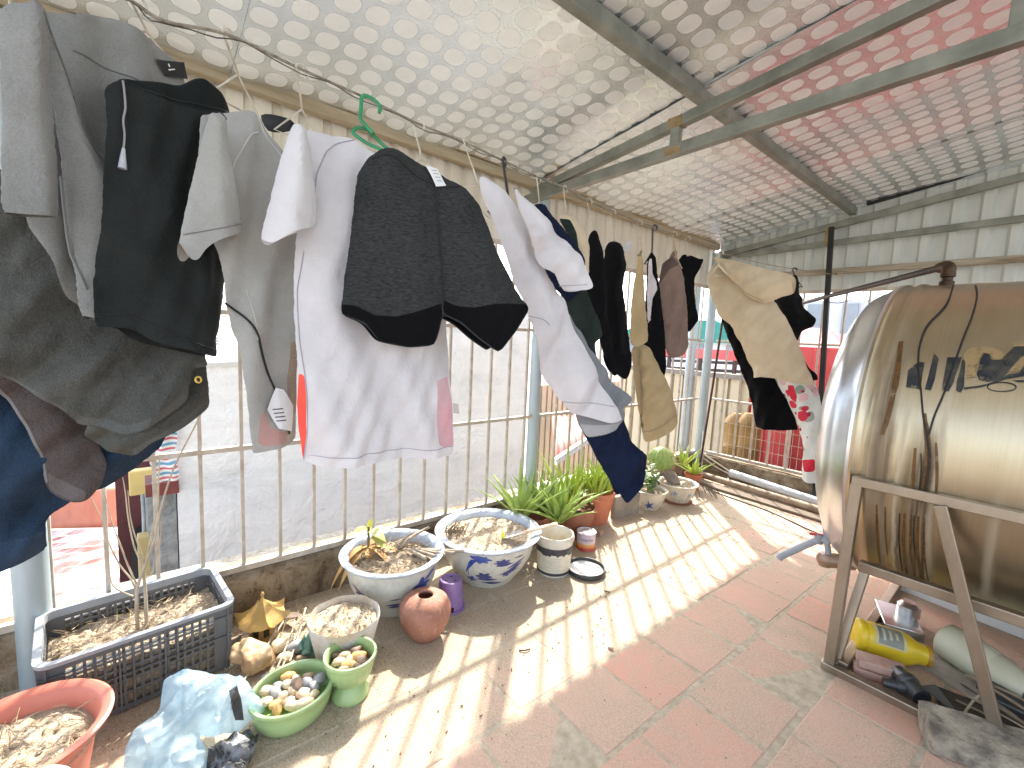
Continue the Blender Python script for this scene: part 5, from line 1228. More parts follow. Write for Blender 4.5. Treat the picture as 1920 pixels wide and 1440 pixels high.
def worn(m, lo, hi):
    t = m.node_tree; v = coords(t); out = t.nodes['Material Output']; b = t.nodes['Principled BSDF']; tr = t.nodes.new('ShaderNodeBsdfTransparent')
    f = mth(t, 'ADD', mth(t, 'MULTIPLY', nz(t, v, 26, 5, .7), .7), mth(t, 'MULTIPLY', nz(t, coords(t, (70, 6, 6)), 1, 3), .3)); r = ramp(t, f, [(lo, (1,1,1)), (hi, (0,0,0))]); ms = t.nodes.new('ShaderNodeMixShader'); t.links.new(r.outputs[0], ms.inputs[0])
    t.links.new(tr.outputs[0], ms.inputs[1]); t.links.new(b.outputs[0], ms.inputs[2]); t.links.new(ms.outputs[0], out.inputs[0]); return m
def worn2(m): return worn(m, .52, .68)
worn2(nav)
z8 = lambda pts: [(1680+a/8, 620+b/8) for a, b in pts]
decal([z8([(150,850),(180,600),(330,470),(430,480),(400,640),(370,870),(350,880)]), z8([(430,880),(480,700),(570,340),(640,420),(600,640),(580,740),(520,900)]), z8([(680,900),(730,620),(770,400),(990,400),(890,680),(870,760),(850,810),(790,915)]), z8([(900,900),(910,760),(960,600),(990,430),(1040,460),(1020,840),(970,930)]),
       z8([(1240,740),(1210,640),(1270,420),(1330,340),(1400,360),(1440,440),(1580,440),(1680,330),(1780,240),(1910,230),(2060,240),(2000,330),(1860,390),(1740,540),(1670,640),(1560,740),(1380,770)]),
       z8([(1020,850),(1210,830),(1360,800),(1520,740),(1700,650),(1920,630),(2050,620),(2050,660),(1850,690),(1640,730),(1450,800),(1280,850),(1020,880)]), z8([(1840,640),(1900,560),(1990,500),(2060,480),(2060,620)]), z8([(1740,745),(2060,740),(2060,775),(1830,770)])], nav, 'painted_emblem')
gold = mat('worn_gold_paint', (.42,.30,.14), (.34,.25,.13), 12, .4, .4)
worn2(gold)
decal([z8([(1000,360),(1120,260),(1300,235),(1500,270),(1640,350),(1590,430),(1480,440),(1400,350),(1300,340),(1230,480),(1200,690),(1060,720),(1040,480)]), z8([(1735,205),(2060,170),(2060,230),(1760,245)]), z8([(1690,620),(1790,520),(1920,380),(2060,330),(2060,480),(1900,540),(1840,620)])], gold, 'painted_emblem', .0022)
ovp = [(1585+215*math.cos(2*PI*i/30), 845+68*math.sin(2*PI*i/30)) for i in range(30)]
mbv = MB().tube([oncyl(*q, .002) for q in z8(ovp)]+[oncyl(*z8([ovp[0]])[0], .002)], .0022, 5); mbv.build('painted_oval', nav, tk)
amb = worn(mat('amber_stain', (.17,.085,.02), (.10,.045,.01), 20, .5, .3), .50, .72); drk_ = worn(mat('black_stain', (.008,.005,.003), (.03,.014,.004), 30, .6), .56, .74)
def drip(path, w_):
    P = catmull([(x_, y_, 0) for x_, y_ in path], 4); n = len(P); L = []; R_ = []
    for i, p in enumerate(P):
        f = i/(n-1); k = w_*(.25+.75*math.sin(PI*min(1, .12+f*.80))**.7)*(1+.35*noise.noise(Vector((p.x*.13, p.y*.05, w_)))); L.append((p.x-k, p.y)); R_.append((p.x+k, p.y))
    return L+R_[::-1]
decal([drip([(1733,775),(1741,850),(1736,900),(1730,940)], 6.5), drip([(1716,840),(1713,890),(1712,935)], 3.5), drip([(1755,830),(1757,890),(1754,940)], 3), drip([(1690,640),(1682,705),(1668,770),(1655,815)], 5.5), drip([(1644,946),(1645,1000),(1650,1060)], 2.5), drip([(1660,950),(1660,1000),(1664,1040)], 1.8), drip([(1696,962),(1694,1020),(1702,1085)], 3.2), drip([(1708,964),(1707,1030),(1716,1088)], 2), drip([(1722,968),(1720,1030),(1730,1095)], 3), drip([(1733,970),(1733,1040),(1742,1098)], 1.8)], amb, 'rust_stain', .0012)
decal([drip([(1742,838),(1742,870),(1737,905),(1729,942)], 4), drip([(1727,850),(1727,890),(1722,940)], 1.6), drip([(1687,962),(1686,1020),(1692,1072)], 1.4), drip([(1714,966),(1713,1010),(1718,1050)], 1.2)], drk_, 'drip_stain', .0018)
wl = mat('black_thin_wire', (.015,.013,.012))
for pts in ([(1787,537),(1780,560),(1768,580),(1738,612),(1724,650),(1722,690),(1727,735),(1731,780),(1738,815),(1742,850)], [(1829,537),(1832,555),(1824,590),(1808,630),(1790,680),(1771,735),(1752,780),(1742,815)]):
    MB().tube(catmull([oncyl(u, v, .004) for u, v in pts], 5), .0032, 6).build('drip_wire', wl, tk)
ip = thing('inlet_pipe', 'dark inlet pipe with brass elbow rising from the tank top', 'pipe', (-.36, YC, 1.8))
brs = mat('old_brass', (.05,.028,.014), (.09,.05,.025), 18, .5, .6)
tp_ = Vector((-.372, YC, RT+ZC)); MB().lathe([(0, -.01), (.030, -.01), (.030, .02), (.022, .024), (.022, .04), (.030, .044), (.030, .062), (.02, .066)], tp_, 20).build('fitting', brs, ip, smooth=40)
el_ = tp_+Vector((0, 0, .10)); en = ony(1500, 569, 4.98)
MB().tube(catmull([tp_+Vector((0,0,.06)), tp_+Vector((0,0,.085)), el_+Vector((-.012,.02,0)), el_+(en-el_).normalized()*.07], 5), .028, 16).build('elbow', brs, ip, smooth=True)
MB().tube([el_+(en-el_).normalized()*.06, en], .0175, 14).build('tube', mat('dark_pipe_paint', (.018,.012,.01), (.035,.025,.02), 12, .5, .2), ip, smooth=50)
tag(MB().tube(catmull([ony(1550, 566, 4.72), ony(1575, 568, 4.74), ony(1600, 560, 4.78), ony(1622, 545, 4.80), ony(1635, 532, 4.84)], 6), .004, 6).build('thin_wire', M['rope'], None), 'thin wire looping from the dark pole up to the inlet pipe', 'wire')
ss = mat('stand_steel', (.40,.335,.26), (.28,.23,.17), 7, .38, .85, bump=.06, bscale=40, stretch=(1,1,.4)); YS = 2.385
sd_ = thing('tank_stand', 'welded stainless steel stand carrying the water tank', 'stand', (-.1, 2.9, 0))
MB().box((.45, YS, .882), (1.88, .04, .042)).build('rail', ss, sd_, bevel=.004); MB().box((.45, YS+.12, .47), (1.80, .045, .045)).build('rail', ss, sd_, bevel=.004)
MB().bar((-.484, YS-.012, .0), (-.472, YS, .87), .042, .042, Vector((0,1,0))).build('leg', ss, sd_, bevel=.004)
MB().bar((-.205, YS-.025, .865), (.052, YS-.005, .0), .042, .02, Vector((0,1,0))).build('leg', ss, sd_, bevel=.004)
MB().bar((-.470, YS+.03, .03), (-.425, YS+.13, .47), .035, .04, Vector((0,1,0))).build('leg', ss, sd_, bevel=.004)
MB().bar((1.30, YS, .0), (1.30, YS, .87), .042, .042, Vector((0,1,0))).build('leg', ss, sd_, bevel=.004)
for x_ in (-.46, 1.3): MB().box((x_, 3.96, .44), (.042, .042, .88)).build('leg', ss, sd_, bevel=.004); MB().box((x_+.02, YS+.8, .03), (.04, 1.6, .04)).build('foot_rail', ss, sd_, bevel=.004)
MB().box((.42, YS-.03, .018), (1.86, .04, .034)).build('foot_rail', ss, sd_, bevel=.004); MB().box((.42, 3.96, .47), (1.8, .045, .045)).build('rail', ss, sd_, bevel=.004); MB().box((.42, 3.96, .882), (1.8, .04, .042)).build('rail', ss, sd_, bevel=.004)
# tap
tpn = thing('water_tap', 'grey plastic tap with red lever at the bottom end of the tank', 'tap', (-.66, 2.75, .35)); gp_ = mat('tap_grey', (.33,.35,.38), (.27,.29,.32), 9, .4)
B0 = ony(1552, 1050, 2.78); T0 = ony(1535, 1012, 2.78); E0 = ony(1466, 1042, 2.76)
MB().tube([B0+Vector((.1,.06,.01)), B0], .038, 16).build('union', mat('pinkish_brass', (.40,.26,.19), (.3,.2,.14), 12, .4, .5), tpn, smooth=50)
MB().lathe([(.002, -.04), (.03, -.035), (.042, -.01), (.042, .01), (.03, .03), (.002, .035)], B0+Vector((-.01,0,0)), 20).build('cap', mat('pinkish_brass', (.4,.26,.19)), tpn, smooth=True)
MB().tube([B0+Vector((0,0,.03)), ony(1550, 1010, 2.78), ony(1547, 985, 2.8)], .014, 12).build('riser', gp_, tpn, smooth=50)
MB().tube(catmull([T0+Vector((.05,0,.0)), T0, E0.lerp(T0, .18), E0, E0+Vector((-.012,-.004,-.02))], 5), .019, 14).build('spout', gp_, tpn, smooth=True)
MB().lathe([(.02, -.02), (.024, -.01), (.022, .02), (.012, .03)], T0, 16).build('body', gp_, tpn, smooth=40)
MB().bar(ony(1517, 1000, 2.76), ony(1550, 1004, 2.80), .018, .012).build('lever', mat('red_plastic', (.55,.04,.035), None, 9, .4), tpn, bevel=.004)
# under the tank
yb = thing('plastic_bottle', 'yellow plastic bottle with grey label lying under the tank stand', 'bottle', (-.33, 2.68, .07)); ylm = mat('yellow_plastic', (.72,.52,.02), (.62,.43,.02), 7, .35)
ax0, ax1 = Vector((-.455, 2.62, .085)), Vector((-.215, 2.74, .062))
def along(p, q, prof, n=36, sq=0.0):
    d = (q-p).normalized(); s_ = d.cross(Vector((0,0,1))).normalized(); u_ = s_.cross(d); vs = []
    for (f, r) in prof:
        for j in range(n):
            t = 2*PI*j/n; k = 1/(abs(math.cos(t))**4+abs(math.sin(t))**4)**.25 if sq else 1; rr0 = r*(1+(k-1)*sq); vs.append(p.lerp(q, f)+s_*(rr0*math.cos(t))+u_*(rr0*math.sin(t)))
    k = len(prof); return MB().add(vs, [(i*n+j, i*n+(j+1) % n, (i+1)*n+(j+1) % n, (i+1)*n+j) for i in range(k-1) for j in range(n)])
along(ax0, ax1, [(-.002, .001), (0, .05), (.02, .066), (.05, .07), (.12, .071), (.14, .067), (.16, .07), (.7, .07), (.8, .06), (.9, .046), (1.0, .043), (1.01, .001)], sq=.4).build('body', ylm, yb, smooth=45)
along(ax0, ax1, [(1.0, .042), (1.02, .046), (1.06, .046), (1.065, .001)]).build('cap', mat('amber_cap', (.45,.24,.02), None, 9, .4), yb, smooth=45)
d_ = (ax1-ax0).normalized(); s_ = d_.cross(Vector((0,0,1))).normalized(); u_ = s_.cross(d_)
def lab_patch(f0, f1, a0, a1, off, m, nm, par):
    def f(a, b): 
        t = a0+(a1-a0)*b; k = 1/(abs(math.cos(t))**4+abs(math.sin(t))**4)**.25; r = .07*(1+(k-1)*.4)+off; return ax0.lerp(ax1, f0+(f1-f0)*a)+s_*(r*math.cos(t))+u_*(r*math.sin(t))
    return MB().grid(10, 14, f).build(nm, m, par, smooth=True)
lab_patch(.22, .66, .25, 1.75, .0015, mat('pale_label', (.62,.52,.26)), 'label', yb); lab_patch(.27, .62, .35, 1.65, .0025, mat('grey_label', (.16,.17,.13), (.22,.22,.17), 20, .4), 'label', yb)
for k in range(3): lab_patch(.33+.09*k, .37+.09*k, .6+.1*k, 1.4-.08*k, .0035, mat('label_print', (.5,.48,.38)), 'print_line', yb)
wt_ = thing('plastic_canister', 'milky white plastic canister lying under the tank with a grey cap', 'canister', (-.02, 2.85, .09))
w0, w1 = Vector((-.175, 2.90, .105)), Vector((.135, 2.76, .075)); mlk = mat('milky_plastic', (.66,.66,.50), (.58,.56,.40), 6, .4, trans=.15)
along(w0, w1, [(0, .001), (.0, .06), (.03, .078), (.08, .083), (.5, .083), (.55, .078), (.58, .076), (.6, .078), (.9, .058), (.92, .055)]).build('body', mlk, wt_, smooth=45)
along(w0, w1, [(.91, .057), (1.0, .055), (1.0, .001)]).build('cap', mat('grey_cap', (.16,.17,.17), None, 9, .5), wt_, smooth=45)
for k, (x_, y_, z_, lab_) in enumerate(((-.335, 2.475, .022, 'lower'), (-.325, 2.485, .062, 'upper'))):
    tag(MB().box((x_, y_, z_), (.17, .085, .036), rz=.30+.06*k).build('brick', mat('old_brick', (.36,.18,.13), (.46,.33,.27), 9, .85, bump=.4, bscale=40), None, bevel=.004), f'worn red brick under the tank by the stand leg, {lab_} of two', 'brick', 'bricks under the tank')
vl = thing('pipe_valve', 'black plastic pipe valve lying on the floor under the tank', 'valve', (-.22, 2.42, .05)); bpv = mat('soft_black', (.025,.027,.03), (.045,.047,.05), 14, .35)
along(Vector((-.27, 2.49, .062)), Vector((-.175, 2.40, .05)), [(0, .001), (0, .034), (.3, .036), (.35, .042), (.5, .042), (.55, .036), (1, .036), (1, .022), (.9, .02), (.9, .001)]).build('body', bpv, vl, smooth=40)
along(Vector((-.30, 2.40, .04)), Vector((-.215, 2.43, .052)), [(0, .001), (0, .018), (.5, .02), (.5, .026), (1, .026)]).build('outlet', bpv, vl, smooth=40)
MB().lathe([(.002, -.025), (.02, -.02), (.025, 0), (.02, .02), (.002, .025)], (-.15, 2.375, .04), 18).build('knob', bpv, vl, smooth=True)
tag(along(Vector((-.33, 2.56, .025)), Vector((-.24, 2.47, .025)), [(0, .001), (0, .022), (1, .022), (1, .001)]).build('black_hose_end', bpv, None, smooth=40), 'short black hose end behind the bricks', 'hose')
tg = MB().add([(-.19, 2.47, .06), (-.15, 2.52, .065), (-.06, 2.40, .045), (-.19, 2.47, .064), (-.15, 2.52, .069), (-.06, 2.40, .049)], [(0,1,2), (5,4,3), (0,3,4,1), (1,4,5,2), (2,5,3,0)]); tag(tg.build('trowel_blade', mat('dull_steel', (.16,.17,.16), None, 12, .45, .5), None), 'pointed dull steel blade lying beside the black valve', 'blade')
bmk = bmesh.new(); bmesh.ops.create_cube(bmk, size=1); bmesh.ops.subdivide_edges(bmk, edges=bmk.edges[:], cuts=11, use_grid_fill=True)
rb = Matrix.Rotation(.40, 3, 'Z')
for v_ in bmk.verts:
    p = v_.co; q = Vector((p.x*.38, p.y*.17, p.z*.10)); e_ = max(abs(p.x)*2, abs(p.y)*2); q *= 1-.06*(abs(2*p.x)**6+abs(2*p.y)**6)*.5*(1 if True else 0)
    q += Vector((noise.noise(q*9), noise.noise(q*9+Vector((5,0,0))), noise.noise(q*9+Vector((0,5,0)))))*.014+Vector((0,0,1))*.006*noise.noise(q*40); q.z *= 1 if abs(p.x) < .48 else .93
    v_.co = rb @ q + Vector((.02, 2.30, .05))
me = bpy.data.meshes.new('broken_block'); bmk.to_mesh(me); bmk.free()
bo = link('broken_block', me, None, mat('blotched_concrete', (.42,.37,.28), (.13,.11,.09), 13, .95, bump=.9, bscale=50, dist=.02, lo=.40, hi=.68), True); me.set_sharp_from_angle(angle=.7); tag(bo, 'rough broken concrete block in front of the tank stand', 'block')
rr = random.Random(90)
for k in range(9):
    a = Vector((rr.uniform(-.12,.0), 2.56+rr.uniform(-.08,.16), .02+.008*k)); b_ = a+Vector((rr.uniform(.25,.4), rr.uniform(-.28,-.1), rr.uniform(-.01,.02))); c_ = (a+b_)/2+Vector((rr.uniform(-.02,.02), rr.uniform(-.03,.03), .02))
    tag(MB().tube(catmull([a, c_, b_], 6), rr.choice([.003,.004,.006]), 6).build('scrap_stick', mat('scrap_wood', (.34,.26,.17), (.2,.15,.1), 14, .8) if k % 3 else mat('scrap_wire', (.08,.08,.08)), None), 'thin scrap stick or wire in the pile under the tank', 'scrap', 'scrap sticks under the tank')
tag(MB().box((.18, 2.62, .04), (.5, .05, .07), rz=-.55).build('black_channel', mat('black_channel', (.03,.032,.035), (.06,.06,.065), 9, .4), None, bevel=.008), 'black plastic channel lying below the white canister', 'channel')
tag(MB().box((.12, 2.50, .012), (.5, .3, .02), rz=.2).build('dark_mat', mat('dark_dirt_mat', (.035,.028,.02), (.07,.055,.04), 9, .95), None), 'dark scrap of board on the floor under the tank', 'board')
tag(MB().tube(catmull([(-.06, 2.46, .03), (-.03, 2.52, .10), (.0, 2.50, .11), (.01, 2.44, .06)], 6), .0045, 6).build('bent_wire', mat('straw_wire', (.38,.31,.2)), None), 'bent straw coloured wire loop beside the concrete block', 'wire')
tr_ = thing('steel_tray', 'small stainless tray with fitting on the floor behind the tank', 'tray', (-.36, 3.05, 0)); MB().box((-.36, 3.06, .03), (.16, .26, .05), rz=.35).build('body', mat('bright_steel', (.66,.66,.64), None, 8, .25, .9), tr_, bevel=.004); MB().lathe([(0, 0), (.05, 0), (.05, .05), (.03, .07), (0, .07)], (-.33, 3.12, .055), 20).build('fitting', mat('bright_steel', (.6,.6,.6)), tr_, smooth=40)
bdp = MB().bar((-.42, 2.92, .01), (.35, 2.55, .01), .16, .02); tag(bdp.build('wooden_board', mat('grey_board', (.42,.37,.30), (.30,.26,.21), 6, .8, stretch=(3,3,1)), None, bevel=.003), 'long grey board on the floor under the tank behind the yellow bottle', 'board')
tag(MB().bar((-.42, 3.55, .10), (1.4, 3.30, .10), .03, .20).build('wooden_board', mat('white_board', (.74,.74,.72), (.64,.64,.62), 5, .6), None, bevel=.003), 'white board standing on edge behind the junk under the tank', 'board')
# ------------------------------------------------------------------ clotheslines, hangers and laundry
def rdep(u): return 1/(.952+(u-690)/(1345-690)*(.333-.952))
LINE = [(-160,-165),(120,-60),(240,-2),(310,40),(430,66),(565,130),(680,181),(785,232),(870,266),(945,302),(1010,332),(1060,352),(1105,376),(1150,396),(1200,416),(1228,426),(1265,438),(1290,446),(1345,463)]
RP = [at(u, v, rdep(u)) for u, v in LINE]
cl = thing('clothesline', 'twisted wire clothesline strung below the timber beam, carrying the long row of laundry', 'clothesline', RP[-1])
rp2 = catmull(RP, 5)
MB().tube(rp2, .0028, 6).build('strand', M['rope'], cl)
MB().tube([p+Vector((.003*math.sin(i*1.9), .002, -.006-.004*math.sin(i*1.1))) for i, p in enumerate(rp2)], .0013, 5).build('strand', mat('thin_dark_wire', (.10,.09,.07), None, 20, .5, .3), cl)
MB().tube([RP[-1], Vector((-2.30, 4.62, 2.44))], .003, 6).build('tie_wire', M['rope'], cl)
L2 = [(1345,463),(1352,474),(1400,487),(1440,496),(1480,503),(1500,506),(1575,516)]
D2 = [rdep(1345), 3.0, 3.1, 3.2, 3.35, 3.5, 4.1]
RP2 = [at(u, v, d) for (u, v), d in zip(L2, D2)]
c2 = thing('clothesline', 'short second clothesline from the corner to the timber rail, carrying the cream tee', 'clothesline', RP2[-1])
MB().tube(catmull(RP2, 5), .003, 6).build('strand', M['rope'], c2)
mb = MB()
for k in range(6): a = ony(1575, 516, 4.81); t_ = k*1.05; mb.tube([RP2[-1].lerp(a, 1), a+Vector((.03*math.cos(t_), -.01, .03*math.sin(t_)))], .004, 5)
mb.tube([RP2[-1], ony(1575, 516, 4.82)], .003, 6); mb.build('knot', mat('pale_cord', (.50,.44,.33)), c2)

def hanger(hook, neck, d, m, label, group='wire hangers on the line', span=.17, r=.0022, yaw=0.0, dn=None, rope=None, pl=None):
    """hook: pixel on the line, neck: pixel where the stem reaches the shoulders"""
    Hk = rope if rope is not None else at(hook[0], hook[1], rdep(hook[0])); Nk = at(neck[0], neck[1], dn or d)
    t = thing('hanger', label, 'hanger', Hk, group)
    n = (EYE-Nk); n.z = 0; n.normalize(); n = Matrix.Rotation(math.radians(yaw), 3, 'Z') @ n; e1 = Vector((0,0,1)).cross(n).normalized()
    if pl: n, e1 = pl[1], pl[2]
    arc = [Hk+e1*(.014*math.cos(a))+Vector((0,0,1))*(.014*math.sin(a)-.004) for a in [(-.5+i*.42) for i in range(9)]]
    arc = arc[::-1] if False else arc
    st = catmull([arc[-1], Hk.lerp(Nk, .3)+e1*-.010, Hk.lerp(Nk, .7)+e1*-.003, Nk], 5)
    MB().tube(arc+st, r, 6).build('hook', m, t, smooth=True)
    tri = [Nk, Nk+e1*span-Vector((0,0,.03)), Nk-e1*span-Vector((0,0,.03)), Nk]
    tri = [p-n*.006-Vector((0,0,.035)) for p in tri]; tri[0] = tri[3] = Nk
    MB().tube(polyline(tri, .05), r, 6).build('shoulder_wire', m, t, smooth=True)
    return t

def garment(name, label, cat, pieces, pl_, mats, group=None):
    """pieces: list of dicts (part name, outline, material key, options)"""
    A, n, e1 = pl_
    t = thing(name, label, cat, A, group); P = {}
    for pc in pieces:
        kw = {k: v for k, v in pc.items() if k not in ('nm', 'poly', 'm', 'pl', 'cuts')}
        a_, n_, e_ = pc.get('pl', pl_)
        p = Panel(pc['poly'], a_, n_, e_, **kw)
        p.build(pc['nm'], mats[pc['m']], t, pc.get('cuts', ()))
        P[pc['nm']+str(sum(1 for k in P if k.startswith(pc['nm'])) or '')] = p
    return t, P
def ds(px, d): return px*d/FPX
F1 = [(.019, .17, .15), (.012, .085, -.2), (.002, .07, .5)]
F2 = [(.009, .13, .1), (.006, .07, -.2), (.0015, .06, .4)]
FL = [(.022, .15, -.55), (.011, .08, -.7), (.005, .05, -.3)]
stitch = mat('pale_thread', (.50,.48,.43), (.42,.40,.36), 30, .9); dkthread = mat('dark_thread', (.015,.015,.015), None, 30, .9)
ltag = mat('white_label', (.74,.73,.72), (.66,.65,.64), 20, .7); ink = mat('label_ink', (.08,.08,.09))
gry = cloth('heather_grey_jersey', (.27,.268,.25), (.165,.165,.152), .5)
# 1. big grey long sleeved top, nearest
pl1 = plane2(20, .68, 340, .93, 300)
t, P = garment('long_sleeve_shirt', 'large heather grey long sleeved top hung inside out, nearest the camera at top left', 'top',
  [dict(nm='body', cuts=[('collar_band', [(145,24),(215,38),(262,62),(300,95),(262,82),(215,62),(180,45)], mat('collar_shadowed_rib', (.26,.26,.24), None, 40, .9), False)], m=0, poly=[(30,14),(110,20),(215,32),(258,52),(300,85),(335,120),(352,190),(345,300),(330,420),(300,560),(190,600),(120,560),(40,420),(20,200)], th=.03, w=.12, folds=F1, seed=1, crease=.0015, open_edges=(8,), g=.010),
   dict(nm='sleeve', m=0, poly=[(14,10),(36,12),(62,85),(88,165),(112,240),(150,315),(182,350),(181,480),(181,602),(150,600),(112,590),(98,475),(74,340),(58,240),(42,140)], th=.035, w=.05, folds=F2, seed=2, crease=.0015, lift=.05, open_edges=(8,9), g=.010),
   dict(nm='sleeve', m=0, poly=[(-70,20),(8,12),(22,70),(34,190),(44,310),(53,412),(0,408),(-70,402)], th=.035, w=.05, folds=F2, seed=3, crease=.0015, lift=.075, open_edges=(5,6), g=.010)], pl1, [gry])
S = MB(); P['body'].seam(S, [(100,175),(125,265),(165,310),(185,330)], .002); P['body'].seam(S, [(110,95),(170,125),(228,150),(275,185)], .0014); P['sleeve'].seam(S, [(35,20),(62,95),(88,172),(120,262),(160,322)], .0016); P['sleeve'].seam(S, [(68,330),(90,450),(118,545)], .0024)
S.build('seam', mat('grey_seam', (.17,.17,.16)), t)
P['body'].patch([(275,113),(335,118),(343,150),(292,145)], .006).build('neck_label', mat('black_label_cloth', (.012,.012,.014)), t, smooth=True)
P['body'].patch([(300,122),(303,121),(304,127),(301,128)], .009).build('label_print', ltag, t); P['body'].patch([(298,132),(312,131),(312,133),(299,135)], .009).build('label_print', ltag, t)

hanger((258,2), (275,60), .70, M['whitewire'], 'white wire hanger of the nearest grey top', dn=.86, pl=pl1, span=.12)
# 18-20 bundle of dark shorts and jeans behind
plS = plane2(0, .80, 392, 1.0, 640)
dk = cloth('dark_heather_fleece', (.11,.11,.097), (.042,.042,.037), .6, wr=.6); dk2 = cloth('brown_grey_fleece', (.115,.09,.082), (.045,.035,.032), .6, wr=.6); den = cloth('blue_denim', (.028,.052,.088), (.010,.018,.034), .6)
lrib = cloth('light_heather_rib', (.125,.125,.115), (.06,.06,.055), .5)
t, P = garment('dark_sweat_shorts', 'dark heather sweat shorts with gathered hem behind the green black shorts', 'shorts',
  [dict(nm='leg', cuts=[('hem_band', [(140,778),(195,784),(236,792),(268,783),(312,758),(345,735),(352,748),(315,773),(270,798),(236,806),(195,800),(142,793)], lrib, True), ('hem_band', [(-10,690),(40,722),(75,735),(128,768),(124,780),(70,750),(10,722),(-20,705)], lrib, True)], m=0, poly=[(-60,300),(80,330),(140,470),(180,590),(300,640),(386,662),(392,690),(362,690),(352,750),(315,775),(270,800),(236,808),(195,802),(140,795),(128,775),(70,745),(15,715),(-60,690)], th=.028, w=.10, folds=[(.03,.14,-.75),(.014,.07,-.9),(.006,.04,-.5)], seed=5, crease=.0015, g=.010, open_edges=(8,9,10,11,12)),
   dict(nm='leg', cuts=[('hem_band', [(330,795),(393,752),(399,767),(340,803),(287,830),(252,864),(246,850)], lrib, True)], m=0, poly=[(190,700),(392,655),(399,768),(340,805),(285,832),(250,868),(205,862),(150,830)], th=.04, w=.09, folds=[(.02,.12,-.75),(.01,.06,-.9)], seed=6, crease=.0015, lift=-.05, g=.010, open_edges=(2,3,4))], plS, [dk])



c_ = at(372, 712, .80); MB().tube([c_+Vector((RX*math.cos(a)+RY*math.sin(a)))*.0052 for a in [i*PI/6 for i in range(13)]], .0016, 6).build('eyelet', mat('brass', (.55,.36,.06), None, 9, .3, .8), t, smooth=True)
hanger((30,-105), (60,360), .80, M['whitewire'], 'white wire hanger hidden behind the nearest grey top', dn=.9, pl=pl1, span=.05)
t, P = garment('brown_fleece_shorts', 'brown grey fleece shorts hanging below the dark sweat shorts', 'shorts',
  [dict(nm='leg', cuts=[('hem_band', [(-10,716),(20,750),(52,795),(80,850),(90,905),(86,908),(74,860),(44,802),(8,756),(-16,732)], cloth('pale_hem', (.20,.185,.18)), True), ('hem_band', [(88,885),(118,900),(160,912),(158,930),(128,928),(93,918)], cloth('brown_rib', (.15,.125,.115), (.08,.065,.06)), True)], m=0, poly=[(-60,560),(60,620),(160,760),(201,862),(190,900),(160,934),(128,932),(92,922),(84,905),(76,860),(45,800),(10,750),(-60,700)], th=.028, w=.08, folds=[(.024,.12,-.6),(.012,.06,-.8)], seed=7, crease=.0015, g=.010, open_edges=(3,4,5,6,7))], plane2(0, .86, 200, .97, 800), [dk2])


t, P = garment('blue_jeans', 'faded blue denim jeans, lowest garment at the left edge', 'jeans',
  [dict(nm='leg', cuts=[('cuff', [(-60,1010),(0,1006),(60,995),(88,985),(86,1034),(40,1045),(0,1053),(-60,1060)], cloth('denim_cuff', (.04,.065,.105), (.015,.026,.045)), True), ], m=0, poly=[(-80,640),(90,760),(230,800),(320,800),(302,842),(255,880),(205,914),(150,930),(96,965),(90,1000),(84,1036),(40,1046),(0,1054),(-80,1066)], th=.055, w=.10, folds=[(.028,.16,-1.0),(.014,.08,-.7),(.006,.04,-.3)], seed=9, crease=.0015, g=.010, open_edges=(10,11,12)),], plane2(0, .93, 310, 1.08, 900), [den])


# 2. green-black shorts with drawcord
gb = cloth('green_black_jersey', (.027,.030,.0285), (.013,.015,.014), .5)
t, P = garment('athletic_shorts', 'dark green black athletic shorts with a dangling grey drawcord', 'shorts',
  [dict(nm='body', cuts=[('waistband', [(232,148),(290,156),(338,164),(362,150),(385,151),(410,174),(430,206),(380,212),(330,202),(280,180)], cloth('black_elastic', (.012,.015,.014), None, .4), True)], m=0, poly=[(192,158),(230,145),(290,152),(338,160),(360,146),(385,148),(412,172),(433,206),(425,330),(428,560),(405,640),(392,670),(340,658),(300,648),(272,640),(246,616),(180,612),(183,480),(190,300)], th=.03, w=.10, folds=[(.016,.2,.25),(.009,.1,.5),(.005,.05,-.3)], seed=11, crease=.0015, g=.010, open_edges=(10,11,12,13,14,15))], plane2(185, .715, 430, .92, 400), [gb])
S = MB(); P['body'].seam(S, [(182,588),(245,592),(275,612),(335,640),(395,655)], .0012); P['body'].seam(S, [(232,150),(300,185),(425,215)], .0012); S.build('seam', mat('green_black_seam', (.008,.01,.01)), t)

a = [P['body'].front(P['body'].l2(u, v), .004) for u, v in [(228,152),(224,175),(222,205),(217,228),(220,255),(219,280)]]
MB().tube(catmull(a, 5), .0016, 6).build('drawcord', mat('grey_cord', (.30,.29,.29)), t); tip = P['body'].front(P['body'].l2(217, 318), .006)
MB().tube([a[-1], a[-1].lerp(tip, .5), tip], [.0022, .0042, .006], 8).build('tassel', mat('grey_tassel', (.46,.47,.50), None, 40, .9), t)
hanger((430,66), (446,140), .80, M['whitewire'], 'white wire hanger above the green black shorts', dn=.93, span=.06, pl=plane2(185, .715, 430, .92, 400))
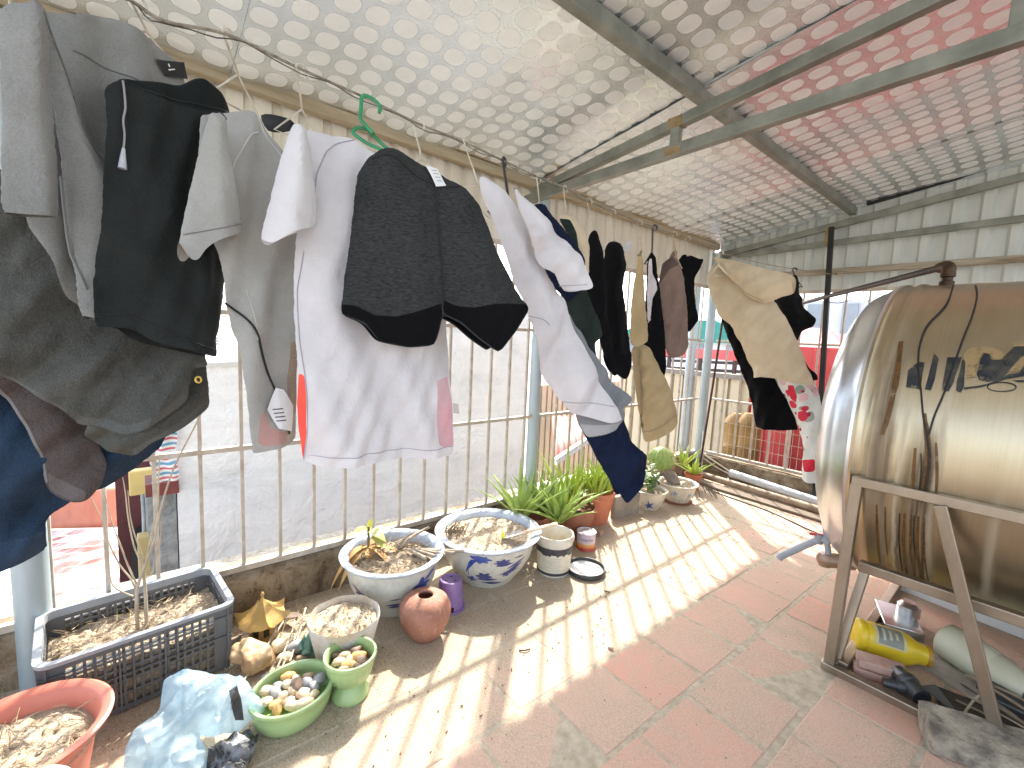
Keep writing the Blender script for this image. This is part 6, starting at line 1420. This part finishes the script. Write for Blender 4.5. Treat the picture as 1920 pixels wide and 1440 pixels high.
# 3. light grey technical tee
lg = cloth('light_grey_jersey', (.38,.37,.34), (.29,.28,.255), .35); mesh_ = cloth('tan_mesh', (.36,.29,.22), (.20,.155,.11), .85)
pl3 = plane2(305, .78, 560, .99, 500)
t, P = garment('grey_tee', 'light grey technical tee with black cord and white care tag, beside the white tee', 'tee',
  [dict(nm='body', cuts=[('mesh_panel', [(536,640),(558,640),(559,776),(538,778),(533,720)], mesh_, False), ('mesh_hem', [(500,815),(538,806),(541,780),(558,780),(558,822),(515,832)], cloth('pale_mesh', (.46,.42,.36), (.28,.24,.2), .85), True), ('faded_print', [(478,775),(492,770),(500,800),(534,812),(530,830),(490,836),(476,828)], cloth('coral_fade', (.46,.24,.21), (.40,.33,.3), .3), False)], m=0, poly=[(366,216),(468,203),(485,212),(505,255),(530,290),(562,318),(563,500),(561,660),(560,828),(515,838),(468,851),(455,780),(440,655),(414,575),(400,480),(385,430),(362,320)], th=.03, w=.10, folds=F1, seed=14, crease=.0015, g=.010, open_edges=(8,9)),
   dict(nm='sleeve', m=0, poly=[(364,218),(398,222),(406,300),(420,370),(433,438),(400,447),(372,454),(345,472),(332,497),(316,494),(304,455),(318,390),(340,300)], th=.028, w=.06, folds=F2, seed=15, crease=.0015, lift=.055, g=.010, open_edges=(4,5,6,7,8,9))], pl3, [lg])
S = MB(); P['body'].seam(S, [(478,212),(492,255),(518,300)], .0016); P['body'].seam(S, [(480,250),(462,254),(445,280),(425,310),(415,350),(412,380)], .0016); P['body'].seam(S, [(452,540),(464,590),(470,640)], .0012)
S.build('seam', stitch, t); S = MB(); P['body'].seam(S, [(409,567),(432,582),(446,592),(462,612),(470,628),(480,660),(492,690),(506,724),(520,765),(535,800),(537,815)], .0022, .003); S.build('cord', dkthread, t)
S = MB(); P['sleeve'].seam(S, [(308,446),(345,440),(390,432),(428,424)], .0008); S.build('hem_stitch', mat('grey_seam', (.17,.17,.16)), t)
P['body'].patch([(505,725),(520,728),(540,760),(537,806),(508,800),(488,765)], .012).build('care_tag', ltag, t, smooth=True)
for k in range(4): P['body'].patch([(498+k*2,764+k*7),(516+k*2,762+k*7),(516+k*2,764+k*7),(498+k*2,766+k*7)], .0135).build('tag_print', ink, t)


nk = Panel([(484,214),(508,214),(545,224),(557,242),(530,250),(500,248)], *plane2(480, .955, 560, 1.02, 230), th=.004, w=.01, seed=2, crease=.0015, g=.01); nk.mesh(MB()).build('inner_neck', mat('black_label_cloth', (.012,.012,.014)), t, smooth=True, recalc=False)
hanger((566,131), (566,205), .90, M['whitewire'], 'white wire hanger between the grey tee and the white tee', dn=1.0, pl=pl3, span=.06)
# 4. white tee with orange piping
wt1 = cloth('white_jersey', (.74,.71,.71), (.63,.60,.61), .25, trans=.22); wt2 = cloth('white_ribbed', (.76,.74,.73), (.66,.63,.63), .3, trans=.2)
pl4 = plane2(475, .85, 850, 1.13, 560)
t, P = garment('white_tee', 'thin white sports tee with orange piping down one side, behind the dark grey shorts', 'tee',
  [dict(nm='body', cuts=[('piping', [(557,698),(566,702),(571,760),(576,820),(575,866),(566,850),(557,770)], mat('orange_red_piping', (.85,.085,.045), (.75,.06,.04), 20, .6), False), ('faded_panel', [(812,712),(840,705),(846,760),(848,835),(828,838),(811,828)], cloth('washed_red', (.62,.33,.36), (.66,.48,.5), .3, trans=.2), False)], m=0, poly=[(538,240),(600,246),(662,256),(700,285),(770,330),(815,420),(842,560),(848,700),(850,852),(805,853),(760,855),(715,858),(680,862),(640,868),(600,876),(572,866),(556,750),(550,640),(548,520),(552,440),(556,330)], th=.03, w=.11, folds=[(.02,.2,.1),(.012,.1,.35),(.006,.05,-.4)], seed=17, crease=.0015, g=.010, open_edges=(8,9,10,11,12,13,14)),
   dict(nm='sleeve', m=1, poly=[(534,241),(560,248),(572,300),(580,370),(583,424),(578,434),(545,440),(512,455),(492,469),(474,454),(488,400),(505,330)], th=.04, w=.06, folds=F2, seed=18, crease=.0015, lift=.05, g=.010, open_edges=(5,6,7,8))], pl4, [wt1, wt2])


S = MB(); P['body'].seam(S, [(574,868),(576,800),(566,700),(558,640),(556,540),(566,470)], .0012); P['body'].seam(S, [(665,262),(630,270),(605,290),(588,330),(582,400)], .0014); P['body'].seam(S, [(580,856),(640,850),(700,842),(760,838),(848,836)], .0010); S.build('seam', mat('lilac_grey_thread', (.40,.38,.42)), t)
P['body'].patch([(848,755),(857,757),(857,775),(848,774)], .002).build('side_label', mat('beige_label', (.55,.50,.42)), t)
# 5. dark grey shorts
dg = cloth('charcoal_marl', (.044,.046,.044), (.016,.017,.017), .85, stretch=(.22,.22,1.0)); bk1 = cloth('black_cotton', (.004,.004,.005), (.002,.002,.0025), .4, rough=.95)
pl5 = plane2(640, .89, 990, 1.05, 460)
out5 = [(668,322),(690,292),(715,277),(742,279),(772,292),(812,315),(862,344),(900,378),(925,450),(960,520),(993,578),(962,620),(918,660),(888,636),(858,606),(822,590),(815,620),(804,646),(760,651),(708,641),(680,606),(638,590),(642,530),(655,440),(662,380)]
t, P = garment('dark_grey_shorts', 'charcoal marl shorts with black hems and a white care label on a green hanger', 'shorts',
  [dict(nm='body', cuts=[('hem_band', [(640,570),(668,575),(700,592),(740,594),(775,585),(820,570),(821,592),(804,644),(760,649),(709,639),(681,604),(640,589)], bk1, True), ('hem_band', [(823,563),(850,575),(880,578),(910,572),(950,570),(987,570),(991,580),(961,618),(918,657),(889,633),(859,603),(824,588)], bk1, True)], m=0, poly=out5, th=.035, w=.09, folds=[(.018,.16,.15),(.009,.08,-.3)], seed=20, crease=.0015, g=.010, open_edges=(10,11,12,13,14,15,16,17,18,19,20))], pl5, [dg])


S = MB(); P['body'].seam(S, [(812,352),(816,420),(821,500),(823,575)], .0022); P['body'].seam(S, [(694,300),(722,296),(750,312),(785,342),(820,352),(862,352)], .0026); S.build('seam', dkthread, t)
P['body'].patch([(796,312),(819,318),(833,352),(812,356)], .008).build('care_label', ltag, t, smooth=True)
for k in range(4): P['body'].patch([(806+k*3,322+k*7),(817+k*3,322+k*7),(817+k*3,323.5+k*7),(806+k*3,323.5+k*7)], .0095).build('label_print', mat('grey_ink', (.35,.35,.35)), t)
hg = thing('hanger', 'green plastic hanger hooked above the charcoal shorts', 'hanger', at(690, 190, rdep(690))); 
hp = [at(u, v, .965) for u, v in [(711,212),(712,200),(702,188),(688,180),(679,182),(677,200),(676,222),(688,238),(700,250)]]
MB().tube(catmull(hp, 5), .0042, 8).build('hook', M['greenplastic'], hg, smooth=True)
MB().tube(catmull([at(u, v, .975) for u, v in [(688,242),(670,240),(663,250),(690,270),(720,285),(760,330)]], 4), .0042, 8).build('arm', M['greenplastic'], hg, smooth=True); MB().tube([at(686,240,.972), at(720,274,.99), at(770,310,1.0)], .0042, 8).build('arm', M['greenplastic'], hg, smooth=True)
hanger((785,233), (790,298), 1.0, M['whitewire'], 'white wire hanger clipped into the charcoal shorts waistband', dn=1.02, span=.10)
# 6. long leaning white tee
pl6 = plane_at(1010, 560, 1.34, 24)
t, P = garment('white_tee', 'plain white tee blown sideways by the wind next to the charcoal shorts', 'tee',
  [dict(nm='body', m=0, poly=[(893,331),(906,325),(948,358),(978,400),(1003,465),(1025,520),(1060,565),(1085,630),(1120,700),(1166,786),(1128,788),(1096,780),(1062,772),(1042,742),(1020,710),(1000,650),(985,592),(962,525),(932,440),(908,385)], th=.035, w=.10, folds=[(.03,.22,-.45),(.016,.11,-.55),(.007,.06,-.3)], seed=23, g=.012, open_edges=(9,10,11)),
   dict(nm='sleeve', m=0, poly=[(946,358),(972,382),(1015,425),(1055,468),(1079,498),(1082,547),(1058,549),(1034,547),(1020,518),(1000,512),(984,468),(962,418)], th=.03, w=.07, folds=[(.016,.14,-.7),(.008,.07,-.5)], seed=24, lift=.06, g=.012, open_edges=(4,5,6))], pl6, [wt1])
S = MB(); P['body'].seam(S, [(1048,752),(1090,752),(1146,760)], .0016); P['sleeve'].seam(S, [(1028,540),(1050,540),(1076,538)], .0014); P['body'].seam(S, [(985,592),(1010,600),(1020,612)], .0014); S.build('seam', mat('lilac_grey_thread', (.40,.38,.42)), t)
hanger((872,267), (897,345), 1.30, M['whitewire'], 'white wire hanger at the shoulder of the leaning white tee', dn=1.34, yaw=70)
hanger((945,302), (955,385), 1.4, M['blackplastic'], 'black plastic hanger behind the leaning white tee', 'black hangers on the line', r=.0045, dn=1.48, yaw=70)
# 7. mid grey tee behind, navy shorts
mg = cloth('mid_grey_marl', (.23,.235,.245), (.15,.155,.165), .55); nav_ = cloth('navy_twill', (.007,.013,.036), (.004,.007,.020), .3)
t, P = garment('grey_marl_tee', 'mid grey marl tee half hidden behind the leaning white tee', 'tee',
  [dict(nm='body', cuts=[('hem_band', [(1088,796),(1130,790),(1160,786),(1170,798),(1130,805),(1097,818)], cloth('pale_grey_rib', (.36,.36,.37), (.28,.28,.29)), True)], m=0, poly=[(985,470),(1020,520),(1062,580),(1110,655),(1150,715),(1181,745),(1172,760),(1160,762),(1176,782),(1166,800),(1130,806),(1098,820),(1086,800),(1060,720),(1020,620)], th=.034, w=.09, folds=FL, seed=26, g=.012, open_edges=(9,10))], plane_at(1100, 690, 1.50, 24), [mg])

t, P = garment('navy_shorts', 'navy blue shorts leg swinging low above the grey slab', 'shorts',
  [dict(nm='leg', m=0, poly=[(1070,700),(1120,690),(1160,740),(1186,830),(1218,856),(1212,882),(1190,910),(1166,938),(1140,900),(1112,852),(1094,818)], th=.04, w=.09, folds=FL, seed=28, g=.012, open_edges=(5,6,7))], plane_at(1140, 840, 1.58, 24), [nav_])
# 8-9 navy shirt, cream shirt, green tee
t, P = garment('navy_shirt', 'small dark navy shirt hanging edge on behind the white sleeve', 'shirt',
  [dict(nm='body', m=0, poly=[(993,396),(1000,382),(1018,379),(1032,400),(1055,425),(1080,452),(1096,485),(1098,515),(1088,535),(1060,570),(1020,520),(1000,470)], th=.04, w=.08, folds=F2, seed=30, g=.012, open_edges=(7,8))], plane_at(1045, 460, 1.62, 30), [nav_])
hanger((1010,332), (1011,378), 1.6, M['whitewire'], 'white wire hanger of the small navy shirt', dn=1.60, span=.06, yaw=60)
crm = cloth('cream_cotton', (.62,.52,.36), (.52,.42,.28), .25, trans=.1); grn = cloth('bottle_green_jersey', (.024,.034,.029), (.012,.018,.015), .4)
t, P = garment('cream_shirt', 'cream shirt with dark collar hanging edge on beside the black dress', 'shirt',
  [dict(nm='body', cuts=[('collar', [(1048,410),(1062,414),(1074,440),(1084,475),(1076,480),(1060,445)], grn, False)], m=0, poly=[(1046,408),(1060,400),(1076,408),(1098,436),(1107,462),(1106,518),(1096,516),(1084,482),(1064,442)], th=.034, w=.07, folds=F2, seed=31, g=.012, open_edges=(5,6))], plane_at(1080, 450, 1.76, 30), [crm])

hanger((1060,353), (1062,402), 1.75, M['whitewire'], 'white wire hanger of the cream shirt', dn=1.76, span=.07, yaw=60)
t, P = garment('bottle_green_tee', 'dark bottle green tee behind the grey marl tee', 'tee',
  [dict(nm='body', m=0, poly=[(1046,440),(1070,450),(1088,520),(1106,560),(1131,626),(1106,642),(1112,662),(1128,700),(1086,655),(1060,600),(1040,520)], th=.034, w=.08, folds=F2, seed=32, g=.012, open_edges=(4,5,6))], plane_at(1090, 580, 1.80, 30), [grn])
# 10 black garments
t, P = garment('black_skirt', 'narrow black garment pegged by one corner left of the black dress', 'skirt',
  [dict(nm='body', m=0, poly=[(1101,437),(1110,427),(1121,426),(1125,448),(1134,478),(1138,560),(1146,640),(1152,705),(1128,662),(1108,590),(1096,540),(1098,490)], th=.04, w=.08, folds=F2, seed=34, g=.02, open_edges=(6,7))], plane_at(1115, 560, 2.0, 20), [bk1])
hanger((1105,376), (1113,428), 2.0, M['whitewire'], 'white twisted wire hanger of the narrow black garment', dn=2.0, span=.03, yaw=40)
t, P = garment('black_dress', 'long black dress with a small white size tag, the bulkiest dark garment', 'dress',
  [dict(nm='body', m=0, poly=[(1133,458),(1150,448),(1164,452),(1171,468),(1178,502),(1172,520),(1170,545),(1178,600),(1183,655),(1172,690),(1166,706),(1158,714),(1152,700),(1138,690),(1124,640),(1122,560),(1128,500)], th=.09, w=.10, folds=F1, seed=35, g=.02, open_edges=(8,9,10,11,12))], plane_at(1150, 580, 2.12, 15), [bk1])
P['body'].patch([(1170,458),(1178,455),(1177,472),(1171,474)], .01).build('size_tag', ltag, t)
hanger((1150,397), (1152,450), 2.1, M['whitewire'], 'white twisted wire hanger of the long black dress', dn=2.12, span=.06, yaw=40)
# 11 khaki trousers
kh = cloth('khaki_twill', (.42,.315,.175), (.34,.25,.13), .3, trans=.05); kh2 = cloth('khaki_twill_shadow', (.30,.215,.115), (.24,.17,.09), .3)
t, P = garment('khaki_trousers', 'khaki trousers hanging edge on with one leg blown out below the black vest', 'trousers',
  [dict(nm='upper', m=0, poly=[(1196,470),(1204,464),(1208,500),(1211,560),(1217,638),(1204,646),(1190,653),(1178,638),(1181,570),(1190,510)], th=.03, w=.07, folds=F2, seed=37, g=.02, open_edges=(4,5,6)),
   dict(nm='leg', m=0, poly=[(1196,640),(1222,650),(1240,690),(1256,716),(1270,760),(1276,786),(1268,802),(1240,820),(1209,833),(1198,770),(1190,700)], th=.04, w=.08, folds=FL, seed=38, g=.02, open_edges=(5,6,7), lift=-.03),
   dict(nm='leg', m=1, poly=[(1181,650),(1196,645),(1203,700),(1205,760),(1208,832),(1198,790),(1188,720)], th=.04, w=.05, folds=F2, seed=39, g=.02, lift=.0)], plane_at(1210, 640, 2.42, 10), [kh, kh2])
S = MB(); P['leg'].seam(S, [(1206,812),(1240,798),(1272,776)], .002); S.build('hem_stitch', mat('khaki_stitch', (.27,.2,.11)), t)
hanger((1200,417), (1203,468), 2.4, M['whitewire'], 'white twisted wire hanger of the khaki trousers', dn=2.4, span=.02, yaw=40)
# 12 black vest with white trim
t, P = garment('black_vest', 'black vest with white piping on a black hanger between khaki and brown', 'vest',
  [dict(nm='body', cuts=[('hem_trim', [(1206,672),(1216,680),(1222,700),(1214,696),(1205,688)], cloth('pale_grey_rib', (.36,.36,.37), (.28,.28,.29)), False)], m=0, poly=[(1213,486),(1221,471),(1231,482),(1233,512),(1238,545),(1246,610),(1250,680),(1247,705),(1236,719),(1220,714),(1206,700),(1203,640),(1209,560)], th=.034, w=.07, folds=F2, seed=40, g=.012, open_edges=(7,8,9)),
   dict(nm='trim', m=1, poly=[(1213,488),(1220,484),(1222,520),(1228,525),(1231,545),(1222,560),(1217,605),(1211,610),(1210,550)], th=.02, w=.03, folds=F2, seed=41, g=.012, lift=.04)], plane_at(1225, 600, 2.55, 10), [bk1, cloth('lilac_white', (.66,.60,.62), None, .3, trans=.15)])

hanger((1228,426), (1222,474), 2.5, M['blackplastic'], 'black plastic hanger of the black vest', 'black hangers on the line', r=.0055, dn=2.55, span=.04, yaw=40)
# 13 brown tee
brn = cloth('dusty_brown_jersey', (.215,.145,.115), (.165,.11,.087), .3)
t, P = garment('brown_tee', 'dusty brown tee with its sleeve toward the camera, left of the little black top', 'tee',
  [dict(nm='body', m=0, poly=[(1258,470),(1270,464),(1272,490),(1284,522),(1289,570),(1293,655),(1286,665),(1255,673),(1243,635),(1238,590),(1242,520)], th=.04, w=.08, folds=F1, seed=43, g=.02, open_edges=(6,7)),
   dict(nm='sleeve', cuts=[('shoulder_yoke', [(1241,498),(1259,484),(1270,500),(1252,510),(1236,535),(1231,550)], cloth('dark_taupe', (.11,.075,.065), (.085,.06,.05), .3), False)], m=0, poly=[(1240,497),(1260,482),(1276,505),(1282,535),(1278,572),(1262,602),(1240,616),(1227,604),(1229,550)], th=.03, w=.06, folds=F2, seed=44, g=.012, lift=.06, open_edges=(4,5,6))], plane_at(1262, 570, 2.66, 5), [brn])

hanger((1265,438), (1267,480), 2.6, mat('tan_plastic', (.45,.33,.2), None, 9, .4), 'tan plastic hanger showing at the neck of the brown tee', r=.005, dn=2.62, span=.05, yaw=30)
# 14 black top
t, P = garment('ruffled_blouse', 'little black ruffled top hanging last before the corner', 'top',
  [dict(nm='body', m=0, poly=[(1268,492),(1280,476),(1298,479),(1309,484),(1321,485),(1314,503),(1303,522),(1303,548),(1306,575),(1311,598),(1300,612),(1291,624),(1284,570),(1276,520)], th=.034, w=.07, folds=F2, seed=46, g=.012, open_edges=(9,10,11))], plane_at(1292, 550, 2.85, 5), [bk1])
hanger((1290,447), (1290,478), 2.8, M['whitewire'], 'white wire hanger of the little black top', dn=2.82, span=.05, yaw=20)
# 15 cream tee on the second line, 16 black garments, 17 floral trousers
pl15 = plane_at(1430, 600, 2.72, -20)
crt = cloth('cream_jersey', (.64,.53,.37), (.55,.44,.295), .25, trans=.12)
t, P = garment('cream_tee', 'cream tee blown outward by the wind on the second line beside the tank', 'tee',
  [dict(nm='body', m=0, poly=[(1325,516),(1340,492),(1362,500),(1390,512),(1425,540),(1455,568),(1472,592),(1492,625),(1512,680),(1530,722),(1490,718),(1452,708),(1430,706),(1413,709),(1396,660),(1372,612),(1346,592),(1331,550)], th=.045, w=.10, folds=[(.035,.30,-.5),(.018,.15,-.6),(.008,.07,-.4)], seed=50, g=.012, open_edges=(9,10,11,12)),
   dict(nm='sleeve', m=0, poly=[(1345,484),(1372,488),(1402,495),(1450,508),(1482,514),(1497,522),(1499,554),(1470,562),(1446,573),(1418,562),(1392,540),(1362,510)], th=.04, w=.09, folds=[(.02,.2,-1.1),(.01,.1,-.9)], seed=51, g=.012, lift=.08, open_edges=(4,5))], pl15, [crt])
S = MB(); P['sleeve'].seam(S, [(1360,505),(1390,535),(1418,556),(1445,568)], .002); P['body'].seam(S, [(1398,505),(1370,500),(1352,505)], .002); S.build('seam', mat('tan_stitch', (.36,.27,.17)), t)
hanger((1352,474), (1347,497), 2.8, mat('cream_plastic', (.66,.6,.48), None, 9, .4), 'cream plastic hanger in the neck of the cream tee', r=.006, rope=RP2[1], dn=2.78, span=.06, yaw=-20)
t, P = garment('black_trousers', 'black trousers leg hanging behind the cream tee', 'trousers',
  [dict(nm='leg', m=0, poly=[(1340,560),(1400,580),(1450,640),(1470,720),(1488,770),(1499,805),(1470,806),(1440,804),(1416,800),(1402,730),(1380,672),(1356,612)], th=.04, w=.10, folds=F1, seed=53, g=.012, open_edges=(5,6,7))], plane_at(1430, 710, 2.95, -15), [bk1])
t, P = garment('black_fluffy_jacket', 'fluffy black jacket behind the cream sleeve next to the dark pole', 'jacket',
  [dict(nm='body', m=0, poly=[(1440,520),(1478,525),(1486,514),(1496,512),(1500,535),(1498,555),(1510,556),(1503,572),(1522,588),(1536,600),(1530,608),(1526,614),(1505,621),(1496,640),(1506,665),(1516,688),(1538,704),(1529,718),(1512,700),(1490,660),(1470,610),(1450,570)], th=.04, w=.07, folds=[(.03,.08,.4),(.02,.05,1.2)], seed=54, g=.02, smooth=1)], plane_at(1490, 610, 3.05, -15), [cloth('black_fleece', (.012,.012,.012), (.006,.006,.006), .6, wr=1.0)])
hanger((1488,505), (1490,520), 3.2, M['blackplastic'], 'black plastic hanger of the fluffy black jacket', 'black hangers on the line', r=.006, rope=at(1490,505,3.42), dn=3.05, span=.05, yaw=-10)
for k, u in enumerate((1375, 1402, 1440, 1462)):
    a = at(u, 481+(u-1352)*.17, 3.02+(u-1352)*.0025); mb = MB(); mb.tube(catmull([a+Vector((.01,0,-.012)), a+Vector((.006,.004,.008)), a+Vector((-.008,0,.006)), a+Vector((-.008,0,-.04)), a+Vector((.0,.0,-.08))], 5), .0035, 6)
    tag(mb.build('hanger_hook', M['whitewire'], None, smooth=True), 'bare white hook on the second clothesline above the cream tee', 'hook', 'bare hooks on the second line')
def floral():
    m, t_, b = nt('floral_print'); v = coords(t_); nn = N(t_, 'ShaderNodeTexNoise', Scale=9.0, Detail=2.0); t_.links.new(v, nn.inputs['Vector'])
    vd = t_.nodes.new('ShaderNodeVectorMath'); vd.operation = 'MULTIPLY_ADD'; t_.links.new(nn.outputs['Color'], vd.inputs[0]); vd.inputs[1].default_value = (.05,.05,.05); t_.links.new(v, vd.inputs[2])
    def fl(scale, rad, off):
        mp = N(t_, 'ShaderNodeMapping'); mp.inputs['Location'].default_value = off; t_.links.new(vd.outputs[0], mp.inputs[0])
        vo = N(t_, 'ShaderNodeTexVoronoi', Scale=scale); t_.links.new(mp.outputs[0], vo.inputs['Vector']); return mth(t_, 'LESS_THAN', vo.outputs['Distance'], rad)
    c = ramp(t_, nz(t_, v, 8, 3), [(.4, (.60,.63,.57)), (.65, (.70,.70,.67))]).outputs[0]
    c = mixc(t_, mth(t_, 'MULTIPLY', fl(11, .30, (3,1,2)), .8), c, (.20,.24,.20)); c = mixc(t_, fl(8, .24, (0,0,.3)), c, (.58,.03,.06)); c = mixc(t_, fl(16, .17, (1,5,0)), c, (.30,.02,.05)); c = mixc(t_, mth(t_, 'MULTIPLY', fl(9, .2, (7,2,1)), .8), c, (.72,.38,.42))
    t_.links.new(c, b.inputs[0]); b.inputs['Roughness'].default_value = .85; bumpit(t_, b, nz(t_, v, 22, 3), .3, .01); return m
t, P = garment('floral_trousers', 'white trousers printed with red flowers hanging against the tank end', 'trousers',
  [dict(nm='leg', cuts=[('printed_flower', [(1484,722),(1496,722),(1502,742),(1500,755),(1490,748),(1484,736)], mat('rose_red', (.66,.02,.045), (.42,.01,.03), 40, .8), False), ('printed_flower', [(1507,862),(1530,860),(1536,872),(1528,884),(1512,884)], mat('rose_red', (.66,.02,.045)), False)], m=0, poly=[(1440,690),(1500,700),(1530,720),(1541,760),(1549,800),(1546,850),(1541,880),(1536,906),(1520,905),(1505,897),(1506,870),(1508,840),(1498,800),(1478,758)], th=.045, w=.09, folds=F1, seed=57, g=.012, open_edges=(7,8))], plane_at(1510, 810, 2.74, -25), [floral()])
